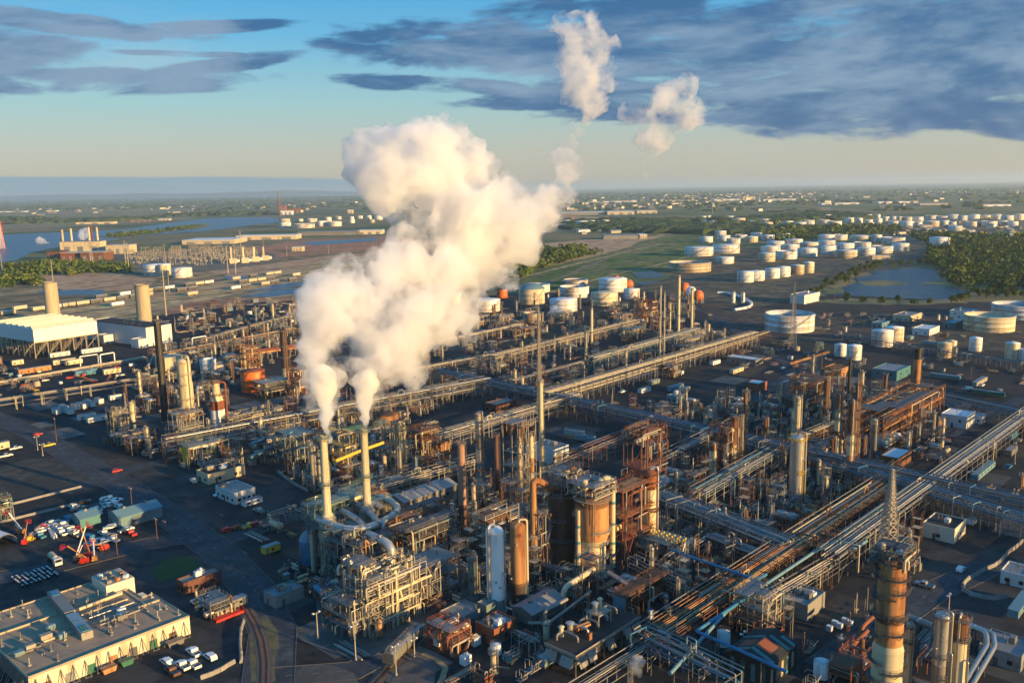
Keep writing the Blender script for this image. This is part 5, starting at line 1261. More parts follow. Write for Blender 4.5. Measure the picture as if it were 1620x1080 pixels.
for k, (x, y) in enumerate(((737, 1052), (695, 1022), (752, 1022))):
    p = at(x, y); t = thing('transformer_box', ['white transformer box beside the red pipe frame', 'pale transformer box left of the red pipe frame', 'white transformer box behind the red pipe frame'][k], 'transformer', p, TH, 'transformer boxes', GZ)
    b = MB(); b.box(-1.3, -1, .2, 1.3, 1, 2.6); b.build('casing', M['white2'], t); b = MB(); [b.box(-1.1 + i * .4, 1, .5, -1.0 + i * .4, 1.4, 2.2) for i in range(6)]; b.build('cooling_fin', M['galv'], t); b = MB(); [b.cyl((-.7 + i * .7, 0, 2.6), (-.7 + i * .7, 0, 3.3), .12, n=6) for i in range(3)]; b.build('bushing', M['tan'], t); occ(p, 2)
box_trailer(862, 1062, 5.5, 'blue container with red lid below the black hall', 'cyan', 3, 2.5, name='storage_container', cat='container')
column(781, 1068, 1030, 9, 'stubby cream drum at the bottom edge', 'cream', None, 1)
# silver tank car and track
p = Vector(at(612, 1062)); q = Vector(at(664, 1008)); d = (q - p).normalized(); rz = math.atan2(d.y, d.x); Lc = (q - p).length
t = thing('hopper_car', 'long silver railway hopper car standing alone on its siding', 'rail car', p, rz, None, GZ + .15)
b = MB(); b.extr([(-1.5, 1.3), (1.5, 1.3), (1.62, 2.2), (1.5, 3.9), (.7, 4.35), (-.7, 4.35), (-1.5, 3.9), (-1.62, 2.2)], 1.0, Lc - 1.0); b.v = [(y, x, z) for x, y, z in b.v]; b.f = [f[::-1] for f in b.f]; b.build('body', M['silver'], t)
b = MB(); [b.box(1.0 + i * (Lc - 2.1) / 11, -1.68, 1.2, 1.1 + i * (Lc - 2.1) / 11, 1.68, 3.95) for i in range(12)]; b.build('rib', M['silverw'], t)
b = MB(); b.box(1, -.9, 4.36, Lc - 1, .9, 4.42); b.rail([(1, -.9), (Lc - 1, -.9), (Lc - 1, .9), (1, .9)], 4.42, .5, .06, True); b.build('roof_walk', M['galv'], t)
for i in range(4): b = MB(); x = 2.4 + i * (Lc - 4.8) / 3; b.cyl((x, 0, 4.42), (x, 0, 4.75), .5, n=12); b.build('hatch', M['silverw'], t)
for i in range(4): b = MB(); x = 2.6 + i * (Lc - 5.2) / 3; b.extr([(-1.3, 1.29), (1.3, 1.29), (.3, .5), (-.3, .5)], x - .9, x + .9); b.v = [(yy, xx, zz) for xx, yy, zz in b.v]; b.build('discharge_hopper', M['silverw'], t)
for x in (1.8, Lc - 1.8):
    b = MB(); b.box(x - 1.3, -.9, .35, x + 1.3, .9, .8); b.build('bogie', M['steel'], t)
    for s in (-.9, .9): b = MB(); b.cyl((x + s, -.85, .42), (x + s, -.7, .42), .42, n=12); b.cyl((x + s, .7, .42), (x + s, .85, .42), .42, n=12); b.build('wheel', M['dark'], t)
occ(p.lerp(q, .3), 5); occ(p.lerp(q, .7), 5); lm('railway hopper car', p.lerp(q, .5))
tp = [p - d * 40, q + d * 14]; strip('track_bed', tp, 4.2, M['ballast'], GZ + .08, world=True)
tr = thing('railway_track', 'single siding track under the hopper car', 'track', tp[0], rz, None, GZ + .09)
for s in (-.72, .72): b = MB(); b.box(0, s - .05, .08, (tp[1] - tp[0]).length, s + .05, .2); b.build('rail', M['dark'], tr)
b = MB(); [b.box(.7 * i, -1.25, 0, .7 * i + .25, 1.25, .09) for i in range(int((tp[1] - tp[0]).length / .7))]; b.build('sleeper', M['brown'], tr)
# curved track at the left
cv = [at(x, y) for x, y in ((418, 1090), (419, 1050), (414, 1015), (402, 985), (390, 965))]; strip('track_bed', cv, 4.0, M['ballast'], GZ + .09, world=True)
tr = thing('railway_track', 'curved track beside the dry grass verge', 'track', (0, 0), 0, None, 0)
for s in (-.72, .72):
    b = MB(); b.tube([V3(x, GZ + .2) for x in offset_path(cv, s)], .07, 4, 4); b.build('rail', M['dark'], tr)
b = MB()
for a, c in zip(cv, cv[1:]):
    k = int((c - a).length / .8); dd = math.atan2((c - a).y, (c - a).x)
    for i in range(k): m = a.lerp(c, (i + .5) / k); b.bc(m.x, m.y, GZ + .095, .25, 2.4, .07, dd)
b.build('sleeper', M['brown'], tr)
pb = [at(x, y) for x, y in ((668, 1035), (690, 1045), (705, 1058), (700, 1075), (690, 1095))]
strip('curved_footpath', pb, 1.6, gmat('tan path', [(.34, .25, .14), (.26, .19, .11)], (.3, 1)), GZ + .1, world=True)
sheet('gravel_pad', [(618, 1080), (640, 1050), (668, 1042), (690, 1060), (688, 1085)], gmat('grey gravel pad', [(.11, .10, .095), (.075, .07, .066)], (.15, .8)), GZ + .07)
sheet('gravel_pad', [(455, 1085), (480, 1055), (520, 1050), (560, 1066), (570, 1085)], gmat('pale gravel pad', [(.10, .095, .085), (.07, .068, .064)], (.15, .8)), GZ + .07)
# rust tower with ring platforms at the lower right, and its neighbours
column(1398, 1140, 872, 41, 'giant rust and cream tower ringed by galleries, foremost on the right', 'rusto', [(0, .44, 'cream'), (.44, .47, 'buff'), (.47, .60, 'rusto'), (.60, .635, 'rust'), (.635, 1, 'rusto')], 16, 'flat', 'column', 'distillation_column', 1412, 'giant rust tower', None, 'steel', n=36, cone=[(1.12, 0), (1.12, .44), (1, .47), (1, 1)], seams=2.6)
q = at(1398, 1140); hq = ht(1398, 1140, 872, 1412)
structure(0, 0, 6.5, 6.5, [hq - 2.5, hq + .3], 'railed crown deck on top of the giant rust tower', 2, 2, 'steel', 'steel', 'crown_deck', zb=hq - 3.5, seed=71, nves=2, npipe=8, p=q - U * 3.2 - V * 3.2, stair=False, brace=False)
column(1432, 1105, 985, 16, 'slender buff column right behind the giant rust tower', 'buff', None, 5, 'dome', plat='steel')
column(1481, 1125, 968, 22, 'left one of two silver columns in the bottom right', 'silver', [(0, .5, 'silverw'), (.5, 1, 'silver')], 5, 'dome', pxt=1484, lmk='left bottom silver column', pipe='silver')
column(1510, 1122, 972, 22, 'right one of two columns bottom right, with a rusty head', 'silverw', [(0, .78, 'buff'), (.78, 1, 'rust')], 5, 'dome', pxt=1510, lmk='rusty headed silver column', pipe='silver')
lattice(1402, 915, 726, 8.0, 'tapering tan lattice tower standing behind the giant rust tower', .5, 4, 'pale', lmk='tan lattice tower', pxt=1408, w=.5, name='lattice_tower')
line([(1523, 985, 6), (1560, 1000, 6), (1562, 1020, 6), (1520, 1090, 6)], .7, 'silver', 'bright silver pipe loop running round the bottom right road', 'loop_pipe', 9, 'silver', 'bright silver pipe loop', n=10, twin=1.6)
line([(1434, 975, 4), (1475, 990, 4)], 1.1, 'silverw', 'grey lying cylinder duct right of the giant rust tower', 'duct_run', 10, 'silver', cat='duct')
for k in range(3):
    q = at(1330 + k * 13, 1068 - k * 22); line([V3(q, 1.5), V3(q + U * 3, 3 + k), V3(q + U * 12, 3 + k)], .6, 'rustr', ['lowest', 'middle', 'upper'][k] + ' of the rust red curved pipes left of the giant rust tower', 'red_pipe', 0)
structure(1345, 1095, 14, 5, [3, 5.5], 'red framed pipe gallery at the foot of the giant rust tower', 4, 1, 'rustr', 'rust', seed=72, nves=1, npipe=14, pm=['rustr', 'rust', 'silver'], stair=False, lmk='red pipe gallery')
# dark hall with green and red roof patches
hp = at(1216, 1094); hl_ = thing('patched_hall', 'black hall whose roof has green and red sheet patches', 'building', hp, TH, None, GZ)
Lh, Wh, Hh = 19, 15, 8
b = MB(); b.extr([(0, 0), (Wh, 0), (Wh, Hh), (Wh / 2, Hh + 3), (0, Hh)], 0, Lh); b.v = [(y, x, z) for x, y, z in b.v]; b.f = [f[::-1] for f in b.f]; b.build('wall', M['black'], hl_)
def slope(x0, x1, a0, a1, side, off):
    y = lambda a: a * Wh / 2 if side == 0 else Wh - a * Wh / 2
    z = lambda a: Hh + 3 * a + off
    P = [(x0, y(a0), z(a0)), (x1, y(a0), z(a0)), (x1, y(a1), z(a1)), (x0, y(a1), z(a1))]
    return P + [(px_, py_, pz_ - .1) for px_, py_, pz_ in P], ([(0,1,2,3),(7,6,5,4),(0,4,5,1),(1,5,6,2),(2,6,7,3),(3,7,4,0)] if side == 0 else [(3,2,1,0),(4,5,6,7),(1,5,4,0),(2,6,5,1),(3,7,6,2),(0,4,7,3)])
for s in (0, 1): b = MB(); b._add(*slope(-.3, Lh + .3, -.05, 1, s, .13)); b.build('roof', M['roofk'], hl_)
for i, (x0, x1, a0, a1, s, m) in enumerate(((2, 3.6, 0, 1, 0, 'teal'), (6, 11, .35, .95, 0, 'rustr'), (13, 14.4, 0, .9, 0, 'teal'), (16.5, 18, 0, .6, 0, 'teal'), (1, 2.5, .1, 1, 1, 'teal'), (4, 9, .3, .9, 1, 'rustr'), (11, 12.5, 0, 1, 1, 'teal'))):
    b = MB(); b._add(*slope(x0, x1, a0, a1, s, .24)); b.build('roof_patch', M[m], hl_)
for i in range(4): b = MB(); b.box(-.08, 1.2 + i * 3.6, 1, 0, 2.6 + i * 3.6, 7); b.build('wall_sheet', M['teal' if i % 2 else 'dkgreen'], hl_)
for i in range(5): b = MB(); b.box(1 + i * 3.6, -.08, 1, 2.4 + i * 3.6, 0, 6.5); b.build('wall_sheet', M['teal' if i % 2 else 'pale'], hl_)
hl_.scale = (.8, .8, .78); occ(hp + U * 7 + V * 5, 9); lm('patched black hall', hp + U * 7 + V * 5)
building(1277, 985, 10.5, 6.5, 4.6, 'grey concrete switch room with flat cluttered roof', 'conc', 'conc', lmk='grey switch room', nac=3, seed=12, win=0)
for k in range(5):
    p = at(1312 + k * 8, 1000 - (k % 2) * 6 - k * 2); t = thing('tote_tank', ['leftmost', 'second', 'middle', 'fourth', 'rightmost'][k] + ' of the white tote tanks by the switch room', 'tank', p, TH, 'white tote tanks', GZ)
    b = MB(); b.box(-.7, -.7, .2, .7, .7, 1.7); b.build('bottle', M['white2'], t); b = MB(); [b.bar((x, y, 0), (x, y, 1.8), .08) for x in (-.72, .72) for y in (-.72, 0, .72)]; b.rail([(-.72,-.72),(.72,-.72),(.72,.72),(-.72,.72)], .1, 1.6, .06, True); b.build('cage', M['galv'], t); occ(p, 1.5)
column(1325, 985, 965, 12, 'small lying tank', 'silverw', None, 0) if False else None
structure(1205, 1012, 10, 8, [4, 8, 11], 'pale pipe bridge head with crossing braces', 3, 2, 'pale', 'galv', seed=73, nves=2, npipe=20, lmk='pale pipe bridge head')
# ---------------------------------------------------------------- pipe racks of the foreground
rack([(880, 1112), (1045, 1008)], 'slim front end of the main rack passing the black hall', 6, 4.5, (0,), seed=91, pm=['silver', 'silverw', 'galv', 'pale'], fm='galv', fill=1.3)
rack([(1022, 1018), (1431, 748)], 'main rack of orange and silver pipes running up to the right', 6, 11, (0, 1.7), fill=1.4, seed=1, pm=['rusto', 'rust', 'silver', 'buff', 'rusto', 'cream', 'rusto', 'buff', 'rust'], rs=(.2, .42), lmk='main orange pipe rack', fm='rust')
rack([(1205, 962), (1318, 893)], 'short low rack feeding the long silver one', 4.5, 5, (0, 1.4), fill=1.2, seed=92, pm=['silver', 'buff', 'pale', 'cream'], fm='galv')
rack([(1313, 886), (1411, 813), (1488, 760), (1620, 663)], 'second long rack of silver pipes reaching the right edge', 7, 7.5, (0, 2.2), fill=1.15, seed=2, pm=['silver', 'pale', 'cream', 'silver', 'silverw', 'rust'], rs=(.25, .5), lmk='long silver pipe rack', fm='galv')
line([(1060, 1065, 8.5), (1150, 966, 8.5), (1215, 921, 8.5), (1313, 856, 8.5), (1353, 868, 8.5), (1372, 854, 8.5), (1333, 840, 8.5), (1439, 768, 8.5), (1410, 762, 8.5)], .48, 'cyan', 'pale blue zigzag pipe on thin trestles', 'zigzag_pipe', 14, lmk='pale blue zigzag pipe', n=10)
line([(1060, 868, 9.5), (1089, 879, 9.5), (1197, 917, 9.5), (1212, 908, 9.5)], .5, 'blue', 'dark blue pipe crossing above the main orange rack', 'overhead_pipe', 15, lmk='dark blue crossing pipe')
line([(1191, 938, 9), (1101, 998, 9), (1170, 1028, 9), (1245, 1062, 9)], .45, 'blue', 'blue pipe with a sharp corner left of the patched hall', 'overhead_pipe', 13, lmk='sharp cornered blue pipe')
rack([(1010, 1010), (1085, 1046), (1160, 1085)], 'dark rack of bluish pipes falling to the bottom edge', 6.5, 9, (0, 2.2), seed=3, pm=['silverw', 'galv', 'cyan', 'blue', 'grey'], fm='steel', lmk='bluish bottom pipe rack')
rack([(1060, 930), (1110, 950), (1180, 975), (1235, 998)], 'rust red pipe bridge crossing under the main rack', 5, 4, (0,), seed=4, pm=['rustr', 'rust', 'brown'], fm='rustr')
rack([(1000, 880), (1040, 895), (1085, 920)], 'open grey frame rack before the yellow vent stubs', 7, 5, (0, -2.5), seed=5, pm=['galv', 'silverw', 'grey'], fm='galv', fill=.5)
rack([(1045, 788), (1130, 820), (1210, 852), (1245, 868)], 'broad grey pipe rack descending towards the main rack', 7, 9, (0, 2), seed=6, pm=['galv', 'silverw', 'silver', 'grey', 'cyan'], fm='galv', lmk='broad grey pipe rack')
rack([(1122, 850), (1165, 866), (1215, 885)], 'short shaded rack with one fat grey pipe', 5, 6, (0,), seed=7, pm=['silverw', 'galv'], rs=(.5, .8), fm='steel')
rack([(1060, 888), (1096, 862), (1140, 835)], 'grey twin pipe rack right of the vent stubs', 5, 5, (0,), seed=8, pm=['silver', 'silverw'], rs=(.4, .7), fm='galv')
rack([(1105, 785), (1165, 750), (1232, 712)], 'bright pale pipe rack left of the tall silver column', 6.5, 8, (0, 2), seed=9, pm=['silver', 'pale', 'cyan', 'silver'], fm='pale', lmk='bright pale pipe rack')
rack([(1280, 725), (1410, 766), (1500, 792), (1620, 828), (1700, 850)], 'bluish rack passing the lattice tower to the right edge', 7, 7, (0, 2), seed=10, pm=['cyan', 'silverw', 'silver', 'blue', 'galv'], fm='galv', lmk='bluish right pipe rack')
rack([(690, 590), (820, 614), (950, 646), (1080, 678), (1248, 706), (1398, 740), (1490, 762), (1625, 798), (1700, 818)], 'very long blue and grey rack crossing the whole plant', 7.5, 8.5, (0, 2.2), seed=11, pm=['blue', 'blue', 'grey', 'galv', 'brown', 'teal', 'steel', 'silverw'], fm='steel', lmk='very long blue rack', rs=(.18, .42))
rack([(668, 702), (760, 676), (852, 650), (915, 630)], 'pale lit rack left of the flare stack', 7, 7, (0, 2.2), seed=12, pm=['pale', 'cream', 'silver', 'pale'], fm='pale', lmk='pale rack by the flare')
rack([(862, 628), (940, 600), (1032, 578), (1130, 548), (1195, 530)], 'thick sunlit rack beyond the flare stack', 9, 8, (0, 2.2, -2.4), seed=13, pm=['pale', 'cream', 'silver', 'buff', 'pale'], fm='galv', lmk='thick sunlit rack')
rack([(260, 702), (334, 684), (420, 666), (498, 651), (640, 638), (772, 604)], 'long pale rack behind the steaming stacks', 8, 8, (0, 2.2, -2.4), seed=14, pm=['pale', 'silver', 'grey', 'cream', 'pale', 'steel'], fm='galv', lmk='long pale rear rack')
rack([(560, 785), (640, 762), (700, 745), (760, 728)], 'low lit rack behind the gabled shed', 5.5, 5, (0, 1.8), seed=15, pm=['pale', 'cream', 'silver'], fm='pale')
rack([(880, 735), (960, 704), (1050, 672), (1080, 655)], 'slim lit rack right of the teal tanks', 7, 4, (0, 2), seed=16, pm=['pale', 'rust', 'cream', 'silver'], fm='rust')
rack([(1045, 730), (1110, 700), (1175, 668)], 'grey rack climbing towards the brown twin columns', 7, 7, (0, 2), seed=17, pm=['silverw', 'silver', 'galv'], fm='steel')
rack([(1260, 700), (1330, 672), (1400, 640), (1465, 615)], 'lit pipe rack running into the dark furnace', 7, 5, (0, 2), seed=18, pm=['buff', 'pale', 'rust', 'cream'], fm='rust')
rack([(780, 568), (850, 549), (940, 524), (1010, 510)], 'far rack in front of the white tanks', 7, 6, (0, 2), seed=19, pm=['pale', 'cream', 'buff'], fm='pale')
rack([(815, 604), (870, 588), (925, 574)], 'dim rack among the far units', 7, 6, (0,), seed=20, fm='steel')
rack([(935, 572), (1040, 544), (1105, 524)], 'bright far rack with green posts', 8, 7, (0, 2.2), seed=21, pm=['pale', 'cyan', 'cream', 'silver'], fm='green', lmk='bright far rack')
rack([(640, 552), (700, 543), (770, 526), (825, 514)], 'tan far rack below the steam veil', 6, 7, (0,), seed=22, pm=['buff', 'tan', 'pale'], fm='pale', rs=(.3, .6))
rack([(640, 588), (720, 574), (830, 552)], 'broad tan pipe strip across the empty lot', 3.5, 7, (0,), seed=23, pm=['buff', 'pale', 'tan'], fm='pale', rs=(.3, .6))
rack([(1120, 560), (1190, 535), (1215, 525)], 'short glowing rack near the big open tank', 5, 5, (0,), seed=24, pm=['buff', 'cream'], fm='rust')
rack([(0, 634), (90, 620), (178, 605), (282, 590)], 'long pale elevated pipe on goalpost frames at left', 7, 3, (0,), seed=25, pm=['pale', 'cream', 'buff'], rs=(.35, .6), fm='pale', bent=14, lmk='goalpost pipe run')
rack([(0, 606), (70, 592), (150, 580), (230, 566)], 'low tan pipe strip left of the white building', 2, 5, (0,), seed=26, pm=['buff', 'tan', 'pale'], fm='pale', rs=(.3, .6))
rack([(260, 560), (380, 536), (470, 520)], 'far left rack of tan pipes before the rail yard', 5, 7, (0,), seed=27, pm=['tan', 'buff', 'rust'], fm='pale', rs=(.3, .6))
rack([(290, 545), (380, 518), (480, 494)], 'dim pipe rack along the red soil', 5, 6, (0,), seed=28, pm=['tan', 'buff', 'silverw'], fm='pale', rs=(.3, .6))
rack([(1330, 530), (1420, 545), (1520, 560), (1620, 576)], 'grey rack crossing in front of the right hand tanks', 5, 6, (0,), seed=29, pm=['silverw', 'galv', 'cyan'], fm='galv')
rack([(1450, 622), (1540, 640), (1640, 662)], 'grey rack along the right hand road', 5, 7, (0, 2), seed=30, pm=['silverw', 'galv', 'cyan', 'grey'], fm='galv')
# ---------------------------------------------------------------- control building at the lower left
A = at(45, 1075, 5.2); cb = thing('control_building', 'wide low tan flat roofed control building with buttressed sunlit wall', 'building', A, TH, None, GZ); LU, LV, HB = 43.0, 44.5, 5.2
OUT = [(0, 0), (43, 0), (42.6, 21.8), (39.3, 22), (39.2, 31), (33, 31), (33, 44.5), (0, 44.5)]
b = MB(); b.prism(OUT, 0, HB); b.build('wall', mat('stained cream wall', (.60,.52,.37), .75, 0, (.34,.25,.15), .55, .22, streak=True), cb)
b = MB(); b.prism([(.4, .4), (42.5, .4), (42.1, 21.3), (38.9, 21.5), (38.8, 30.6), (32.6, 30.6), (32.6, 44.1), (.4, 44.1)], HB + .003, HB + .05); b.build('roof', mat('gravel roof', (.38,.265,.17), .95, 0, (.22,.18,.145), .6, .13, bump=.1), cb)
b = MB()
for (xa, ya), (xb, yb) in zip(OUT, OUT[1:] + OUT[:1]):
    b.bar((xa, ya, HB + .2), (xb, yb, HB + .2), .42)
b.build('parapet', M['tan'], cb)
for i in range(14):
    b = MB(); x = 1.5 + i * 3.05
    b.bar((x - .8, -1.9, 0), (x, -.1, HB - .8), .15); b.bar((x + .8, -1.9, 0), (x, -.1, HB - .8), .15); b.bar((x - .8, -1.9, .2), (x + .8, -1.9, .2), .14); b.build('wall_brace', M['galv'], cb)
for i in range(11):
    b = MB(); y = 2.5 + i * 3.9; b.bar((-2.4, y, 0), (-.1, y, HB - .6), .16); b.bar((-2.4, y + 1.6, 0), (-.1, y + .8, HB - .6), .16); b.bar((-2.4, y, 0), (-2.4, y + 1.6, 0), .14); b.build('wall_brace', M['galv'], cb)
b = MB(); b.box(-.07, .5, 0, -.003, 44, HB - .2); b.build('side_cladding', corr(M['silverw'], 'ribbed cladding', 1, 2.2), cb)
for k, (x0, y0, x1, y1) in enumerate(((.5, 16, 16.5, 16.4), (22.5, 16.2, 42, 16.6), (.5, 30, 18, 30.4), (37.6, 16.7, 38, 30), (23.5, 31.6, 33, 32.0), (22.5, 24, 36, 24.3), (36, 4, 36.4, 12))):
    b = MB(); b.box(x0, y0, HB + .052, x1, y1, HB + .55); b.build('roof_divider', M['tan'], cb)
b = MB(); b.bc(19.0, 16.5, HB + .05, 3.0, 15, 2.1, -.1); b.build('air_handler', M['silver'], cb)
b = MB(); b.bc(20.9, 34.5, HB + .05, 3.0, 18.5, 2.1, -.1); b.build('air_handler', M['silverw'], cb)
for x, y in ((18.4, 10.3), (18.5, 11.7), (18.65, 13.1), (21.3, 39.6), (21.45, 41), (21.6, 42.4)): b = MB(); b.bc(x, y, HB + 2.16, 1.9, 1.05, .2, -.1); b.lathe([(.42, HB + 2.4), (1e-3, HB + 2.42)], 10, x, y); b.build('intake_grille', M['blue' if y > 20 else 'teal'], cb)
b = MB(); b.box(33.01, 31.8, 0, 41.6, 42.4, HB + 3); b.build('penthouse', M['wall'], cb)
b = MB(); b.box(33.3, 32.1, HB + 3.003, 41.3, 42.1, HB + 3.05); b.build('penthouse_roof', M['rooft'], cb)
for i in range(8): b = MB(); x, y = 34.6 + (i % 3) * 2.6, 33.5 + (i // 3) * 3.2; b.bc(x, y, HB + 3.05, 1.4, 1.1, .9, .3 * i); b.build('rooftop_unit', M[['galv', 'rusto', 'white2', 'pale'][i % 4]], cb)
r2 = random.Random(5)
for i in range(46):
    b = MB(); x, y = r2.uniform(1, LU - 1), r2.choice([r2.uniform(1, 15), r2.uniform(1, 15), r2.uniform(17, 30), r2.uniform(31, 43)])
    if abs(x - 20) < 3.4 and y > 8: x += 6
    if x > 31 and y > 21: x -= 9
    if abs(x - 20) < 3.4 and y > 8: x = 9
    q = r2.uniform(.8, 2.4); b.cyl((x, y, HB), (x, y, HB + q), .16, n=8); b.cyl((x, y, HB + q), (x, y, HB + q + .25), .26, n=8); b.bc(x, y, HB + .04, .8, .8, .35); b.build('vent_pipe', M[r2.choice(['galv', 'pale', 'silverw'])], cb)
for i in range(10):
    b = MB(); x, y = r2.uniform(2, LU - 2), r2.uniform(12, 31)
    if abs(x - 20) < 4.5: x += 7
    if x > 34: x -= 24
    b.bc(x, y, HB + .3, r2.uniform(1.5, 3), r2.uniform(1, 2), r2.uniform(.8, 1.6)); b.bc(x, y, HB + .04, 1, 1, .3); b.build('rooftop_unit', M[r2.choice(['galv', 'white2', 'cyan', 'pale'])], cb)
for k, (pts, r) in enumerate((([(23, 27, HB + 1), (29, 27.5, HB + 1), (36, 28, HB + 1)], .5), ([(2, 13, HB + .6), (9, 14, HB + .6), (9, 20, HB + .6)], .25), ([(23, 20, HB + .6), (36, 20, HB + .6)], .25), ([(23, 13, HB + .8), (36, 13.5, HB + .8), (36, 11, HB + .8)], .3))):
    b = MB(); b.tube(pts, r, 8); b.build('roof_duct', M[['cream', 'galv', 'silver', 'galv'][k]], cb)
b = MB(); b.box(39.4, 22.2, 0, 43, 30, 3.4); b.build('annex', M['wall'], cb)
for i in range(7): b = MB(); x = 3 + i * 5.6; b.box(x, -.06, 0, x + 2.2, 0, 2.6); b.build('door', M[['rustr', 'grey', 'dkgreen', 'rusto', 'steel', 'dkgreen', 'brown'][i]], cb)
for x in (7, 21, 35): occ(A + U * x + V * 10, 12); occ(A + U * x + V * 32, 12)
lm('wide control building', A + U * 21 + V * 22)
for k, (x, y, L, m) in enumerate(((17, -3.6, 3, 'rusto'), (22, -3.6, 2.6, 'dkgreen'), (35, -3.6, 4, 'galv'))):
    p = A + U * x + V * y; t = thing('waste_skip', ['orange skip by the sunlit wall', 'green skip by the sunlit wall', 'long grey skip by the sunlit wall'][k], 'skip', p, TH, None, GZ)
    b = MB(); b.extr([(0, 0), (L, 0), (L + .5, 1.5), (-.5, 1.5)], 0, 1.8); b.build('bin', M[m], t); b = MB(); b.rail([(-.5, 0), (L + .5, 0), (L + .5, 1.8), (-.5, 1.8)], 1.38, .12, .14, True, 9); b.build('rim', M['steel'], t); occ(p + U * L / 2, L * .6)
structure(335, 985, 6, 8, [3.5, 5], 'loading frame at the end of the control building', 2, 2, 'galv', 'galv', seed=90, nves=1, npipe=8, lmk='loading frame', stair=False)
building(306, 944, 11.5, 4.2, 3.8, 'long brown brick hut beside the dark lawn', 'brick', 'conc', lmk='brown brick hut', nac=2, nvent=1, seed=14, p=at(292, 944))
box_trailer(350, 975, 9, 'grey container behind the red trailer', 'galv', 3, 2.6, name='storage_container', cat='container')
box_trailer(345, 982, 4.5, 'tan cabin at the tail of the red trailer', 'tan', 2.8, 2.4, name='site_cabin', cat='cabin')
p = at(343, 990); t = thing('flatbed_trailer', 'bright red flatbed trailer by the grey container', 'trailer', p, TH, None, GZ)
b = MB(); b.box(0, 0, .9, 9, 2.3, 1.2); b.box(0, -.02, .5, 9, .1, .9); b.build('bed', M['red'], t)
for x in (1.2, 2.4, 7.4): b = MB(); b.cyl((x, 0, .45), (x, 2.3, .45), .45, n=10); b.build('wheel', M['rubber'], t)
b = MB(); b.box(8.9, 0, 1.2, 9, 2.3, 2.3); b.build('headboard', M['red'], t); occ(p + U * 4.5, 5)
# ---------------------------------------------------------------- offices and yard on the left
building(322, 770, 16, 9, 4.2, 'black roofed cream office block behind the white one', 'cream', 'roofk', lmk='black roofed office', seed=21, nac=3, nvent=5, p=at(330, 768))
building(372, 800, 8.5, 13.5, 4.6, 'white office block with grey pitched roof', 'wallw', 'roofg', 'flat', lmk='white office block', seed=22, nac=1, win=4)
box_trailer(388, 806, 8, 'low pale trailer beside the white office block', 'wallw', 2.8, 3)
building(190, 838, 15, 9, 4.2, 'pale blue metal shed among the parked pickups', 'cyan', 'cyan', 'gable', 'metal_shed', 'pale blue metal shed', win=0, seed=23, roll=1)
building(128, 838, 7, 8, 3.6, 'small teal tent roofed shed beside the parked pickups', 'teal', 'cyan', 'gable', 'metal_shed', 'small teal shed', win=0, seed=24)
# fabric shelter
p = at(10, 866); t = thing('arch_shelter', 'white arched fabric shelter open at the front', 'shelter', p, TH + .2, None, GZ); b = MB(); c = MB()
n = 12; R_ = 4.6
for i in range(n):
    a0, a1 = math.pi * i / n, math.pi * (i + 1) / n
    for y0, y1 in ((0, 13),): 
        for rr_ in (R_, R_ - .12): b._add([(-rr_*math.cos(a0), y0, rr_*math.sin(a0)), (-rr_*math.cos(a1), y0, rr_*math.sin(a1)), (-rr_*math.cos(a1), y1, rr_*math.sin(a1)), (-rr_*math.cos(a0), y1, rr_*math.sin(a0))], [(0,1,2,3)], True)
b.build('canopy', M['white2'], t)
for y in (0, 4.3, 8.6, 13): c.tube([(-(R_-.2)*math.cos(math.pi*i/10), y, (R_-.2)*math.sin(math.pi*i/10)) for i in range(11)], .12, 6, .01)
c.build('hoop', M['galv'], t); lm('arched fabric shelter', p); occ(p, 6)
# kerb walls
for k, (a, c) in enumerate((((-30, 812), (129, 772)), ((-30, 836), (144, 793)), ((55, 838), (66, 833)))):
    A_, C_ = at(*a), at(*c); d = C_ - A_; t = thing('concrete_wall', ['upper long low concrete wall on the left lot', 'lower long low concrete wall on the left lot', 'short concrete wall end near the pickups'][k], 'wall', A_, math.atan2(d.y, d.x), None, GZ)
    b = MB(); b.extr([(-.5, 0), (.5, 0), (.35, .25), (.2, .9), (-.2, .9), (-.35, .25)], 0, d.length); b.v = [(y, x, z) for x, y, z in b.v]; b.f = [f[::-1] for f in b.f]; b.build('barrier', M['conc'], t)
    b = MB(); [b.box(i * 6., -.52, .02, i * 6. + .12, .52, .3) for i in range(int(d.length / 6))]; b.build('joint', M['grey'], t)
# vehicles
yard = [(71,838,'pickup','white',0),(81,832,'pickup','white',.1),(87,837,'pickup','white',0),(95,843,'pickup','white2',.1),(92,830,'suv','blue',0),(100,834,'pickup','white',0),(105,840,'pickup','white2',0),(98,847,'pickup','white',0),
        (130,818,'pickup','white',.2),(137,820,'pickup','white2',.1),(133,814,'suv','white',.2),(152,810,'pickup','white',.3),(168,793,'suv','white',0),(174,792,'pickup','white',.1),(171,798,'pickup','white2',0),(179,798,'suv','white',0),(174,803,'pickup','white',.1),(182,802,'suv','silver',0),(183,796,'pickup','white2',.1),
        (174,838,'suv','white',1.2),(185,833,'suv','white2',1.2),(140,855,'van','blue',.2),(147,861,'pickup','white',.1),(157,860,'suv','blue',.3),(163,862,'pickup','white2',0),(143,868,'pickup','blue',.2),(131,799,'suv','black',.2),(108,826,'van','blue',.2),(114,829,'suv','blue',.1)]
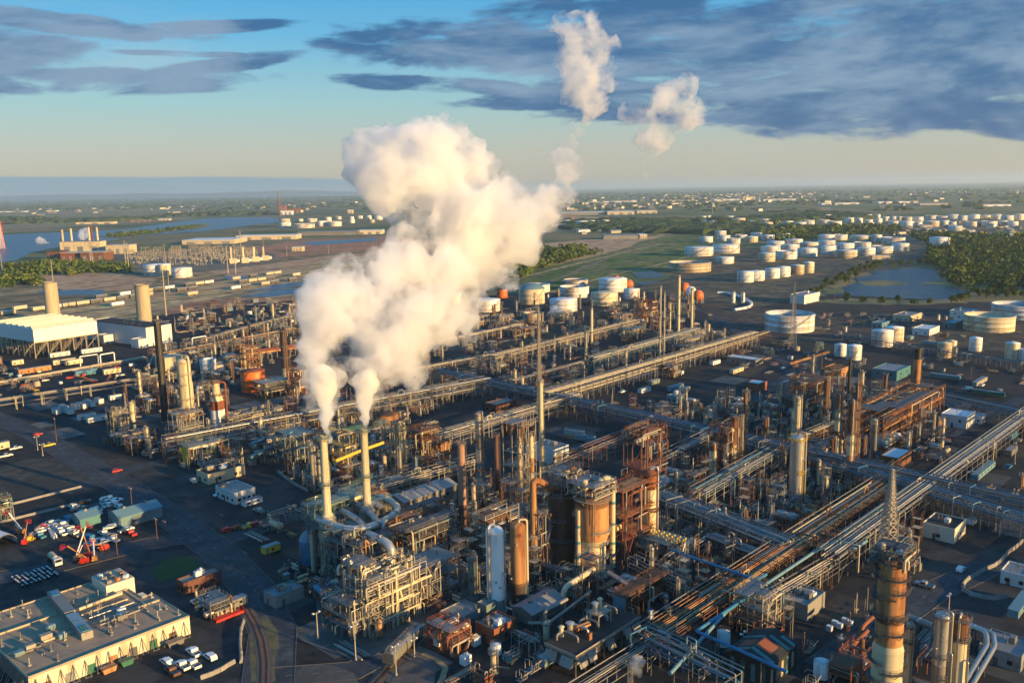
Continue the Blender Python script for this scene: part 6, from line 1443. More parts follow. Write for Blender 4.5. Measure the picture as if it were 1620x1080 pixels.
yard += [(74 + i * 6.2, 826 + j * 7 + i * 2.6, 'pickup' if (i + j) % 3 else 'suv', ['white', 'white2', 'silver', 'white', 'blue'][(i * 2 + j) % 5], .05 * (i % 3)) for i in range(0) for j in range(3)] + [(x, y, 'pickup', m, .1) for x, y, m in ((118,806,'white'),(124,808,'silver'),(145,813,'white2'),(150,818,'white'),(190,806,'white'),(196,812,'blue'),(165,848,'white'),(172,853,'silver'),(180,858,'white2'),(60,846,'white'),(64,852,'blue'),(112,846,'white'),(120,850,'silver'),(200,842,'white'),(207,848,'red'))]
for i, (x, y, k, m, a) in enumerate(yard): o = car(x, y, k, m, '', 'vehicles parked in the left yard', a + (math.pi / 2 if i % 2 else 0)); auto(o, {'white': 'white', 'white2': 'off-white', 'blue': 'blue', 'black': 'black', 'silver': 'silver', 'red': 'red'}[m] + ' parked ' + {'pickup': 'pickup', 'van': 'van', 'suv': 'car'}[k])
lot_ = [(264,1052,'suv','white',0),(273,1067,'pickup','brown',0),(289,1058,'pickup','white',0),(306,1056,'pickup','white2',0),(307,1037,'pickup','white',0),(333,1044,'suv','white',0),(313,959,'pickup','white',0),(327,951,'suv','white2',0),(306,764,'pickup','white',-.2),(347,786,'suv','white',1.4)]
for x, y, k, m, a in lot_: o = car(x, y, k, m, '', 'vehicles parked near the offices', a + math.pi / 2 * 1.0); auto(o, {'white': 'white', 'white2': 'off-white', 'brown': 'dark brown'}[m] + ' parked ' + {'pickup': 'pickup', 'suv': 'car'}[k])
others = [(1212,640,'pickup','white'),(1075,592,'van','white'),(985,622,'pickup','white'),(1525,735,'van','white'),(1560,700,'pickup','red'),(1540,752,'suv','white'),(1595,742,'pickup','blue'),(1612,700,'suv','silver'),(1590,790,'pickup','white'),(1520,905,'suv','white'),(1462,930,'pickup','silver'),
          (1530,618,'van','white'),(1553,612,'pickup','white'),(1582,620,'suv','silver'),(1240,585,'suv','white'),(880,632,'suv','white'),(60,690,'suv','red'),(185,748,'suv','red'),(78,707,'pickup','yellow'),(25,712,'pickup','white'),(410,812,'pickup','silver'),(360,842,'suv','red'),(378,838,'suv','rustr'),(395,836,'pickup','yellow'),(405,833,'suv','red'),
          (30,598,'van','white'),(60,590,'pickup','white'),(85,592,'pickup','blue'),(110,600,'suv','red'),(130,596,'van','red'),(170,590,'pickup','white'),(210,580,'van','white'),(40,612,'pickup','red'),(95,608,'suv','white'),(72,604,'suv','silver'),(120,588,'van','white'),(190,596,'pickup','white')]
cn = dict(white='white', white2='off-white', red='red', blue='blue', silver='silver', yellow='yellow', rustr='dull red')
for i, (x, y, k, m) in enumerate(others): o = car(x, y, k, m, '', 'scattered vehicles in the plant', rnd.choice([0, math.pi / 2])); auto(o, cn[m] + ' parked ' + {'pickup': 'pickup', 'van': 'van', 'suv': 'car'}[k])
# boom lifts
def boom(px, py, label, m, ang, L=11, el=.9):
    p = at(px, py); L *= .75; t = thing('boom_lift', label, 'boom lift', p, TH + ang, 'boom lifts in the yard', GZ)
    b = MB(); b.box(-1.6, -1, .5, 1.6, 1, 1.1); b.bc(-.3, 0, 1.15, 2.6, 1.5, 1.0); b.build('chassis', M[m], t)
    for x in (-1.1, 1.1):
        for y in (-1.1, .8): b = MB(); b.cyl((x, y, .5), (x, y + .3, .5), .5, n=10); b.build('wheel', M['rubber'], t)
    b = MB(); e = (L * math.cos(el), 0, 2 + L * math.sin(el)); b.bar((-1, 0, 1.9), e, .36); b.bar((-.5, 0, 1.6), (e[0] * .5, 0, e[2] * .45), .24); b.build('boom', M['white2' if m == 'rusto' else 'rusto'], t)
    b = MB(); b.bar(e, (e[0] + 1, 0, e[2] - .3), .2); b.bc(e[0] + 1.6, 0, e[2] - .9, 1, 1.8, .15); b.rail([(e[0]+1.1,-.9),(e[0]+2.1,-.9),(e[0]+2.1,.9),(e[0]+1.1,.9)], e[2] - .75, 1.1, .08, True); b.build('basket', M['red'], t); occ(p, 2.5)
for k, a in enumerate(((125, 888, 'rusto', .4, 13, 1.1), (141, 884, 'red', 1.8, 12, 1.25), (133, 893, 'red', 2.5, 9, .8), (150, 888, 'rusto', 1.2, 8, .5), (40, 862, 'red', 1.0, 9, .7), (48, 858, 'yellow', .3, 7, .5), (33, 846, 'rusto', 2.0, 10, .9), (165, 872, 'red', 3.0, 6, .3))):
    boom(a[0], a[1], ['tallest white boom lift with orange chassis in the yard', 'red chassis boom lift with steep orange arm', 'red boom lift facing left in front of the others', 'low folded boom lift at the right of the cluster', 'red boom lift beside the arched shelter', 'yellow low boom lift beside the arched shelter', 'tall boom lift behind the arched shelter', 'nearly flat red boom lift below the pickups'][k], *a[2:])
# tanker lorry and gas bottles
p = at(80, 886); q = at(98, 902); d = q - p; t = thing('tank_lorry', 'cream tank lorry parked alone in the yard', 'lorry', p, math.atan2(d.y, d.x), None, GZ)
b = MB(); b.vessel((1, 0, 2.1), (6.2, 0, 2.1), 1.1); b.build('tank_body', M['cream'], t); b = MB(); b.box(7, -1.2, .6, 9.2, 1.2, 2.9); b.build('cab', M['white2'], t); b = MB(); b.box(9.2, -1.05, 1.7, 9.24, 1.05, 2.7); b.build('windscreen', M['glass'], t)
for x in (1.5, 2.8, 8): b = MB(); b.cyl((x, -1.2, .5), (x, 1.2, .5), .5, n=10); b.build('wheel', M['rubber'], t)
b = MB(); b.box(0, -.5, .6, 9, .5, 1.0); b.build('chassis', M['steel'], t); occ(p.lerp(q, .5), 5); lm('cream tank lorry', p)
dt = thing('oil_drum', '', 'drum', (0, 0), 0, 'oil drums in rows', GZ); b = MB(); b.lathe([(.36, 0), (.36, .34), (.39, .36), (.36, .38), (.36, .95)], 12); b.build('drum_body', M['black'], dt); b = MB(); b.lathe([(.37, .951), (.37, 1.02), (.30, 1.0), (1e-3, 1.0)], 12); b.build('lid', M['white2'], dt); gfirst = True; d0 = at(52, 926)
for i in range(9):
    for j in range(8):
        if (i * 7 + j * 5) % 11 in (5, 8): continue
        g = d0 + U * (i * 1.35 - 3) + V * (j * 1.35)
        if gfirst: o = dt; o.location = (g.x, g.y, GZ)
        else: o = dup(dt, g, 0, z=GZ)
        gfirst = False; tag(o, 'black oil drum with white lid in the block left of the tank lorry', 'drum', 'oil drums in rows')
occ(at(45, 900), 7)
gfirst = True; b = MB(); b.lathe([(.3, 0), (.31, 1.0), (.18, 1.25), (1e-3, 1.35)], 8); gc = b.build('gas_bottle', M['white2'])
for i in range(14):
    g = at(78 + (i % 4) * 2.4 + i * .4, 842 + i * .9); o = gc if gfirst else gc.copy()
    if not gfirst: COL.objects.link(o)
    gfirst = False; o.location = (g.x, g.y, GZ); tag(o, 'white gas bottle in the loose bunch before the parked pickups', 'gas bottle', 'white gas bottles by the pickups')
p = at(2, 815); structure(-6, 832, 4, 4, [3, 6, 9], 'red topped frame cut by the left edge', 2, 2, 'green', 'rustr', seed=95, nves=2, npipe=8, stair=False, p=at(3, 828))
# barriers
b = MB(); b.extr([(-.3, 0), (.3, 0), (.22, .25), (.1, .85), (-.1, .85), (-.22, .25)], -1.5, 1.5); br = b.build('concrete_barrier', M['conc'])
bt = thing('concrete_barrier', 'x', 'barrier', (0, 0), 0); br.parent = bt; br.name = 'block'; b = MB(); b.tube([(0, -1, .8), (0, -1, 1.0), (0, -.7, 1.0), (0, -.7, .8)], .05, 5); b.build('lifting_loop', M['steel'], bt); bfirst = True
def barriers(pts, n, desc, grp):
    global bfirst
    P = [at(*p) for p in pts]; L = [(c - a).length for a, c in zip(P, P[1:])]; T = sum(L)
    for i in range(n):
        s = T * (i + .5) / n
        for a, c, q in zip(P, P[1:], L):
            if s <= q: break
            s -= q
        d = (c - a).normalized(); m = a + d * s; rz = math.atan2(d.y, d.x) - math.pi / 2 + rnd.uniform(-.12, .12)
        if bfirst: o = bt; o.location = (m.x, m.y, GZ + .05); o.rotation_euler.z = rz; bfirst = False
        else: o = dup(bt, m, rz, z=GZ + .05)
        o.scale = (1.5, 1.1, 1.3); o['group'] = grp; auto(o, desc)
barriers([(1618, 858), (1607, 868), (1595, 876), (1581, 892), (1569, 899), (1555, 905), (1543, 912), (1530, 919), (1523, 928), (1527, 938), (1540, 944), (1555, 948), (1570, 950), (1582, 949), (1592, 946)], 24, 'grey concrete barrier block', 'barriers round the right bend')
barriers([(386, 985), (381, 1000), (380, 1020), (382, 1050)], 9, 'sunlit concrete barrier block', 'barriers along the dry verge')
barriers([(322, 1075), (340, 1068), (355, 1060), (368, 1052)], 5, 'pale concrete barrier block', 'barriers in the car park')
barriers([(440, 748), (455, 760), (470, 770), (488, 779)], 11, 'whitish barrier block', 'barriers by the office lane')
# light poles and wooden poles
for k, (x, y, yt) in enumerate(((503, 1012, 968), (563, 1046, 988), (675, 1000, 985), (627, 1070, 1020), (656, 1042, 1010), (1175, 1045, 1000), (68, 722, 702), (60, 713, 690), (1235, 952, 915), (1450, 700, 672), (1605, 735, 700), (1500, 975, 940), (330, 742, 722), (700, 948, 985))):
    if yt < y: pole_light(x, y, yt, ''); auto(bpy.data.objects[COL.objects[-1].name] if False else [o for o in COL.objects if o.name.startswith('light_pole')][-1], 'slim pale area light pole')
for k, (x, y, yt) in enumerate(((211, 822, 770), (249, 855, 818), (262, 848, 822), (186, 880, 845), (90, 700, 660), (352, 838, 812), (1255, 600, 575), (1438, 555, 530), (1535, 610, 580), (1320, 480, 455))):
    utility_pole(x, y, yt, ''); auto([o for o in COL.objects if o.name.startswith('utility_pole')][-1], 'wooden utility pole')
# ---------------------------------------------------------------- left middle units
stack(262, 668, 507, 11, 'tall black stack leaning over the left units', 'black', None, 'tall black stack', 1.0, pxt=247)
column(300, 697, 566, 21, 'tall cream column with platforms right of the black stack', 'cream', [(0, .45, 'buff'), (.45, 1, 'cream')], 7, 'dome', pxt=296, lmk='tall cream column', plat='pale', pipe='cream')
structure(285, 716, 12, 9, [6, 12, 18], 'cluttered pipe frame at the foot of the tall cream column', 3, 2, 'pale', 'galv', seed=101, nves=5, npipe=26, lmk='cream column frame')
column(347, 684, 602, 22, 'white and red bottle shaped vessel with narrow neck', 'cream', [(0, .45, 'white2'), (.45, .62, 'rustr'), (.62, 1, 'cream')], 4, 'flat', 'vessel', 'bottle_vessel', None, 'bottle shaped vessel', None, cone=[(1, 0), (1, .58), (.55, .78), (.5, 1)], plat='rust')
q = at(362, 690); h = ht(362, 690, 604); line([V3(q, 1), V3(q, h), V3(q - U * 5 + V * 3, h)], .5, 'rustr', 'rust red downcomer pipe beside the bottle vessel', 'riser_pipe', 0)
structure(372, 690, 26, 9, [5, 9], 'long low pipe deck right of the bottle vessel', 6, 2, 'pale', 'galv', seed=102, nves=6, npipe=30, lmk='long low pipe deck', pm=['cream', 'pale', 'silver', 'rust'])
tank(383, 421, 586, 622, 'cone', 'orange', 'rustr', 'bright orange round tank in the left units', lmk='bright orange tank', name='process_tank')
structure(392, 590, 9, 9, [4, 9, 13, 17], 'burnt orange scaffold heap behind the orange tank', 2, 2, 'rusto', 'rusto', seed=103, nves=3, npipe=12, pm=['rusto', 'rust', 'buff'], lmk='burnt orange scaffold')
column(453, 608, 520, 11, 'dark pair of ribbed columns left of the plume', 'rust', [(0, .3, 'cream'), (.3, 1, 'dark')], 4, 'dome', pxt=450, lmk='dark ribbed columns', pipe='rust')
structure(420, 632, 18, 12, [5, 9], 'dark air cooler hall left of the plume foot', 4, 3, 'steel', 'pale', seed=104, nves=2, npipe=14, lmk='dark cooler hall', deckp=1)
structure(468, 628, 8, 8, [6, 11, 16], 'golden lit pipe tower beside the plume', 2, 2, 'rust', 'rust', seed=105, nves=4, npipe=22, pm=['rust', 'buff', 'rusto', 'cream'], lmk='golden pipe tower')
# long red roofed pipe shed
p = at(385, 577); L = lu_to(385, 577, 492); t = thing('open_shed', 'long red brown roofed open shed behind the orange tank', 'shed', p, TH - .12, None, GZ)
b = MB(); b.extr([(0, 7), (7, 7), (7, 7.3), (3.5, 9), (0, 7.3)], 0, L); b.v = [(y, x, z) for x, y, z in b.v]; b.f = [f[::-1] for f in b.f]; b.build('roof', M['rustr'], t); b = MB(); legs(b, [L * i / 7 for i in range(8)], (.1, 6.9), 7, .35); b.build('support_frame', M['pale'], t); b = MB(); b.box(-.05, -.12, 6.2, L, -.02, 7.4); b.build('fascia', M['rusto'], t); lm('long red roofed shed', p + U * L / 2); occ(p + U * 10, 8); occ(p + U * 25, 8)
tank(318, 343, 566, 592, 'open', 'white2', 'dkgreen', 'white round tank with green inside behind the cream column', name='process_tank', lmk='green topped tank')
structure(300, 738, lu_to(300, 738, 357), 9, [4, 8.5], 'yellow ended pipe frame near the offices', 4, 2, 'green', 'galv', seed=106, nves=4, npipe=26, lmk='yellow ended frame')
yp = at(300, 738); t = thing('yellow_panel', 'bright yellow staircase screen on the pipe frame corner', 'screen', yp - V * .0 - U * .6, TH, None, GZ)
b = MB(); b.box(0, 0, 0, .2, 5, 8.6); b.build('screen', M['yellow'], t); b = MB(); stair_flights(b, -3, .4, 0, [4, 8.4], 2.4); b.build('stair', M['yellow'], t)
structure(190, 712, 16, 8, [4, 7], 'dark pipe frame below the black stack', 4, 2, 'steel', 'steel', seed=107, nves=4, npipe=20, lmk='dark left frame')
column(180, 690, 645, 13, 'short dark drum at the left end of the units', 'dark', None, 2, lmk='short dark drum')
structure(182, 694, 7, 7, [6, 10, 13], 'lit yellow grey furnace frame at the left end', 2, 2, 'buff', 'galv', seed=108, nves=3, npipe=12, lmk='left furnace frame')
column(210, 668, 635, 8, 'thin buff drum in front of the black stack', 'buff', None, 2)
structure(250, 640, 6, 6, [5, 9, 13], 'red pipe tower behind the black stack', 2, 2, 'rust', 'rustr', seed=109, nves=2, npipe=14, pm=['rust', 'rustr', 'buff'])
line([(396, 703, 6), (432, 688, 6), (432, 706, 6), (398, 722, 6), (398, 728, 1)], 1.0, 'cyan', 'pale blue bent duct pipe right of the yellow ended frame', 'bent_duct', 10, 'cyan', 'pale blue bent duct', 'duct')
structure(452, 745, 16, 14, [5, 10, 14], 'dark teal process block left of the stacks', 3, 2, 'steel', 'green', seed=110, nves=6, npipe=30, pm=['cyan', 'silver', 'galv', 'green'], lmk='dark teal block')
structure(540, 742, 14, 12, [5, 10, 16], 'golden topped process block between the stacks', 3, 2, 'galv', 'yellow', seed=111, nves=6, npipe=30, pm=['buff', 'pale', 'silver', 'yellow'], lmk='golden process block')
line([(528, 730, 17), (572, 712, 17), (606, 700, 17)], .7, 'yellow', 'yellow green gantry pipe running between the stacks', 'gantry_pipe', 0)
tank(596, 631, 655, 678, 'cone', 'rusto', 'rust', 'orange box like tank just right of the plume foot', name='process_tank')
structure(634, 748, 6, 6, [6, 12, 18, 22], 'tall tan stair tower right of the steaming stacks', 2, 2, 'buff', 'rust', seed=112, nves=2, npipe=18, pm=['buff', 'rust', 'pale'], lmk='tall tan stair tower')
structure(668, 735, 10, 8, [6, 11, 15], 'rusty pipe tower at the end of the pale rack', 3, 2, 'rust', 'rust', seed=113, nves=4, npipe=20, pm=['buff', 'rust', 'pale'])
column(660, 765, 722, 8, 'pale blue drum under the rusty pipe tower', 'cyan', None, 1); column(604, 755, 735, 8, 'small white drum behind the shed', 'white', None, 1)
column(497, 760, 705, 9, 'dull column left of the left steaming stack', 'tan', None, 2); column(553, 765, 718, 8, 'tan column between the steaming stacks', 'buff', None, 2)
# red brick sheds and teal frac tanks
building(690, 718, 9, 6, 4, 'red brick hut behind the pinkish stack', 'rusto', 'rust', nac=0, win=0, seed=30); building(808, 690, 9, 7, 5, 'red painted hut left of the flare stack', 'rustr', 'rust', nac=0, win=0, seed=31)
building(785, 655, 15, 8, 4.5, 'dim brown low building by the blue rack', 'brick', 'conc', seed=32, nac=0, lmk='dim brown building')
building(868, 735, 13, 13, 5.5, 'white striped roof shed behind the dark vessel', 'wallw', 'roofg', seed=33, nac=1, lmk='white roofed shed', roll=1)
for k, (x, y) in enumerate(((925, 692), (942, 700), (960, 706), (975, 712))):
    p = at(x, y); t = thing('frac_tank', ['first', 'second', 'third', 'last'][k] + ' from the left of the teal box tanks on the dark lot', 'tank', p, TH + math.pi / 2 + .25, 'teal box tanks', GZ)
    b = MB(); b.extr([(0, .5), (10, .5), (10.5, 1.2), (10.5, 3.2), (0, 3.2)], 0, 2.6); b.build('tank_body', M['cyan'], t); b = MB(); b.rail([(0,0),(10,0),(10,2.6),(0,2.6)], 3.2, 1, .07, True); b.build('handrail', M['galv'], t); b = MB(); [b.box(i * 1.3, -.06, .6, i * 1.3 + .12, 0, 3.1) for i in range(8)]; b.build('rib', M['teal'], t)
    for xx in (.8, 1.9): b = MB(); b.cyl((xx, 0, .5), (xx, 2.6, .5), .48, n=10); b.build('wheel', M['rubber'], t)
    occ(p, 5)
lm('teal box tanks', at(950, 700))
for k, (x, y, L, m, nm) in enumerate(((1062, 622, 14, 'cyan', 'white striped blue container block on the far lot'), (1075, 626, 12, 'cream', 'cream box trailer behind the blue containers'), (1030, 612, 10, 'green', 'dull green container on the far lot'), (1160, 594, 14, 'cream', 'cream lorry trailer on the far lot'), (1128, 580, 10, 'white', 'white boat shaped trailer near the far rack'), (935, 617, 12, 'white', 'white trailer by the sunlit rack'), (1015, 625, 10, 'white2', 'flat white deck trailer on the far lot'))):
    box_trailer(x, y, L, nm, m, 3.2, 2.8, name='box_trailer')
building(1070, 640, 9, 6, 4, 'pale hut beside the blue rack', 'cyan', 'roofg', seed=34, nac=1); building(1020, 690, 12, 8, 4, 'grey low deck building by the teal tanks', 'conc', 'conc', seed=35, nac=0, nvent=2); building(1035, 720, 11, 7, 4, 'pale roofed low building behind the truss', 'conc', 'roofg', seed=36, nac=0)
building(1035, 795, 12, 8, 5.5, 'green grey long shed right of the truss tower', 'green', 'cyan', 'gable', seed=37, win=0, lmk='green grey shed')
# ---------------------------------------------------------------- right middle units
building(1290, 638, 12, 22, 7.5, 'grey long shed with pale roof and steam at its end', 'silverw', 'roofg', 'gable', 'long_shed', 'grey steaming shed', win=0, seed=41)
building(1200, 622, 10, 8, 5, 'white canopy roof over red drums', 'rustr', 'white2', seed=42, nac=0, nvent=0, win=0, lmk='white canopy roof')
column(1258, 800, 687, 21, 'broad shiny silver column standing alone with yellow platform', 'silver', None, 2, 'dome', plat='yellow', lmk='broad shiny silver column', n=28, seams=4)
column(1259, 706, 626, 11, 'smooth cream column behind the broad silver one', 'cream', None, 2, 'dome', lmk='smooth cream column')
column(1176, 738, 620, 5, 'thin brown flue pipe on the rusty lattice tower', 'rust', None, 2, 'open', 'chimney', 'chimney_stack', None, 'thin brown flue', None)
structure(1150, 750, 8, 8, [5, 10, 15, 20], 'rusty platform tower wrapping the twin columns', 2, 2, 'rust', 'rustr', seed=121, nves=4, npipe=22, pm=['rust', 'buff', 'rusto', 'silver'], lmk='rusty platform tower')
column(1160, 745, 660, 9, 'left of the twin columns inside the rusty tower', 'rust', [(0, .5, 'buff'), (.5, 1, 'rust')], 5, plat='rust'); column(1170, 742, 655, 8, 'right of the twin columns inside the rusty tower', 'silver', None, 5, plat='rust')
column(1127, 752, 700, 11, 'short cream column with a red head', 'cream', [(0, .8, 'cream'), (.8, 1, 'rustr')], 2, lmk='red headed short column'); column(1147, 750, 706, 6, 'thin cream drum beside the red headed column', 'cream', None, 1)
column(1130, 668, 640, 7, 'far left small silver column of the mid units', 'silver', None, 1); column(1116, 672, 655, 6, 'small orange cylinder by the blue rack', 'buff', None, 1)
column(1210, 695, 660, 8, 'dull brown drum behind the silver rack', 'rust', None, 2)
column(1304, 690, 597, 8, 'brown column at the left of the furnace group', 'rust', [(0, .35, 'buff'), (.35, 1, 'rust')], 6, lmk='brown furnace column', plat='pale')
column(1322, 738, 622, 9, 'cream column with dark bands in the furnace group', 'cream', [(0, .4, 'cream'), (.4, .5, 'rust'), (.5, .8, 'buff'), (.8, 1, 'rust')], 6, lmk='dark banded column')
column(1342, 765, 632, 11, 'tall rust and cream column nearest in the furnace group', 'cream', [(0, .12, 'cyan'), (.12, .35, 'rusto'), (.35, .6, 'cream'), (.6, 1, 'rust')], 8, lmk='tall rust and cream column')
column(1352, 742, 605, 8, 'thin rusty column behind the tall rust and cream one', 'rust', None, 7, plat='rust'); column(1341, 655, 566, 4.5, 'thin black flue behind the furnace group', 'black', None, 1, 'open', 'chimney', 'chimney_stack', None, 'thin black flue', None)
column(1380, 728, 662, 10, 'dull silver column right of the furnace group', 'silverw', [(0, .9, 'silverw'), (.9, 1, 'cream')], 4, lmk='dull silver column'); column(1315, 745, 690, 10, 'short red drum left of the tall rust column', 'rustr', [(0, .5, 'rusto'), (.5, 1, 'rust')], 1)
column(1304, 795, 752, 10, 'short grey column with yellow cap by the lattice tower', 'silverw', [(0, .75, 'silverw'), (.75, 1, 'buff')], 2, lmk='yellow capped short column'); column(1365, 735, 690, 6, 'thin rusty drum between the furnace columns', 'rust', None, 2); column(1484, 692, 660, 8, 'rusty drum at the right end of the furnace', 'rusto', None, 2)
stack(1447, 640, 550, 11.5, 'thick rust brown stack with black head', 'rusto', [(0, .3, 'rustr'), (.3, .8, 'rusto'), (.8, 1, 'black')], 'thick rust brown stack', 1.0); stack(1399, 640, 592, 6, 'thin red brown stack left of the thick one', 'rust', None, 'thin red brown stack')
stack(1461, 660, 638, 4, 'left slim pale pipe stack beside the white roofed store', 'pale'); stack(1468, 660, 638, 4, 'right slim pale pipe stack beside the white roofed store', 'pale')
fz = structure(1395, 715, lu_to(1395, 715, 1492), 16, [7, 12, 16], 'huge dark rusty furnace frame with bullets beneath', 8, 3, 'brown', 'steel', 'fired_furnace', deckp=.25, lmk='huge dark furnace frame', seed=131, nves=8, npipe=60, pm=['rust', 'rustr', 'brown', 'buff', 'rusto'], vm=['rust', 'dark', 'rusto'])
for k in range(4):
    x = 2 + k * 5.5; b = MB(); b.vessel((x, -1.0, 3), (x, 6, 3), 2.1, 16); b.build('bullet_drum', M[['cyan', 'tan', 'cream', 'white2'][k]], fz)
structure(1300, 740, 22, 16, [4, 8], 'lower rusty pipe deck in front of the furnace columns', 5, 3, 'rust', 'steel', seed=132, nves=6, npipe=34, pm=['rust', 'silver', 'buff', 'pale'], lmk='rusty pipe deck')
structure(1290, 655, 18, 14, [6, 12, 17], 'brown tower deck at the back of the furnace group', 3, 2, 'rust', 'rust', seed=133, nves=5, npipe=26, pm=['rust', 'buff', 'silver', 'pale'])
building(1420, 745, 15, 7, 5, 'white flat canopy in front of the furnace', 'rust', 'white2', nac=0, nvent=0, win=0, seed=43, lmk='white furnace canopy')
building(1528, 680, 13, 11, 6, 'white roofed store right of the furnace', 'wallw', 'white2', nac=0, nvent=2, seed=44, lmk='white roofed store'); building(1553, 672, 5, 6, 4, 'small pale blue roofed kiosk by the store', 'wallw', 'cyan', nac=0, nvent=0, seed=45)
building(1418, 604, 22, 14, 6, 'teal fronted grey shed behind the thick stack', 'teal', 'roofg', 'flat', 'long_shed', 'teal fronted shed', seed=46, nac=0)
building(1509, 862, 11.5, 9.5, 5, 'cream block with black flat roof and square window', 'wall', 'roofk', lmk='black roofed cream block', seed=47, nac=1, nvent=3, win=1)
box_trailer(1540, 835, 3.5, 'small white cabin beside the black roofed cream block', 'white2', 2.6, 2.4, name='site_cabin', cat='cabin')
for k, (x, y, L, m, nm) in enumerate(((1445, 660, 14, 'blue', 'blue container behind the furnace'), (1480, 662, 16, 'grey', 'grey long container behind the white store'), (1546, 765, 26, 'cyan', 'long pale blue pipe trailer right of the silver rack'), (1575, 712, 8, 'white', 'white tank trailer at the right'), (1600, 700, 12, 'blue', 'blue container at the right edge'), (1520, 603, 18, 'teal', 'teal roofed cabin row on the right lot'), (1545, 614, 22, 'pale', 'beige roofed cabin on the right lot'), (1590, 630, 18, 'dkgreen', 'green container by the right rack'), (1610, 985, 16, 'cyan', 'pale blue bus trailer at the right edge'), (1460, 645, 5, 'white', 'tiny white cabin by the pipe stacks'), (1600, 725, 10, 'silverw', 'grey skip trailer right edge'), (1485, 548, 12, 'cyan', 'teal lorry trailer before the right tanks'), (1440, 540, 8, 'cyan', 'short teal trailer before the right tanks'))):
    box_trailer(x, y, L, nm, m, 3.0, 2.8, name='box_trailer', rz=TH + math.pi / 2 * (k % 2) + (math.pi if k % 2 else 0) * 0)
building(1614, 1066, 10, 9, 4, 'grey flat building cut by the bottom right corner', 'grey', 'roofg', nac=1, seed=48); building(1626, 935, 8, 7, 4, 'pale raised cabin at the right edge', 'wallw', 'roofg', nac=0, seed=49)
building(1330, 600, 14, 10, 6, 'rusty box furnace with sloping conveyor', 'rusto', 'rust', nac=0, win=0, seed=50); line([(1250, 575, 5), (1290, 563, 9), (1312, 556, 12)], .9, 'rusto', 'sloping rusty conveyor tube', 'conveyor', 14); building(1195, 580, 10, 20, 4, 'white flat roofed shed row by the lattice mast', 'galv', 'white2', nac=0, seed=51)
lattice(1254, 552, 440, 7, 'tall grey lattice mast in front of the big open tank', .4, 3, 'pale', lmk='tall grey lattice mast', w=.3)
building(1272, 482, 34, 14, 9, 'pale blue ended warehouse beside the pond', 'wallw', 'roofg', nac=2, seed=52, lmk='blue ended warehouse', win=0)
building(1440, 510, 26, 14, 5, 'tan roofed long block below the pond', 'tan', 'roofg', nac=1, seed=53, lmk='tan long block'); building(1470, 532, 22, 12, 5, 'white cabin block with ribbed roof below the pond', 'wallw', 'white2', seed=54, nac=0); building(1535, 505, 20, 16, 6, 'bluish office block by the right trees', 'wallw', 'roofg', seed=55); building(1510, 520, 30, 8, 4, 'long teal low block behind the white cabins', 'teal', 'cyan', seed=56, nac=0); building(1395, 520, 16, 8, 4, 'small blue roofed block below the pond', 'cyan', 'cyan', seed=57, nac=0)
# far process towers
for x, yb, yt, w_, m, nm in ((1073, 527, 436, 4.5, 'buff', 'tallest buff column among the far units'), (1094, 524, 456, 4.2, 'buff', 'second buff column right of the tallest far one'), (1044, 580, 452, 2.6, 'pale', 'very slim tall pole column by the lit rack end'), (1050, 578, 462, 1.8, 'pale', 'thin mast next to the slim pole column'), (1060, 522, 478, 2.6, 'buff', 'thin tan column left of the tallest far one'), (936, 545, 488, 3.6, 'buff', 'buff column below the white tanks'), (927, 562, 525, 4.4, 'silver', 'silver far column by the lit rack'), (756, 522, 474, 3, 'pale', 'pale pipe stack in front of a white tank left'), (795, 512, 478, 2, 'dark', 'thin dark stack between tanks'), (956, 530, 508, 6, 'silver', 'fat silver far drum'), (980, 532, 518, 6, 'silver', 'second fat silver far drum'), (897, 548, 526, 4, 'tan', 'short tan far drum'), (1170, 547, 530, 4, 'cream', 'short cream drum by the far lot'), (1160, 480, 462, 6, 'white', 'left of two white upright drums inside the pipe bend'), (1175, 480, 462, 6, 'white', 'right of two white upright drums inside the pipe bend')):
    column(x, yb, yt, w_, nm, m, None, 3, 'dome', lad=False)
for x, yb, yt, m, nm in ((1015, 512, 478, 'rusto', 'left rust furnace box below the white tanks'), (1031, 513, 478, 'rustr', 'right rust furnace box below the white tanks')):
    structure(x, yb, 8, 8, [6, 12, ht(x, yb, yt)], nm, 2, 2, m, m, seed=int(x), nves=4, npipe=10, vm=[m, 'buff'], pm=['rusto', 'buff'])
for i, (x, y, z, nm) in enumerate(((985, 515, 9, 'lit conveyor like frame among far units'), (960, 508, 8, 'brown angled frame below the tanks'), (745, 520, 9, 'orange lit heater frame at left of far units'), (725, 527, 10, 'tan heater frame behind the plume edge'), (790, 518, 9, 'tan heater frame with dark stack'), (818, 535, 7, 'pale frame cluster on the far pad'), (890, 510, 8, 'golden box frame with steam'), (1000, 540, 9, 'long green framed deck of far units'), (1085, 560, 10, 'buff frame at the end of the lit rack'), (1060, 600, 8, 'cream frame cluster at the lit rack foot'), (1100, 545, 9, 'orange lit deck below the buff columns'))):
    structure(x, y, 12 + (i % 3) * 5, 9, [z * .5, z], nm, 3, 2, ['pale', 'rust', 'buff', 'green'][i % 4] if i != 7 else 'green', 'galv', seed=200 + i, nves=4, npipe=14, pm=['buff', 'pale', 'rusto', 'silver', 'cream'])
# white curved bend of wrapped pipe
line([(1135, 463, 1.2), (1150, 463, 1.2), (1168, 468, 1.2), (1182, 474, 1.2), (1190, 480, 1.2), (1186, 486, 1.2), (1162, 490, 1.2)], 1.5, 'white2', 'fat white wrapped pipe curving round two drums', 'wrapped_pipe', 0, 'galv', 'fat white curved pipe', bend=14)
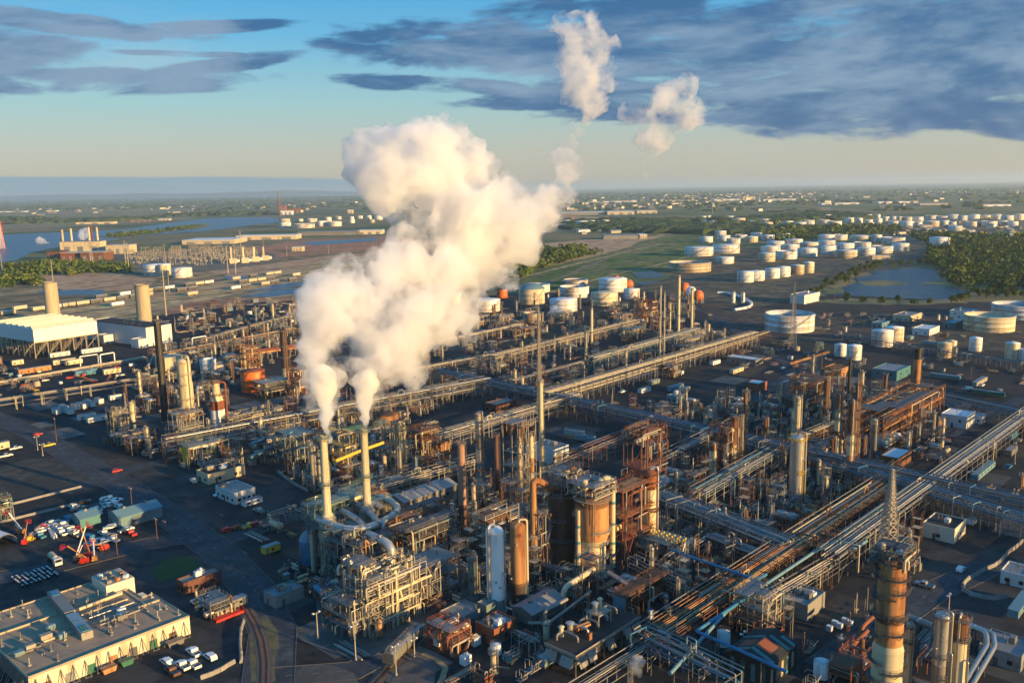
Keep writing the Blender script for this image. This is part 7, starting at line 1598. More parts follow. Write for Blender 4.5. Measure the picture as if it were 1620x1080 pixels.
# spheres
for k, (x, y, r, m, nm) in enumerate(((975, 444, 6, 'orange', 'orange gas sphere left behind the tanks'), (984, 447, 6.5, 'white2', 'white gas sphere in the middle behind the tanks'), (995, 452, 7, 'orange', 'orange gas sphere right behind the tanks'), (1083, 458, 8, 'orange', 'orange gas sphere left of the second trio'), (1093, 464, 8, 'white2', 'white gas sphere of the second trio'), (1104, 471, 9, 'orange', 'front orange gas sphere of the second trio'))):
    p = at(x, y + r); mm = mpp(x, y + r); R_ = r * mm; t = thing('gas_sphere', nm, 'gas sphere', p, .4 * k, 'gas spheres', GZ); zc = R_ * 1.35
    b = MB(); b.lathe([(max(1e-3, R_ * math.sin(math.pi * i / 14)), zc - R_ * math.cos(math.pi * i / 14)) for i in range(15)], 24); b.build('shell', M[m], t)
    for i in range(8): a = i * math.pi / 4; b = MB(); b.cyl((R_ * .98 * math.cos(a), R_ * .98 * math.sin(a), 0), (R_ * .98 * math.cos(a), R_ * .98 * math.sin(a), zc), R_ * .05, n=6); b.build('leg', M['pale'], t)
    b = MB(); b.bar((R_ * 1.9, 0, 0), (0, 0, zc + R_), R_ * .09); b.build('stair', M['pale'], t); occ(p, R_)
# ---------------------------------------------------------------- power plant and stacks at far left
stack(86, 516, 446, 21, 'left thick tan concrete stack behind the cooling building', 'tan', None, 'left tan stack', .97, pxt=80); stack(230, 522, 450, 22, 'right thick tan concrete stack behind the white hall', 'tan', None, 'right tan stack', .97, pxt=224)
p = at(57, 568); La, Lb = 52, 70; h0, h1 = ht(57, 568, 542), ht(57, 568, 522); t = thing('cooling_hall', 'white air cooled condenser box raised on a forest of legs', 'building', p, R(55), None, GZ)
b = MB(); b.box(0, 0, h0, La, Lb, h1); b.build('wind_wall', M['wallw'], t)
b = MB(); legs(b, [La * i / 5 for i in range(6)], [Lb * i / 8 for i in range(9)], h0, .7)
for i in range(5):
    for y in (0, Lb * .25, Lb * .5): b.bar((La * i / 5, y, h0 * .1), (La * (i + 1) / 5, y, h0 * .9), .35)
for i in range(8): b.bar((0, Lb * i / 8, h0 * .9), (0, Lb * (i + 1) / 8, h0 * .1), .35)
b.build('leg_frame', M['pale'], t)
for i in range(7): b = MB(); y = 2 + i * Lb / 7.2; b.extr([(0, h1), (4.5, h1), (2.2, h1 + 2.4)], .5, La - .5); b.v = [(yy, xx + y, zz) for xx, yy, zz in b.v]; b.f = [f[::-1] for f in b.f]; b.build('roof_ridge', M['wall'], t)
b = MB(); b.box(-.4, -.4, h0 - .8, La + .4, 0, h0); b.build('lower_beam', M['buff'], t)
lm('white cooling hall', p + Vector((-15, 20))); occ(p + Vector((0, 25)), 22); occ(p + Vector((-25, 38)), 22)
building(233, 549, 22, 78, ht(232, 549, 520), 'long white turbine hall with dark flat roof', 'wallw', 'roofk', nac=0, nvent=8, win=0, seed=61, lmk='white turbine hall', roll=1, rz=R(57))
for k, (x, y) in enumerate(((165, 545), (220, 552))): building(x, y, 8, 9, 7, ['left', 'right'][k] + ' small annex in front of the white turbine hall', 'wallw', 'wall', nac=0, nvent=0, win=0, seed=62 + k, rz=R(57))
building(262, 588, 15, 14, 9, 'tan block wall enclosure behind the black stack', 'tan', 'tan', nac=0, nvent=0, win=0, seed=65, lmk='tan enclosure')
for k, (x, y, L, m) in enumerate(((130, 562, 16, 'wallw'), (80, 568, 15, 'wallw'), (85, 580, 16, 'cream'), (105, 580, 12, 'cream'), (20, 580, 8, 'cream'), (120, 598, 15, 'blue'), (30, 595, 22, 'rusto'), (165, 595, 12, 'cream'))):
    box_trailer(x, y, L, ['white long cabin before the cooling hall legs', 'pale trailer under the cooling hall', 'cream rail van left of the goalpost frames', 'second cream rail van by the goalpost frames', 'cream van at the left edge', 'blue covered trailer in the yard', 'rusty red long trailer in the yard', 'cream curved roof trailer in the yard'][k], m, 4.0, 3.2, name='box_trailer')
for k, (x, y) in enumerate(((128, 583), (160, 580), (305, 552))):
    q = at(x, y); line([V3(q, .5), V3(q, 9), V3(q + (at(x + (28 if k == 0 else 22), y - 4) - q), 9), V3(at(x + (28 if k == 0 else 22), y - 4), .5)], .45, 'white', ['left', 'right', 'farther'][k] + ' white goalpost pipe arch by the rail vans', 'pipe_arch', 0, n=8)
for k, (x, y, d) in enumerate(((170, 607, .5), (182, 610, .9), (150, 608, 2.4), (235, 585, .6))):
    boom(x, y, ['white crane arm with red base in the left yard', 'second white crane arm with red base', 'low white crane arm pointing left', 'white crane arm beside the black stack'][k], 'red' if k < 3 else 'rusto', d, 16, .7 if k != 2 else .35)
boom(58, 622, 'yellow crane arm at the left yard', 'yellow', 2.6, 15, .5)
for k, (x, y) in enumerate(((98, 657), (110, 652), (118, 657), (128, 650), (140, 648), (152, 645), (165, 640), (126, 668), (140, 672), (175, 636))):
    box_trailer(x, y, 7 + (k % 3) * 2, '', 'wallw', 3.4, 3, along='v' if k < 7 else 'u', name='site_cabin', cat='cabin', group='white cabins on the left lot'); auto([o for o in COL.objects if o.name.startswith('site_cabin')][-1], 'dull white site cabin')
p = at(0, 716); box_trailer(-8, 716, 7, 'cream lit trailer cut by the left edge', 'cream', 4, 3.5, name='box_trailer'); car(10, 724, 'pickup', 'white', 'white pickup by the lit trailer at the left edge', 'scattered vehicles in the plant')
# ---------------------------------------------------------------- white storage tanks
Z7 = lambda l, r, t, b: (780 + l / 3.376, 780 + r / 3.376, 400 + t / 3.376, 400 + b / 3.376)
TK = [((820.5, 862, 456, 482.5), 'dome', 'cream', 'cyan', 'cream tank with a blue domed roof', 'blue domed tank'), ((830, 870, 447, 464), 'open', 'white', 'rust', 'open tank with red floating roof behind the blue dome', None), (Z7(357, 512, 168, 245), 'open', 'white', 'rust', 'open white tank showing a rusty roof, middle of the group', 'rusty roofed open tank'),
      ((892, 930, 440, 451), 'open', 'white', 'rust', 'half hidden open tank at the back of the group', None), (Z7(565, 715, 138, 213), 'cone', 'white', 'white', 'big white tank before the left gas spheres', 'big white group tank'), (Z7(303, 450, 246, 320), 'cone', 'white2', 'white2', 'bluish white tank lowest in the group', 'bluish white tank'),
      (Z7(523, 667, 211, 287), 'cone', 'cream', 'cream', 'creamy tank with a thin pole in front', 'creamy group tank'), (Z7(697, 783, 194, 252), 'cone', 'white', 'white', 'small white tank at the right of the group', None), ((827, 860, 492, 512), 'open', 'tan', 'grey', 'low dull tank beside the guyed mast', None),
      ((745, 792, 474, 495), 'cone', 'white', 'white', 'white tank just right of the plume', 'white plume side tank'), ((705, 730, 464, 484), 'cone', 'white', 'white', 'white tank partly veiled by steam', None), ((786, 803, 458, 472), 'cone', 'orange', 'rust', 'small orange tank behind the steam veil', None), ((744, 768, 461, 474), 'cone', 'silverw', 'grey', 'grey roofed tank behind the steam veil', None),
      ((1010, 1022, 478, 488), 'cone', 'tan', 'tan', 'tan tank behind the rust furnace boxes', None), ((1058, 1124, 411, 432), 'open', 'cream', 'grey', 'very wide cream tank beside the basins', 'wide cream tank'),
      ((1211, 1286, 489, 528), 'open', 'white2', 'grey', 'great white open tank behind the lattice mast', 'great white open tank'), ((1527, 1600, 492, 527), 'open', 'cream', 'cream', 'wide cream open tank by the right trees', 'wide cream open tank'), ((1572, 1650, 475, 507), 'open', 'white2', 'grey', 'wide white open tank cut by the right edge', None),
      ((1379, 1411, 523, 550), 'cone', 'white', 'white', 'white tank, front one of the joined pair', 'front white pair tank'), ((1399, 1428, 518, 543), 'cone', 'cream', 'white', 'white tank, rear one of the joined pair', None), ((1320, 1338, 545, 565), 'cone', 'white2', 'white2', 'smaller left tank of the low white pair', None), ((1339, 1362, 547, 571), 'cone', 'white', 'white', 'larger right tank of the low white pair', 'low white pair'),
      ((1483, 1504, 543, 567), 'cone', 'tan', 'cream', 'tan tank, front of the buff pair', 'buff tank pair'), ((1496, 1512, 540, 562), 'cone', 'cream', 'cream', 'buff tank, rear of the buff pair', None), ((1533, 1552, 535, 557), 'cone', 'white', 'white', 'white tank behind the right hand pipes', None), ((1590, 1611, 543, 570), 'cone', 'cream', 'white', 'cream tall tank near the right edge', None), ((1611, 1634, 553, 572), 'cone', 'white2', 'white2', 'pale tank cut by the right edge', None),
      ((229, 270, 418, 435.5), 'cone', 'white', 'white', 'left white tank by the substation', 'left substation tank'), ((252, 270, 419, 436), 'cone', 'cream', 'white', 'shaded tank joined to the left substation tank', None), ((274, 304, 424, 440), 'cone', 'white', 'white', 'right white tank by the substation', None)]
for (l, r, t, b), st, sm, rm, lab, lk in TK: tank(l, r, t, b, st, sm, rm, lab, lmk=lk)
def batch(rows, ox, oy, k, what, grp):
    items = []
    for l, r, t, b in rows:
        if r < 0: continue
        rr = rnd.random(); sm = 'white' if rr < .62 else 'white2' if rr < .85 else 'cream'
        if (l, t) in ((110, 386), (690, 395), (462, 388), (192, 580), (270, 563)): sm = 'tan'
        L, R_, T, B = ox + l / k, ox + r / k, oy + t / k, oy + b / k
        items.append((B, L, R_, T, sm, 'open' if rr > .3 and rr < .55 else 'cone'))
    items.sort(key=lambda q: q[0]); n = len(items); per = 9
    nr = max(1, round(n / per)); names = ['farthest row', 'second farthest row', 'third farthest row', 'fourth farthest row', 'fifth farthest row', 'sixth farthest row', 'seventh farthest row']
    for ri in range(nr):
        row = sorted(items[ri * n // nr:(ri + 1) * n // nr], key=lambda q: q[1])
        for i, (B, L, R_, T, sm, st) in enumerate(row):
            rn = names[ri] if ri < nr - 1 or nr == 1 else 'nearest row'
            o = tank(L, R_, T, B, st, sm, 'white' if sm != 'tan' else 'rust', f"{ {'white': 'white', 'white2': 'chalky white', 'cream': 'creamy', 'tan': 'tan'}[sm]} {'open topped ' if st == 'open' else ''}tank, {ORD[i] or 'leftmost '}from left, {rn} {what}".replace('leftmost from left', 'leftmost'), 'tank', grp)
farm = [(20,85,315,345),(0,70,295,320),(145,210,308,332),(218,290,314,333),(305,352,275,297),(275,340,300,328),(368,430,297,320),(420,505,305,335),(395,440,270,300),(445,490,275,300),(500,545,268,295),(525,580,288,316),(565,612,267,290),(590,635,290,318),(630,690,268,292),(650,695,297,320),(668,705,318,340),(710,742,268,292),(708,752,293,333),(750,795,282,308),(793,848,305,338),(800,840,280,304),(840,878,282,308),(858,945,310,343),(880,935,280,308),(945,1003,283,306),(948,998,309,336),(1003,1098,308,343),(1018,1085,270,297),(1085,1148,275,300),(1098,1160,304,333),(1150,1215,268,293),(1162,1240,338,368),(1160,1205,310,336),(1215,1270,275,305),(1265,1328,308,342),(1280,1345,268,302),(1346,1412,272,300),(1362,1450,305,341),(1420,1478,268,298),(1455,1515,306,338),(1480,1552,274,304),(1555,1615,266,302),(1518,1580,311,340)]
batch(farm, 1200, 270, 3.857, 'of the far farm', 'far white tank farm')
mid = [(1045,1162,406,453),(0,100,503,558),(108,232,483,542),(237,355,473,527),(358,470,458,512),(467,597,485,540),(597,708,470,523),(692,815,453,507),(815,914,444,494),(15,130,460,505),(140,247,450,490),(255,362,438,478),(362,467,426,462),(470,580,443,485),(585,683,431,470),(50,155,430,460),(165,267,418,455),(362,463,391,430),(462,540,386,425),(558,688,396,437),(688,750,393,437),(752,888,401,446),(110,190,384,418),(15,95,392,425),(-40,25,380,408)]
batch(mid, 1200, 270, 3.857, 'of the middle farm', 'middle white tank farm')
front = [(-68,35,613,675),(38,127,598,660),(105,192,588,650),(192,276,578,637),(270,337,561,628)]
for i, (l, r, t, b) in enumerate(front): tank(1200 + l / 3.857, 1200 + r / 3.857, 270 + t / 3.857, 270 + b / 3.857, 'cone', ['white2', 'white', 'white', 'tan', 'cream'][i], 'white', ['leftmost chalky', 'second white', 'third white', 'fourth tan', 'last creamy'][i] + ' tank of the line left of the pond', 'tank', 'tank line left of the pond')
tank(1166, 1192, 430, 447.5, 'cone', 'white', 'white', 'white tank left of the tank line by the pond', 'tank', 'tank line left of the pond')
grassy = [(1185,1263,403,440),(1275,1345,368,402),(1292,1370,395,430),(1348,1430,409,448),(1398,1473,387,418),(1495,1570,379,408),(1458,1538,402,438),(1558,1618,392,424),(1092,1265,466,524),(1262,1425,451,508),(1280,1392,528,571)]
batch(grassy, 800, 270, 3.857, 'of the grassy farm', 'tanks by the green field')
back = [(1145,1180,283,305),(1180,1222,278,302),(1222,1253,273,295),(1290,1335,285,307),(1335,1393,278,304),(1378,1462,290,318),(1460,1492,286,307),(1490,1527,279,301),(1490,1560,304,330)]
batch(back, 800, 270, 3.857, 'of the back farm', 'small back tank farm')
leftb = [(340,405,303,333),(425,505,308,345),(510,545,303,340),(548,582,311,341),(585,633,303,338),(368,407,310,334)]
batch(leftb, 800, 270, 3.857, 'of the plume side farm', 'tanks right of the plume')
riv = [(240,310,316,347),(238,305,294,318),(330,455,320,351),(355,385,294,310),(408,470,290,315),(465,530,308,340),(520,558,283,312),(540,620,308,340),(585,618,278,298),(665,700,298,320),(668,695,280,300),(715,748,275,293),(770,802,274,298),(790,822,301,318),(820,870,276,300)]
batch(riv, 380, 270, 3.857, 'of the riverside farm', 'riverside tank farm')
# ---------------------------------------------------------------- distant buildings
def far_b(px, py, pr, h, label, wm='wallw', rm='roofg', depth=40, rz=.0, lk=None, name='warehouse', group=None, z=.05, door=3):
    m = mpp((px + pr) / 2, py); L = (pr - px) * m; p = at(px, py); t = thing(name, label, 'building', p, rz, group, z)
    b = MB(); b.box(0, 0, 0, L, depth, h); b.build('wall', M[wm], t); b = MB(); b.box(-.4, -.4, h + .01, L + .4, depth + .4, h + .5); b.build('roof', M[rm], t)
    for i in range(door): b = MB(); x = L * (i + .5) / door; b.box(x - L / door * .22, -.1, 0, x + L / door * .22, 0, h * .6); b.build('door', M['grey'], t)
    if lk: lm(lk, p)
    return t
for a in ((888, 341, 960, 12, 'long warehouse right of the plume, shade painted as grey walls', 'silverw', 'white2', 120), (961, 340, 1004, 14, 'end of the long warehouse right of the plume, sunlight painted cream', 'cream', 'white2', 110), (1008, 338, 1040, 12, 'smaller cream warehouse right of the long one', 'cream', 'white2', 80), (955, 379, 1010, 9, 'grey low factory beside the green field', 'grey', 'roofg', 50), (1012, 378, 1024, 10, 'white gable end of the low factory', 'cream', 'white2', 50),  # long warehouse: its shade and sunlight are put into two wall colours
          (288, 387, 372, 10, 'very long grey riverside warehouse', 'tan', 'white2', 110), (374, 380, 470, 11, 'cream arcaded riverside warehouse', 'cream', 'white2', 60), (470, 373, 570, 10, 'grey many doored riverside warehouse', 'silverw', 'roofg', 60), (566, 371, 604, 11, 'pale warehouse end near the plume', 'cream', 'white2', 60), (462, 398, 478, 9, 'small cream shed on the red plain', 'cream', 'white2', 25),
          (442, 340, 462, 22, 'white boiler house of the red power station', 'white2', 'roofg', 40), (440, 334, 452, 36, 'tall red boiler house of the power station', 'rustr', 'rust', 40), (455, 337, 474, 26, 'brick red hall of the power station', 'rustr', 'rust', 40), (550, 338, 558, 20, 'tall cream block behind the riverside tanks', 'cream', 'white2', 30),
          (1175, 316, 1195, 24, 'pinkish tall block on the far skyline', 'cream', 'rust', 60), (1130, 318, 1172, 12, 'white far factory left of the pinkish block', 'white2', 'white2', 80), (1200, 318, 1260, 11, 'white far factory right of the pinkish block', 'white2', 'white2', 80), (930, 321, 1010, 9, 'white roofed far sheds behind the wood', 'white2', 'white2', 60), (1390, 322, 1440, 9, 'white distant sheds, upper right', 'white2', 'white2', 90), (1300, 324, 1360, 8, 'pale distant sheds right of centre', 'white2', 'white2', 70), (1455, 325, 1500, 8, 'pale greyish distant sheds, far right', 'silverw', 'white2', 70), (1550, 327, 1600, 8, 'pale distant sheds at the right skyline', 'white2', 'white2', 70),
          (1380, 411, 1415, 6, 'tan low depot above the pond', 'tan', 'cream', 18), (120, 355, 180, 9, 'sunlit yards shed across the river', 'cream', 'rust', 40), (205, 352, 235, 9, 'brown river depot shed', 'rust', 'white2', 30), (250, 349, 268, 8, 'white river depot shed', 'cream', 'white2', 30), (0, 336, 40, 7, 'white glasshouse sheds at the left horizon', 'white2', 'white2', 60), (58, 335, 88, 7, 'second white sheds at the left horizon', 'white2', 'white2', 60), (315, 338, 335, 8, 'small cream factory across the river', 'cream', 'white2', 40)):
    far_b(*a[:5], a[5], a[6], a[7])
stack(443, 342, 303, 2.6, 'red and grey chimney of the red power station', 'rust', [(0, .7, 'rust'), (.7, 1, 'grey')], 'red power station chimney')
stack(1170, 320, 304, 1.2, 'needle thin chimney on the far skyline', 'grey')
# riverside power plant
for a in ((75, 412, 95, 17, 'dark end block of the brick river power plant', 'brown', 'roofk', 40), (96, 413, 128, 15, 'brick red hall of the river power plant', 'rustr', 'cream', 45), (128, 413, 165, 16, 'orange brick hall of the river power plant', 'rust', 'cream', 45), (96, 402, 160, 26, 'cream upper hall of the river power plant', 'cream', 'roofg', 30), (168, 402, 205, 18, 'tan office wing of the river power plant', 'tan', 'wall', 40)): far_b(*a[:5], a[5], a[6], a[7])
for k, (x, y, yt) in enumerate(((101, 396, 363), (115, 396, 361), (143, 395, 359), (156, 394, 359))): stack(x, y, yt, 3.6, ['leftmost', 'second', 'third', 'rightmost'][k] + ' of four pale stacks on the river power plant', 'cream', None, None, .9, group='river power plant stacks')
lattice(4, 394, 346, 15, 'red and white lattice pylon at the left edge', 1.5, 4, 'red', w=1.1, bm='white2', lmk='red and white pylon', arms=3, name='power_pylon', cat='pylon'); lattice(147, 392, 352, 9, 'red lattice pylon behind the river power plant', 1, 4, 'rustr', w=.6, arms=2, name='power_pylon', cat='pylon')
pp = [(84, 446, 410), (5, 440, 400), (144, 420, 382), (147, 420, 384), (200, 425, 380), (204, 427, 384), (262, 420, 386), (263, 500, 428), (268, 462, 430), (361, 433, 388), (373, 433, 387), (382, 405, 365), (417, 395, 378), (1095, 332, 322), (1127, 338, 318), (285, 415, 392), (335, 418, 392), (454, 405, 388), (520, 402, 386), (590, 404, 386)]
for k, (x, y, yt) in enumerate(pp):
    p = at(x, y); h = ht(x, y, yt); t = thing('transmission_pole', '', 'power pole', p, .6, 'tall transmission poles', .05)
    b = MB(); b.cyl((0, 0, 0), (0, 0, h), h * .018, h * .009, 8); b.build('pole', M['pale'], t)
    for q in (.78, .87, .96): b = MB(); b.bar((-h * .07, 0, h * q), (h * .07, 0, h * q), h * .012); b.build('cross_arm', M['galv'], t)
    auto(t, 'tall pale transmission pole')
# substation gantries
r3 = random.Random(3); gt = thing('substation_gantry', '', 'gantry', (0, 0), 0, 'substation gantries', .12); b = MB()
for x in (-9, 0, 9): b.bar((x - .8, 0, 0), (x, 0, 15), .4); b.bar((x + .8, 0, 0), (x, 0, 15), .4)
b.build('post', M['pale'], gt); b = MB(); b.bar((-9, 0, 14), (9, 0, 14), .7); b.build('beam', M['galv'], gt)
b = MB(); [b.cyl((x, 0, 10.5), (x, 0, 14), .25, n=6) for x in (-6.5, -4.5, -2.5, 2.5, 4.5, 6.5)]; b.build('insulator', M['tan'], gt)
b = MB(); [b.bc(x, 5, 0, 3, 3, 3.5) for x in (-5, 4)]; b.build('transformer', M['grey'], gt); gl_ = []
sp_ = [at(*q) for q in ((195, 404), (300, 396), (405, 401), (400, 415), (300, 421), (215, 418))]; i = 0
while len(gl_) < 60 and i < 4000:
    i += 1; q = Vector((r3.uniform(min(p.x for p in sp_), max(p.x for p in sp_)), r3.uniform(min(p.y for p in sp_), max(p.y for p in sp_))))
    if inside(q, sp_) and all((q - g).length > 17 for g in gl_): gl_.append(q)
for k, q in enumerate(gl_):
    o = gt if k == 0 else dup(gt, q, .35, z=.12)
    if k == 0: o.location = (q.x, q.y, .12); o.rotation_euler.z = .35
    o['label'] = 'pale steel gantry in the crowded substation behind the river power plant'
for k, (x, y) in enumerate(((368, 417), (387, 416), (404, 414), (419, 412))):
    p = at(x, y); t = thing('turbine_unit', ['leftmost', 'second', 'third', 'rightmost'][k] + ' of four cream gas turbine sheds with stacks', 'turbine unit', p, .3, 'gas turbine units', .1)
    b = MB(); b.box(-5, 0, 0, 8, 12, 9); b.build('casing', M['cream'], t); b = MB(); b.cyl((-2, 5, 9), (-2, 5, ht(x, y, 391)), 2.4, 2.2, 12); b.build('exhaust_stack', M['cream'], t); b = MB(); b.box(8, 2, 2, 13, 10, 7); b.build('intake_filter', M['white2'], t)
# rail cars
rc = thing('rail_car', '', 'rail car', (0, 0), 0, 'rail cars in the yard', .2); b = MB(); b.box(-8, -1.5, 1.1, 8, 1.5, 4.4); b.build('body', M['white2'], rc); b = MB(); [b.box(x - 1.6, -1.2, 0, x + 1.6, 1.2, 1.09) for x in (-5.5, 5.5)]; b.build('bogie', M['steel'], rc); b = MB(); b.box(-8, -1.6, 4.41, 8, 1.6, 4.6); b.build('roof', M['white2'], rc)
rc2 = dup(rc, (0, 0), 0); rc2.children[0].data = rc2.children[0].data.copy(); rc2.children[0].data.materials[0] = M['tan']; rc3 = dup(rc, (0, 0), 0); rc3.children[0].data = rc3.children[0].data.copy(); rc3.children[0].data.materials[0] = M['steel']; KID.pop(rc2.name, None); used = {}
KID[rc.name] = list(rc.children); lines_ = [((20, 492), (480, 428)), ((0, 500), (475, 436)), ((130, 492), (470, 444))]; ci = 0
for li, (a, c) in enumerate(lines_):
    A_, C_ = at(*a), at(*c); d = C_ - A_; n = int(d.length / 17.5); rz = math.atan2(d.y, d.x)
    for i in range(n):
        if r3.random() < (.45, .3, .62)[li] : continue
        s = r3.choices([rc, rc2, rc3], [3, 5, 5])[0]; q = A_ + d * ((i + .5) / n)
        if s.name not in used: used[s.name] = 1; o = s; o.location = (q.x, q.y, .25); o.rotation_euler.z = rz
        else: o = dup(s, q, rz, z=.25)
        o['label'] = {rc: 'white boxcar standing in the long rail yard strings', rc2: 'tan boxcar standing in the long rail yard strings', rc3: 'dark boxcar standing in the long rail yard strings'}[s]; o['group'] = {rc: 'white', rc2: 'tan', rc3: 'dark'}[s] + ' rail cars in the yard'
for s in (rc, rc2, rc3):
    if s.name not in used:
        for c in list(s.children): bpy.data.objects.remove(c)
        bpy.data.objects.remove(s)
for k, (a, c) in enumerate(lines_):
    A_, C_ = at(*a) - Vector((60, 10)), at(*c) + Vector((60, 12)); d = C_ - A_; t = thing('railway_track', ['farthest', 'middle', 'nearest'][k] + ' of the three long rail yard tracks', 'track', A_, math.atan2(d.y, d.x), 'rail yard tracks', .16); b = MB(); [b.box(0, s - .1, 0, d.length, s + .1, .15) for s in (-.72, .72)]; b.build('rail', M['dark'], t)
# ---------------------------------------------------------------- vegetation
def leafmat(name, c1, c2, c3, sc):
    m = gmat(name, [c1, c2, c3], sc, .9, .5, .1); b = m.node_tree.nodes['Principled BSDF']; return m
F_near = leafmat('leaves', (.085,.13,.02), (.16,.19,.04), (.035,.06,.014), (.03, .06)); F_far = leafmat('far foliage', (.055,.085,.028), (.075,.09,.03), (.04,.06,.024), (.0015, .006))
def leaves(b, cx, cyy, cz, r, hgt, n, rr, size):
    for _ in range(n):
        a, u = rr.uniform(0, 6.283), rr.random(); k = rr.random() ** .4; z = hgt * (rr.random() ** .8)
        w = r * (1 - .75 * abs(z / hgt - .42) ** 1.4) * k; x, y = cx + w * math.cos(a), cyy + w * math.sin(a); s = size * rr.uniform(.6, 1.3); zz = cz + z
        d1 = Vector((rr.uniform(-1,1), rr.uniform(-1,1), rr.uniform(-.6,.6))).normalized() * s; d2 = d1.cross(Vector((rr.uniform(-1,1), rr.uniform(-1,1), rr.uniform(-1,1)))).normalized() * s * .7
        p = Vector((x, y, zz)); b._add([tuple(p - d1), tuple(p + d2), tuple(p + d1), tuple(p - d2)], [(0,1,2,3)])
rt = random.Random(21); TREES = []
for k in range(4):
    t = thing('tree', '', 'tree', (0, 0), 0, 'trees round the pond', .1); hh_ = rt.uniform(8, 12); b = MB(); b.cyl((0, 0, 0), (0, 0, hh_ * .55), .35, .15, 7)
    for i in range(5): a = i * 1.26; b.cyl((0, 0, hh_ * (.3 + .05 * i)), (math.cos(a) * 2.2, math.sin(a) * 2.2, hh_ * (.55 + .05 * i)), .14, .05, 5)
    b.build('trunk', M['brown'], t); b = MB()
    for i in range(7): leaves(b, rt.uniform(-2, 2), rt.uniform(-2, 2), rt.uniform(1.2, hh_ * .5), rt.uniform(1.8, 3), rt.uniform(3, 5), 60, rt, .75)
    b.build('crown', F_near, t); TREES.append([t, False])
ponds = [[at(*q) for q in [(1290,470),(1330,452),(1390,428),(1450,424),(1480,428),(1485,438),(1500,452),(1530,462),(1518,474),(1440,478),(1340,474)]]]
edge = [(1283,468),(1292,463),(1300,459),(1308,455),(1316,452),(1322,449),(1330,446),(1336,442),(1344,439),(1352,436),(1360,432),(1368,429),(1376,427),(1384,425),(1392,422),(1297,467),(1312,461),(1325,455),(1340,449),(1355,441),(1350,431),(1342,434),(1332,438),(1372,422),(1360,426),(1385,419),(1410,421),(1425,420),(1440,420),(1455,419),(1470,420),(1484,425),(1492,432),(1490,441),(1500,446),(1510,452),(1520,456),(1532,459),(1538,466),(1530,473),(1520,478),(1512,480),(1505,482),(1478,436),(1466,439),(1452,440),(1440,441),(1430,440),(1340,478),(1365,480),(1395,481),(1420,482),(1445,482),(1470,482),(1408,445),(1385,444),(1360,447),(1548,470),(1560,474),(1575,471),(1590,472),(1605,470),(1618,469),(1500,428),(1512,434),(1525,440),(1540,446),(1555,452),(1570,458)]
for x, y in edge:
    p = at(x + rt.uniform(-2, 2), y + rt.uniform(-1, 1)); e = TREES[rt.randrange(4)]; s = rt.uniform(.75, 1.3)
    if any(inside(p, q) for q in ponds): continue
    if not e[1]: o = e[0]; e[1] = True; o.location = (p.x, p.y, .4); o.rotation_euler.z = rt.uniform(0, 6)
    else: o = dup(e[0], p, rt.uniform(0, 6), z=.4)
    o.scale = (s, s, s * rt.uniform(.85, 1.1)); o['label'] = 'leafy green tree in the belt round the tank farm pond'; o['group'] = 'trees round the pond'
def wood(name, polys, n, seed, size, hgt, nl, m, label, leaf=True, grow=None):
    rr = random.Random(seed); b = MB()
    for poly, share in polys:
        P = [at(*q) for q in poly]; x0, x1, y0, y1 = min(p.x for p in P), max(p.x for p in P), min(p.y for p in P), max(p.y for p in P); c = 0; tr = 0
        while c < n * share and tr < n * 40:
            tr += 1; q = Vector((rr.uniform(x0, x1), rr.uniform(y0, y1)))
            if not inside(q, P) or any(inside(q, k) for k in ponds): continue
            if grow and noise.noise(Vector((q.x * grow, q.y * grow, seed))) < -.05: continue
            c += 1; s = size * rr.uniform(.45, 1.6); h = hgt * rr.uniform(.5, 1.4)
            if leaf:
                leaves(b, q.x, q.y, h * .15, s, h, nl, rr, s * .34)
            else:
                k = 6; a0 = rr.uniform(0, 6)
                rings = [(s, 0), (s * rr.uniform(.85, 1.15), h * .5), (s * rr.uniform(.45, .7), h * .88)]
                vs = [(q.x + r_ * rr.uniform(.75, 1.2) * math.cos(a0 + i * 6.283 / k), q.y + r_ * rr.uniform(.75, 1.2) * math.sin(a0 + i * 6.283 / k), z_ * rr.uniform(.85, 1.1)) for r_, z_ in rings for i in range(k)] + [(q.x, q.y, h)]
                fs = [(j*k+i, j*k+(i+1) % k, (j+1)*k+(i+1) % k, (j+1)*k+i) for j in range(2) for i in range(k)] + [(2*k+i, 2*k+(i+1) % k, 3*k) for i in range(k)]
                b._add(vs, fs)
    return tag(b.build(name, m), label, 'woodland', kind='stuff')
wood('woodland', [([(1480,424),(1465,410),(1470,398),(1530,392),(1640,388),(1760,400),(1760,470),(1640,468),(1545,462),(1500,445)], 1)], 900, 31, 5.5, 10, 46, F_near, 'dense green wood right of the pond')
wood('woodland', [([(1200,372),(1300,362),(1420,360),(1425,372),(1330,378),(1215,382)], .5), ([(1120,352),(1250,345),(1280,356),(1140,364)], .2), ([(1440,372),(1620,378),(1700,386),(1560,392),(1455,384)], .3)], 700, 33, 8, 11, 26, F_near, 'green tree belt between the tank farms')
wood('woodland', [([(800,436),(830,418),(900,408),(960,398),(905,412),(860,424),(810,446)], .45), ([(780,420),(830,402),(900,392),(930,396),(850,416)], .3), ([(0,440),(60,436),(70,450),(0,458)], .12), ([(30,425),(130,418),(200,428),(120,436),(40,436)], .13)], 420, 35, 6, 9, 34, F_near, 'bushes and small trees along the field edge')
wood('woodland', [([(0,428),(70,414),(205,420),(210,432),(40,436)], .5), ([(165,374),(240,366),(325,356),(320,360),(250,369),(190,377)], .5)], 380, 36, 6, 8, 24, F_near, 'scrub around the river power plant and the island')
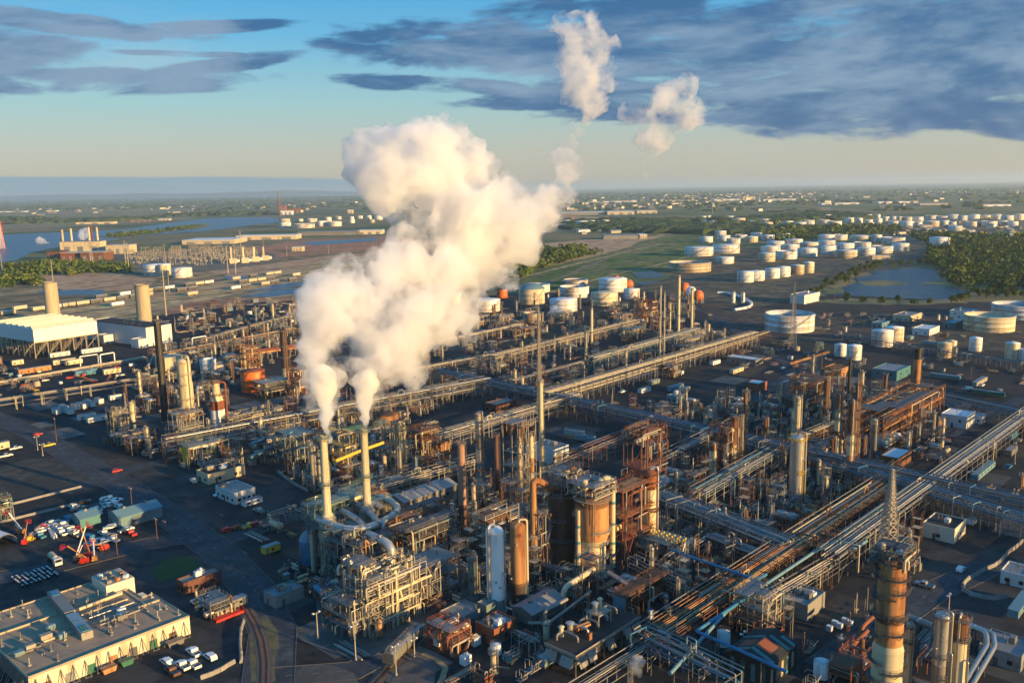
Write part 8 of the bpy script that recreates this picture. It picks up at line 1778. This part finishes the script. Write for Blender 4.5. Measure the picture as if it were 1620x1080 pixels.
wood('far_woodland', [([(-300,322),(-100,319),(600,309),(1200,303),(1700,297),(1900,296),(1900,322),(1700,330),(1300,336),(1000,333),(600,332),(200,334),(-300,338)], .72), ([(-200,350),(0,346),(200,346),(400,332),(440,340),(300,346),(120,352),(-200,360)], .08), ([(880,352),(1000,350),(1150,350),(1300,340),(1620,334),(1700,345),(1420,350),(1200,372),(1000,368),(890,362)], .2)], 9500, 41, 26, 13, 0, F_far, 'dark distant woods reaching to the skyline', False, .0016)
# far houses: the ones that show are things, the rest one town
rh = random.Random(77); b = MB(); b.box(-7, -6, 0, 7, 6, 6); hw = b; hs = {}
def hut_tpl(m):
    if m in hs: return hs[m]
    t = thing('house', '', 'house', (0, 0), 0, None, .05); a = MB(); a.box(-8, -7, 0, 8, 7, 6); a.build('wall', M[m], t); a = MB(); a.extr([(-7.6, 6), (7.6, 6), (0, 9)], -8.5, 8.5); a.v = [(y, x, z) for x, y, z in a.v]; a.f = [f[::-1] for f in a.f]; a.build('roof', M['roofg' if m != 'cream' else 'rust'], t); hs[m] = [t, False]; return hs[m]
hz_ = [([(880,344),(960,350),(1120,352),(1200,345),(1180,362),(1000,372),(880,372)], 60, 'in the settlement right of the plume', 1.0), ([(1400,352),(1620,352),(1620,372),(1480,384),(1400,372)], 45, 'in the depot strip right of the middle farm', .9), ([(1080,350),(1250,345),(1300,350),(1200,360),(1090,366)], 40, 'among the trees before the far farm', .9)]
for poly, n, wh, sc_ in hz_:
    P = [at(*q) for q in poly]; c = 0; tr = 0
    while c < n and tr < 6000:
        tr += 1; q = Vector((rh.uniform(min(p.x for p in P), max(p.x for p in P)), rh.uniform(min(p.y for p in P), max(p.y for p in P))))
        if not inside(q, P) or not free(q, 8): continue
        m = rh.choice(['white2', 'cream', 'silverw', 'silverw', 'tan']); e = hut_tpl(m); rz = rh.uniform(0, 1.6); s = rh.uniform(.6, 1.4) * sc_
        if not e[1]: o = e[0]; e[1] = True; o.location = (q.x, q.y, .05); o.rotation_euler.z = rz
        else: o = dup(e[0], q, rz, z=.05)
        o.scale = (s * rh.uniform(.8, 2.2), s, s * rh.uniform(.6, 1)); o['label'] = {'white2': 'small white', 'cream': 'small cream', 'wallw': 'small pale', 'silverw': 'small grey', 'tan': 'small tan'}[m] + ' house ' + wh; o['group'] = o['label'].replace('small', 'the').replace('house', 'houses'); occ(q, 7); c += 1
b = MB()
for poly, n in (([(-200,336),(300,326),(900,312),(1300,306),(1700,300),(1800,310),(1400,332),(1000,336),(400,336),(-200,344)], 260), ([(1050,308),(1290,304),(1300,318),(1060,324)], 200), ([(900,318),(1100,316),(1150,328),(900,334)], 80)):
    P = [at(*q) for q in poly]; c = 0
    while c < n:
        q = Vector((rh.uniform(min(p.x for p in P), max(p.x for p in P)), rh.uniform(min(p.y for p in P), max(p.y for p in P))))
        if not inside(q, P): continue
        c += 1; b.bc(q.x, q.y, 0, rh.uniform(14, 55), rh.uniform(12, 30), rh.uniform(6, 15), rh.uniform(0, 3))
tag(b.build('distant_town', M['silverw']), 'pale specks of the distant town among the woods', 'town', kind='stuff')
# ---------------------------------------------------------------- fill the units with the repeated equipment
fill([(690,1000),(760,962),(860,1010),(905,1075),(870,1110),(740,1100)], 8, W_LOW, 1, .6)
fill([(905,1075),(930,1052),(1040,1010),(1000,1120),(900,1120)], 7.5, W_LOW, 2, .8)
fill([(600,890),(740,790),(860,760),(1000,870),(1040,930),(880,985),(700,945)], 7, W_NEAR, 3, .9)
fill([(500,955),(585,860),(620,880),(560,960),(520,1000)], 6.5, W_NEAR, 4, .8)
fill([(430,905),(500,880),(520,950),(480,965),(440,950)], 7, W_LOW, 40, .8)
fill([(395,835),(480,800),(500,850),(440,880),(410,870)], 8, W_LOW, 41, .45)
fill([(560,1035),(600,1030),(740,955),(700,950),(600,1005),(520,985),(530,1020)], 5.5, W_LOW, 5, .9)
fill([(1000,880),(1060,760),(1130,720),(1240,860),(1160,910),(1060,985)], 7, W_NEAR, 6, .92)
fill([(1130,720),(1240,700),(1420,745),(1340,790),(1250,850)], 7.5, W_NEAR, 7, .92)
fill([(1060,650),(1230,640),(1300,610),(1420,640),(1500,700),(1480,735),(1240,690),(1080,670)], 8.5, W_MID, 8, .8)
fill([(1180,960),(1430,775),(1480,790),(1310,900),(1215,975)], 8, W_LOW, 9, .8)
fill([(1030,1030),(1160,965),(1200,1000),(1160,1090),(1030,1090)], 7.5, W_LOW, 10, .8)
fill([(1270,1010),(1310,1000),(1390,1010),(1420,1085),(1460,960),(1560,1010),(1540,1100),(1260,1100)], 8, W_LOW, 11, .55)
fill([(1400,800),(1470,850),(1440,905),(1380,900)], 8, W_LOW, 12, .7)
fill([(170,700),(290,705),(480,642),(640,630),(770,598),(740,620),(620,690),(600,740),(460,745),(300,745),(190,722)], 8.5, W_MID, 13, .92)
fill([(440,745),(620,705),(690,690),(730,760),(640,790),(500,790)], 7.5, W_NEAR, 14, .9)
fill([(640,560),(760,525),(840,505),(1000,505),(1110,520),(1190,545),(1040,575),(880,605),(780,600),(680,580)], 11, W_MID, 15, .85, 260)
fill([(780,600),(880,602),(1000,570),(900,640),(840,640)], 9, W_MID, 16, .85)
fill([(900,640),(1060,680),(1080,660),(1000,645)], 8, W_NEAR, 17, .7)
fill([(250,560),(340,540),(470,515),(475,560),(380,600),(350,650),(180,680),(200,630)], 10, W_MID, 18, .75)
fill([(0,560),(60,600),(180,600),(260,570),(230,590),(60,625),(-20,640)], 11, W_LOW, 19, .6)
fill([(240,520),(380,500),(478,475),(470,520),(300,545)], 14, W_MID, 20, .7, 70)
fill([(960,470),(1060,470),(1130,500),(1060,520),(990,505)], 13, W_MID, 21, .6, 60)
fill([(1110,560),(1240,545),(1330,560),(1400,580),(1290,600),(1200,600)], 13, W_LOW, 22, .6, 60)
fill([(1450,540),(1620,560),(1640,620),(1500,620),(1440,590)], 13, W_LOW, 23, .35, 40)
fill([(1290,500),(1500,500),(1540,540),(1330,560)], 14, W_LOW, 24, .4, 45)
fill([(1480,720),(1620,700),(1640,800),(1520,790)], 10, W_LOW, 25, .5, 40)
fill([(840,470),(990,480),(960,505),(800,510),(720,520)], 14, W_MID, 26, .5, 40)
W_S = dict(mani=8, pump=7, drumv=8, vent=12, scaf=6, exch=5, frame=5)
fill([(600,890),(740,790),(860,760),(1000,870),(1130,720),(1240,700),(1420,745),(1340,790),(1160,910),(1060,985),(885,985),(700,945)], 6, W_S, 50, .9, 9999, (.5, .75))
fill([(1060,650),(1230,640),(1300,600),(1420,630),(1500,700),(1480,735),(1240,690),(1080,670)], 8, dict(slim=10, vent=8, scaf=6, tall=6), 51, .6, 90, (.7, 1.1))
fill([(170,700),(290,705),(480,642),(640,630),(770,598),(740,620),(620,690),(720,760),(640,790),(500,790),(440,745),(300,745)], 7, W_S, 52, .8, 9999, (.55, .8))
fill([(1030,1030),(1160,965),(1310,900),(1400,810),(1470,850),(1440,905),(1390,1010),(1300,1090),(1030,1095)], 7, W_S, 53, .5, 9999, (.5, .75))
fill([(235,515),(300,488),(420,474),(480,478),(470,505),(380,512),(280,530)], 15, W_LOW, 60, .5, 70, (.8, 1.2))
fill([(-20,548),(150,512),(240,510),(230,530),(140,512),(0,560)], 13, W_LOW, 61, .5, 30, (.8, 1.2))
# small steam leaks
def leak(px, py, sc, label, seed, depth=None, n=4, dx=2, dy=-7):
    g = at(px, py); d = proj(g.x, g.y, 3)[2]
    puff('steam_leak', [(px + dx * i, py + dy * i * sc, (3 + 1.6 * i) * sc, d - 30) for i in range(n)], max(.35, .0016 * d), V_leak if d < 500 else V_thin, .12 * d / 250, .22 * 250 / d, .3, label, seed=seed)
V_leak = vol('steam leak', VD * 2.2, sc=.35, lo=.42, hi=.66)
leak(1078, 905, 1.0, 'small pinkish steam leak above the dark blue crossing pipe', 31); leak(1000, 1085, 1.3, 'thin steam leak rising at the bottom edge', 32, n=5); leak(1274, 640, 1.4, 'steam burst at the end of the grey steaming shed', 33); leak(325, 590, 1.0, 'faint steam drifting past the green topped tank', 34, dx=7, dy=-3); leak(868, 500, 1.0, 'faint steam over the far units by the guyed mast', 35, dx=4, dy=-3); leak(1050, 918, .8, 'small steam leak beside the rust gallery', 36); leak(75, 385, .9, 'pale steam beside the river power plant', 37, dx=-4, dy=-2); leak(128, 380, .9, 'pale steam between the river power plant stacks', 38, dx=2, dy=-4); leak(850, 1040, .7, 'faint steam at the black hall corner', 39)
# ---------------------------------------------------------------- remove unused templates and word the repeat labels
def wipe(o):
    for c in list(o.children): wipe(c)
    bpy.data.objects.remove(o)
for k in TPL:
    for t, d, r, used_ in TPL[k]:
        if not used_: wipe(t)
cells = {}
for o, desc in AUTO:
    p = o.location; best = min(LAND, key=lambda q: (q[1] - p.x)**2 + (q[2] - p.y)**2)
    x, y, _ = proj(p.x, p.y, 0); a, c, _ = proj(best[1], best[2], 0); rel = REL(x - a, (c - y) * 1.6)
    cells.setdefault((desc, rel, best[0]), []).append((math.hypot(best[1] - p.x, best[2] - p.y), o))
for (desc, rel, name), lst in cells.items():
    lst.sort(key=lambda q: q[0])
    for i, (_, o) in enumerate(lst):
        o['label'] = f"{desc} {rel} the {name}" if len(lst) == 1 else f"{desc} {rel} the {name}, {ORD[min(i, len(ORD) - 1)]}nearest to it"
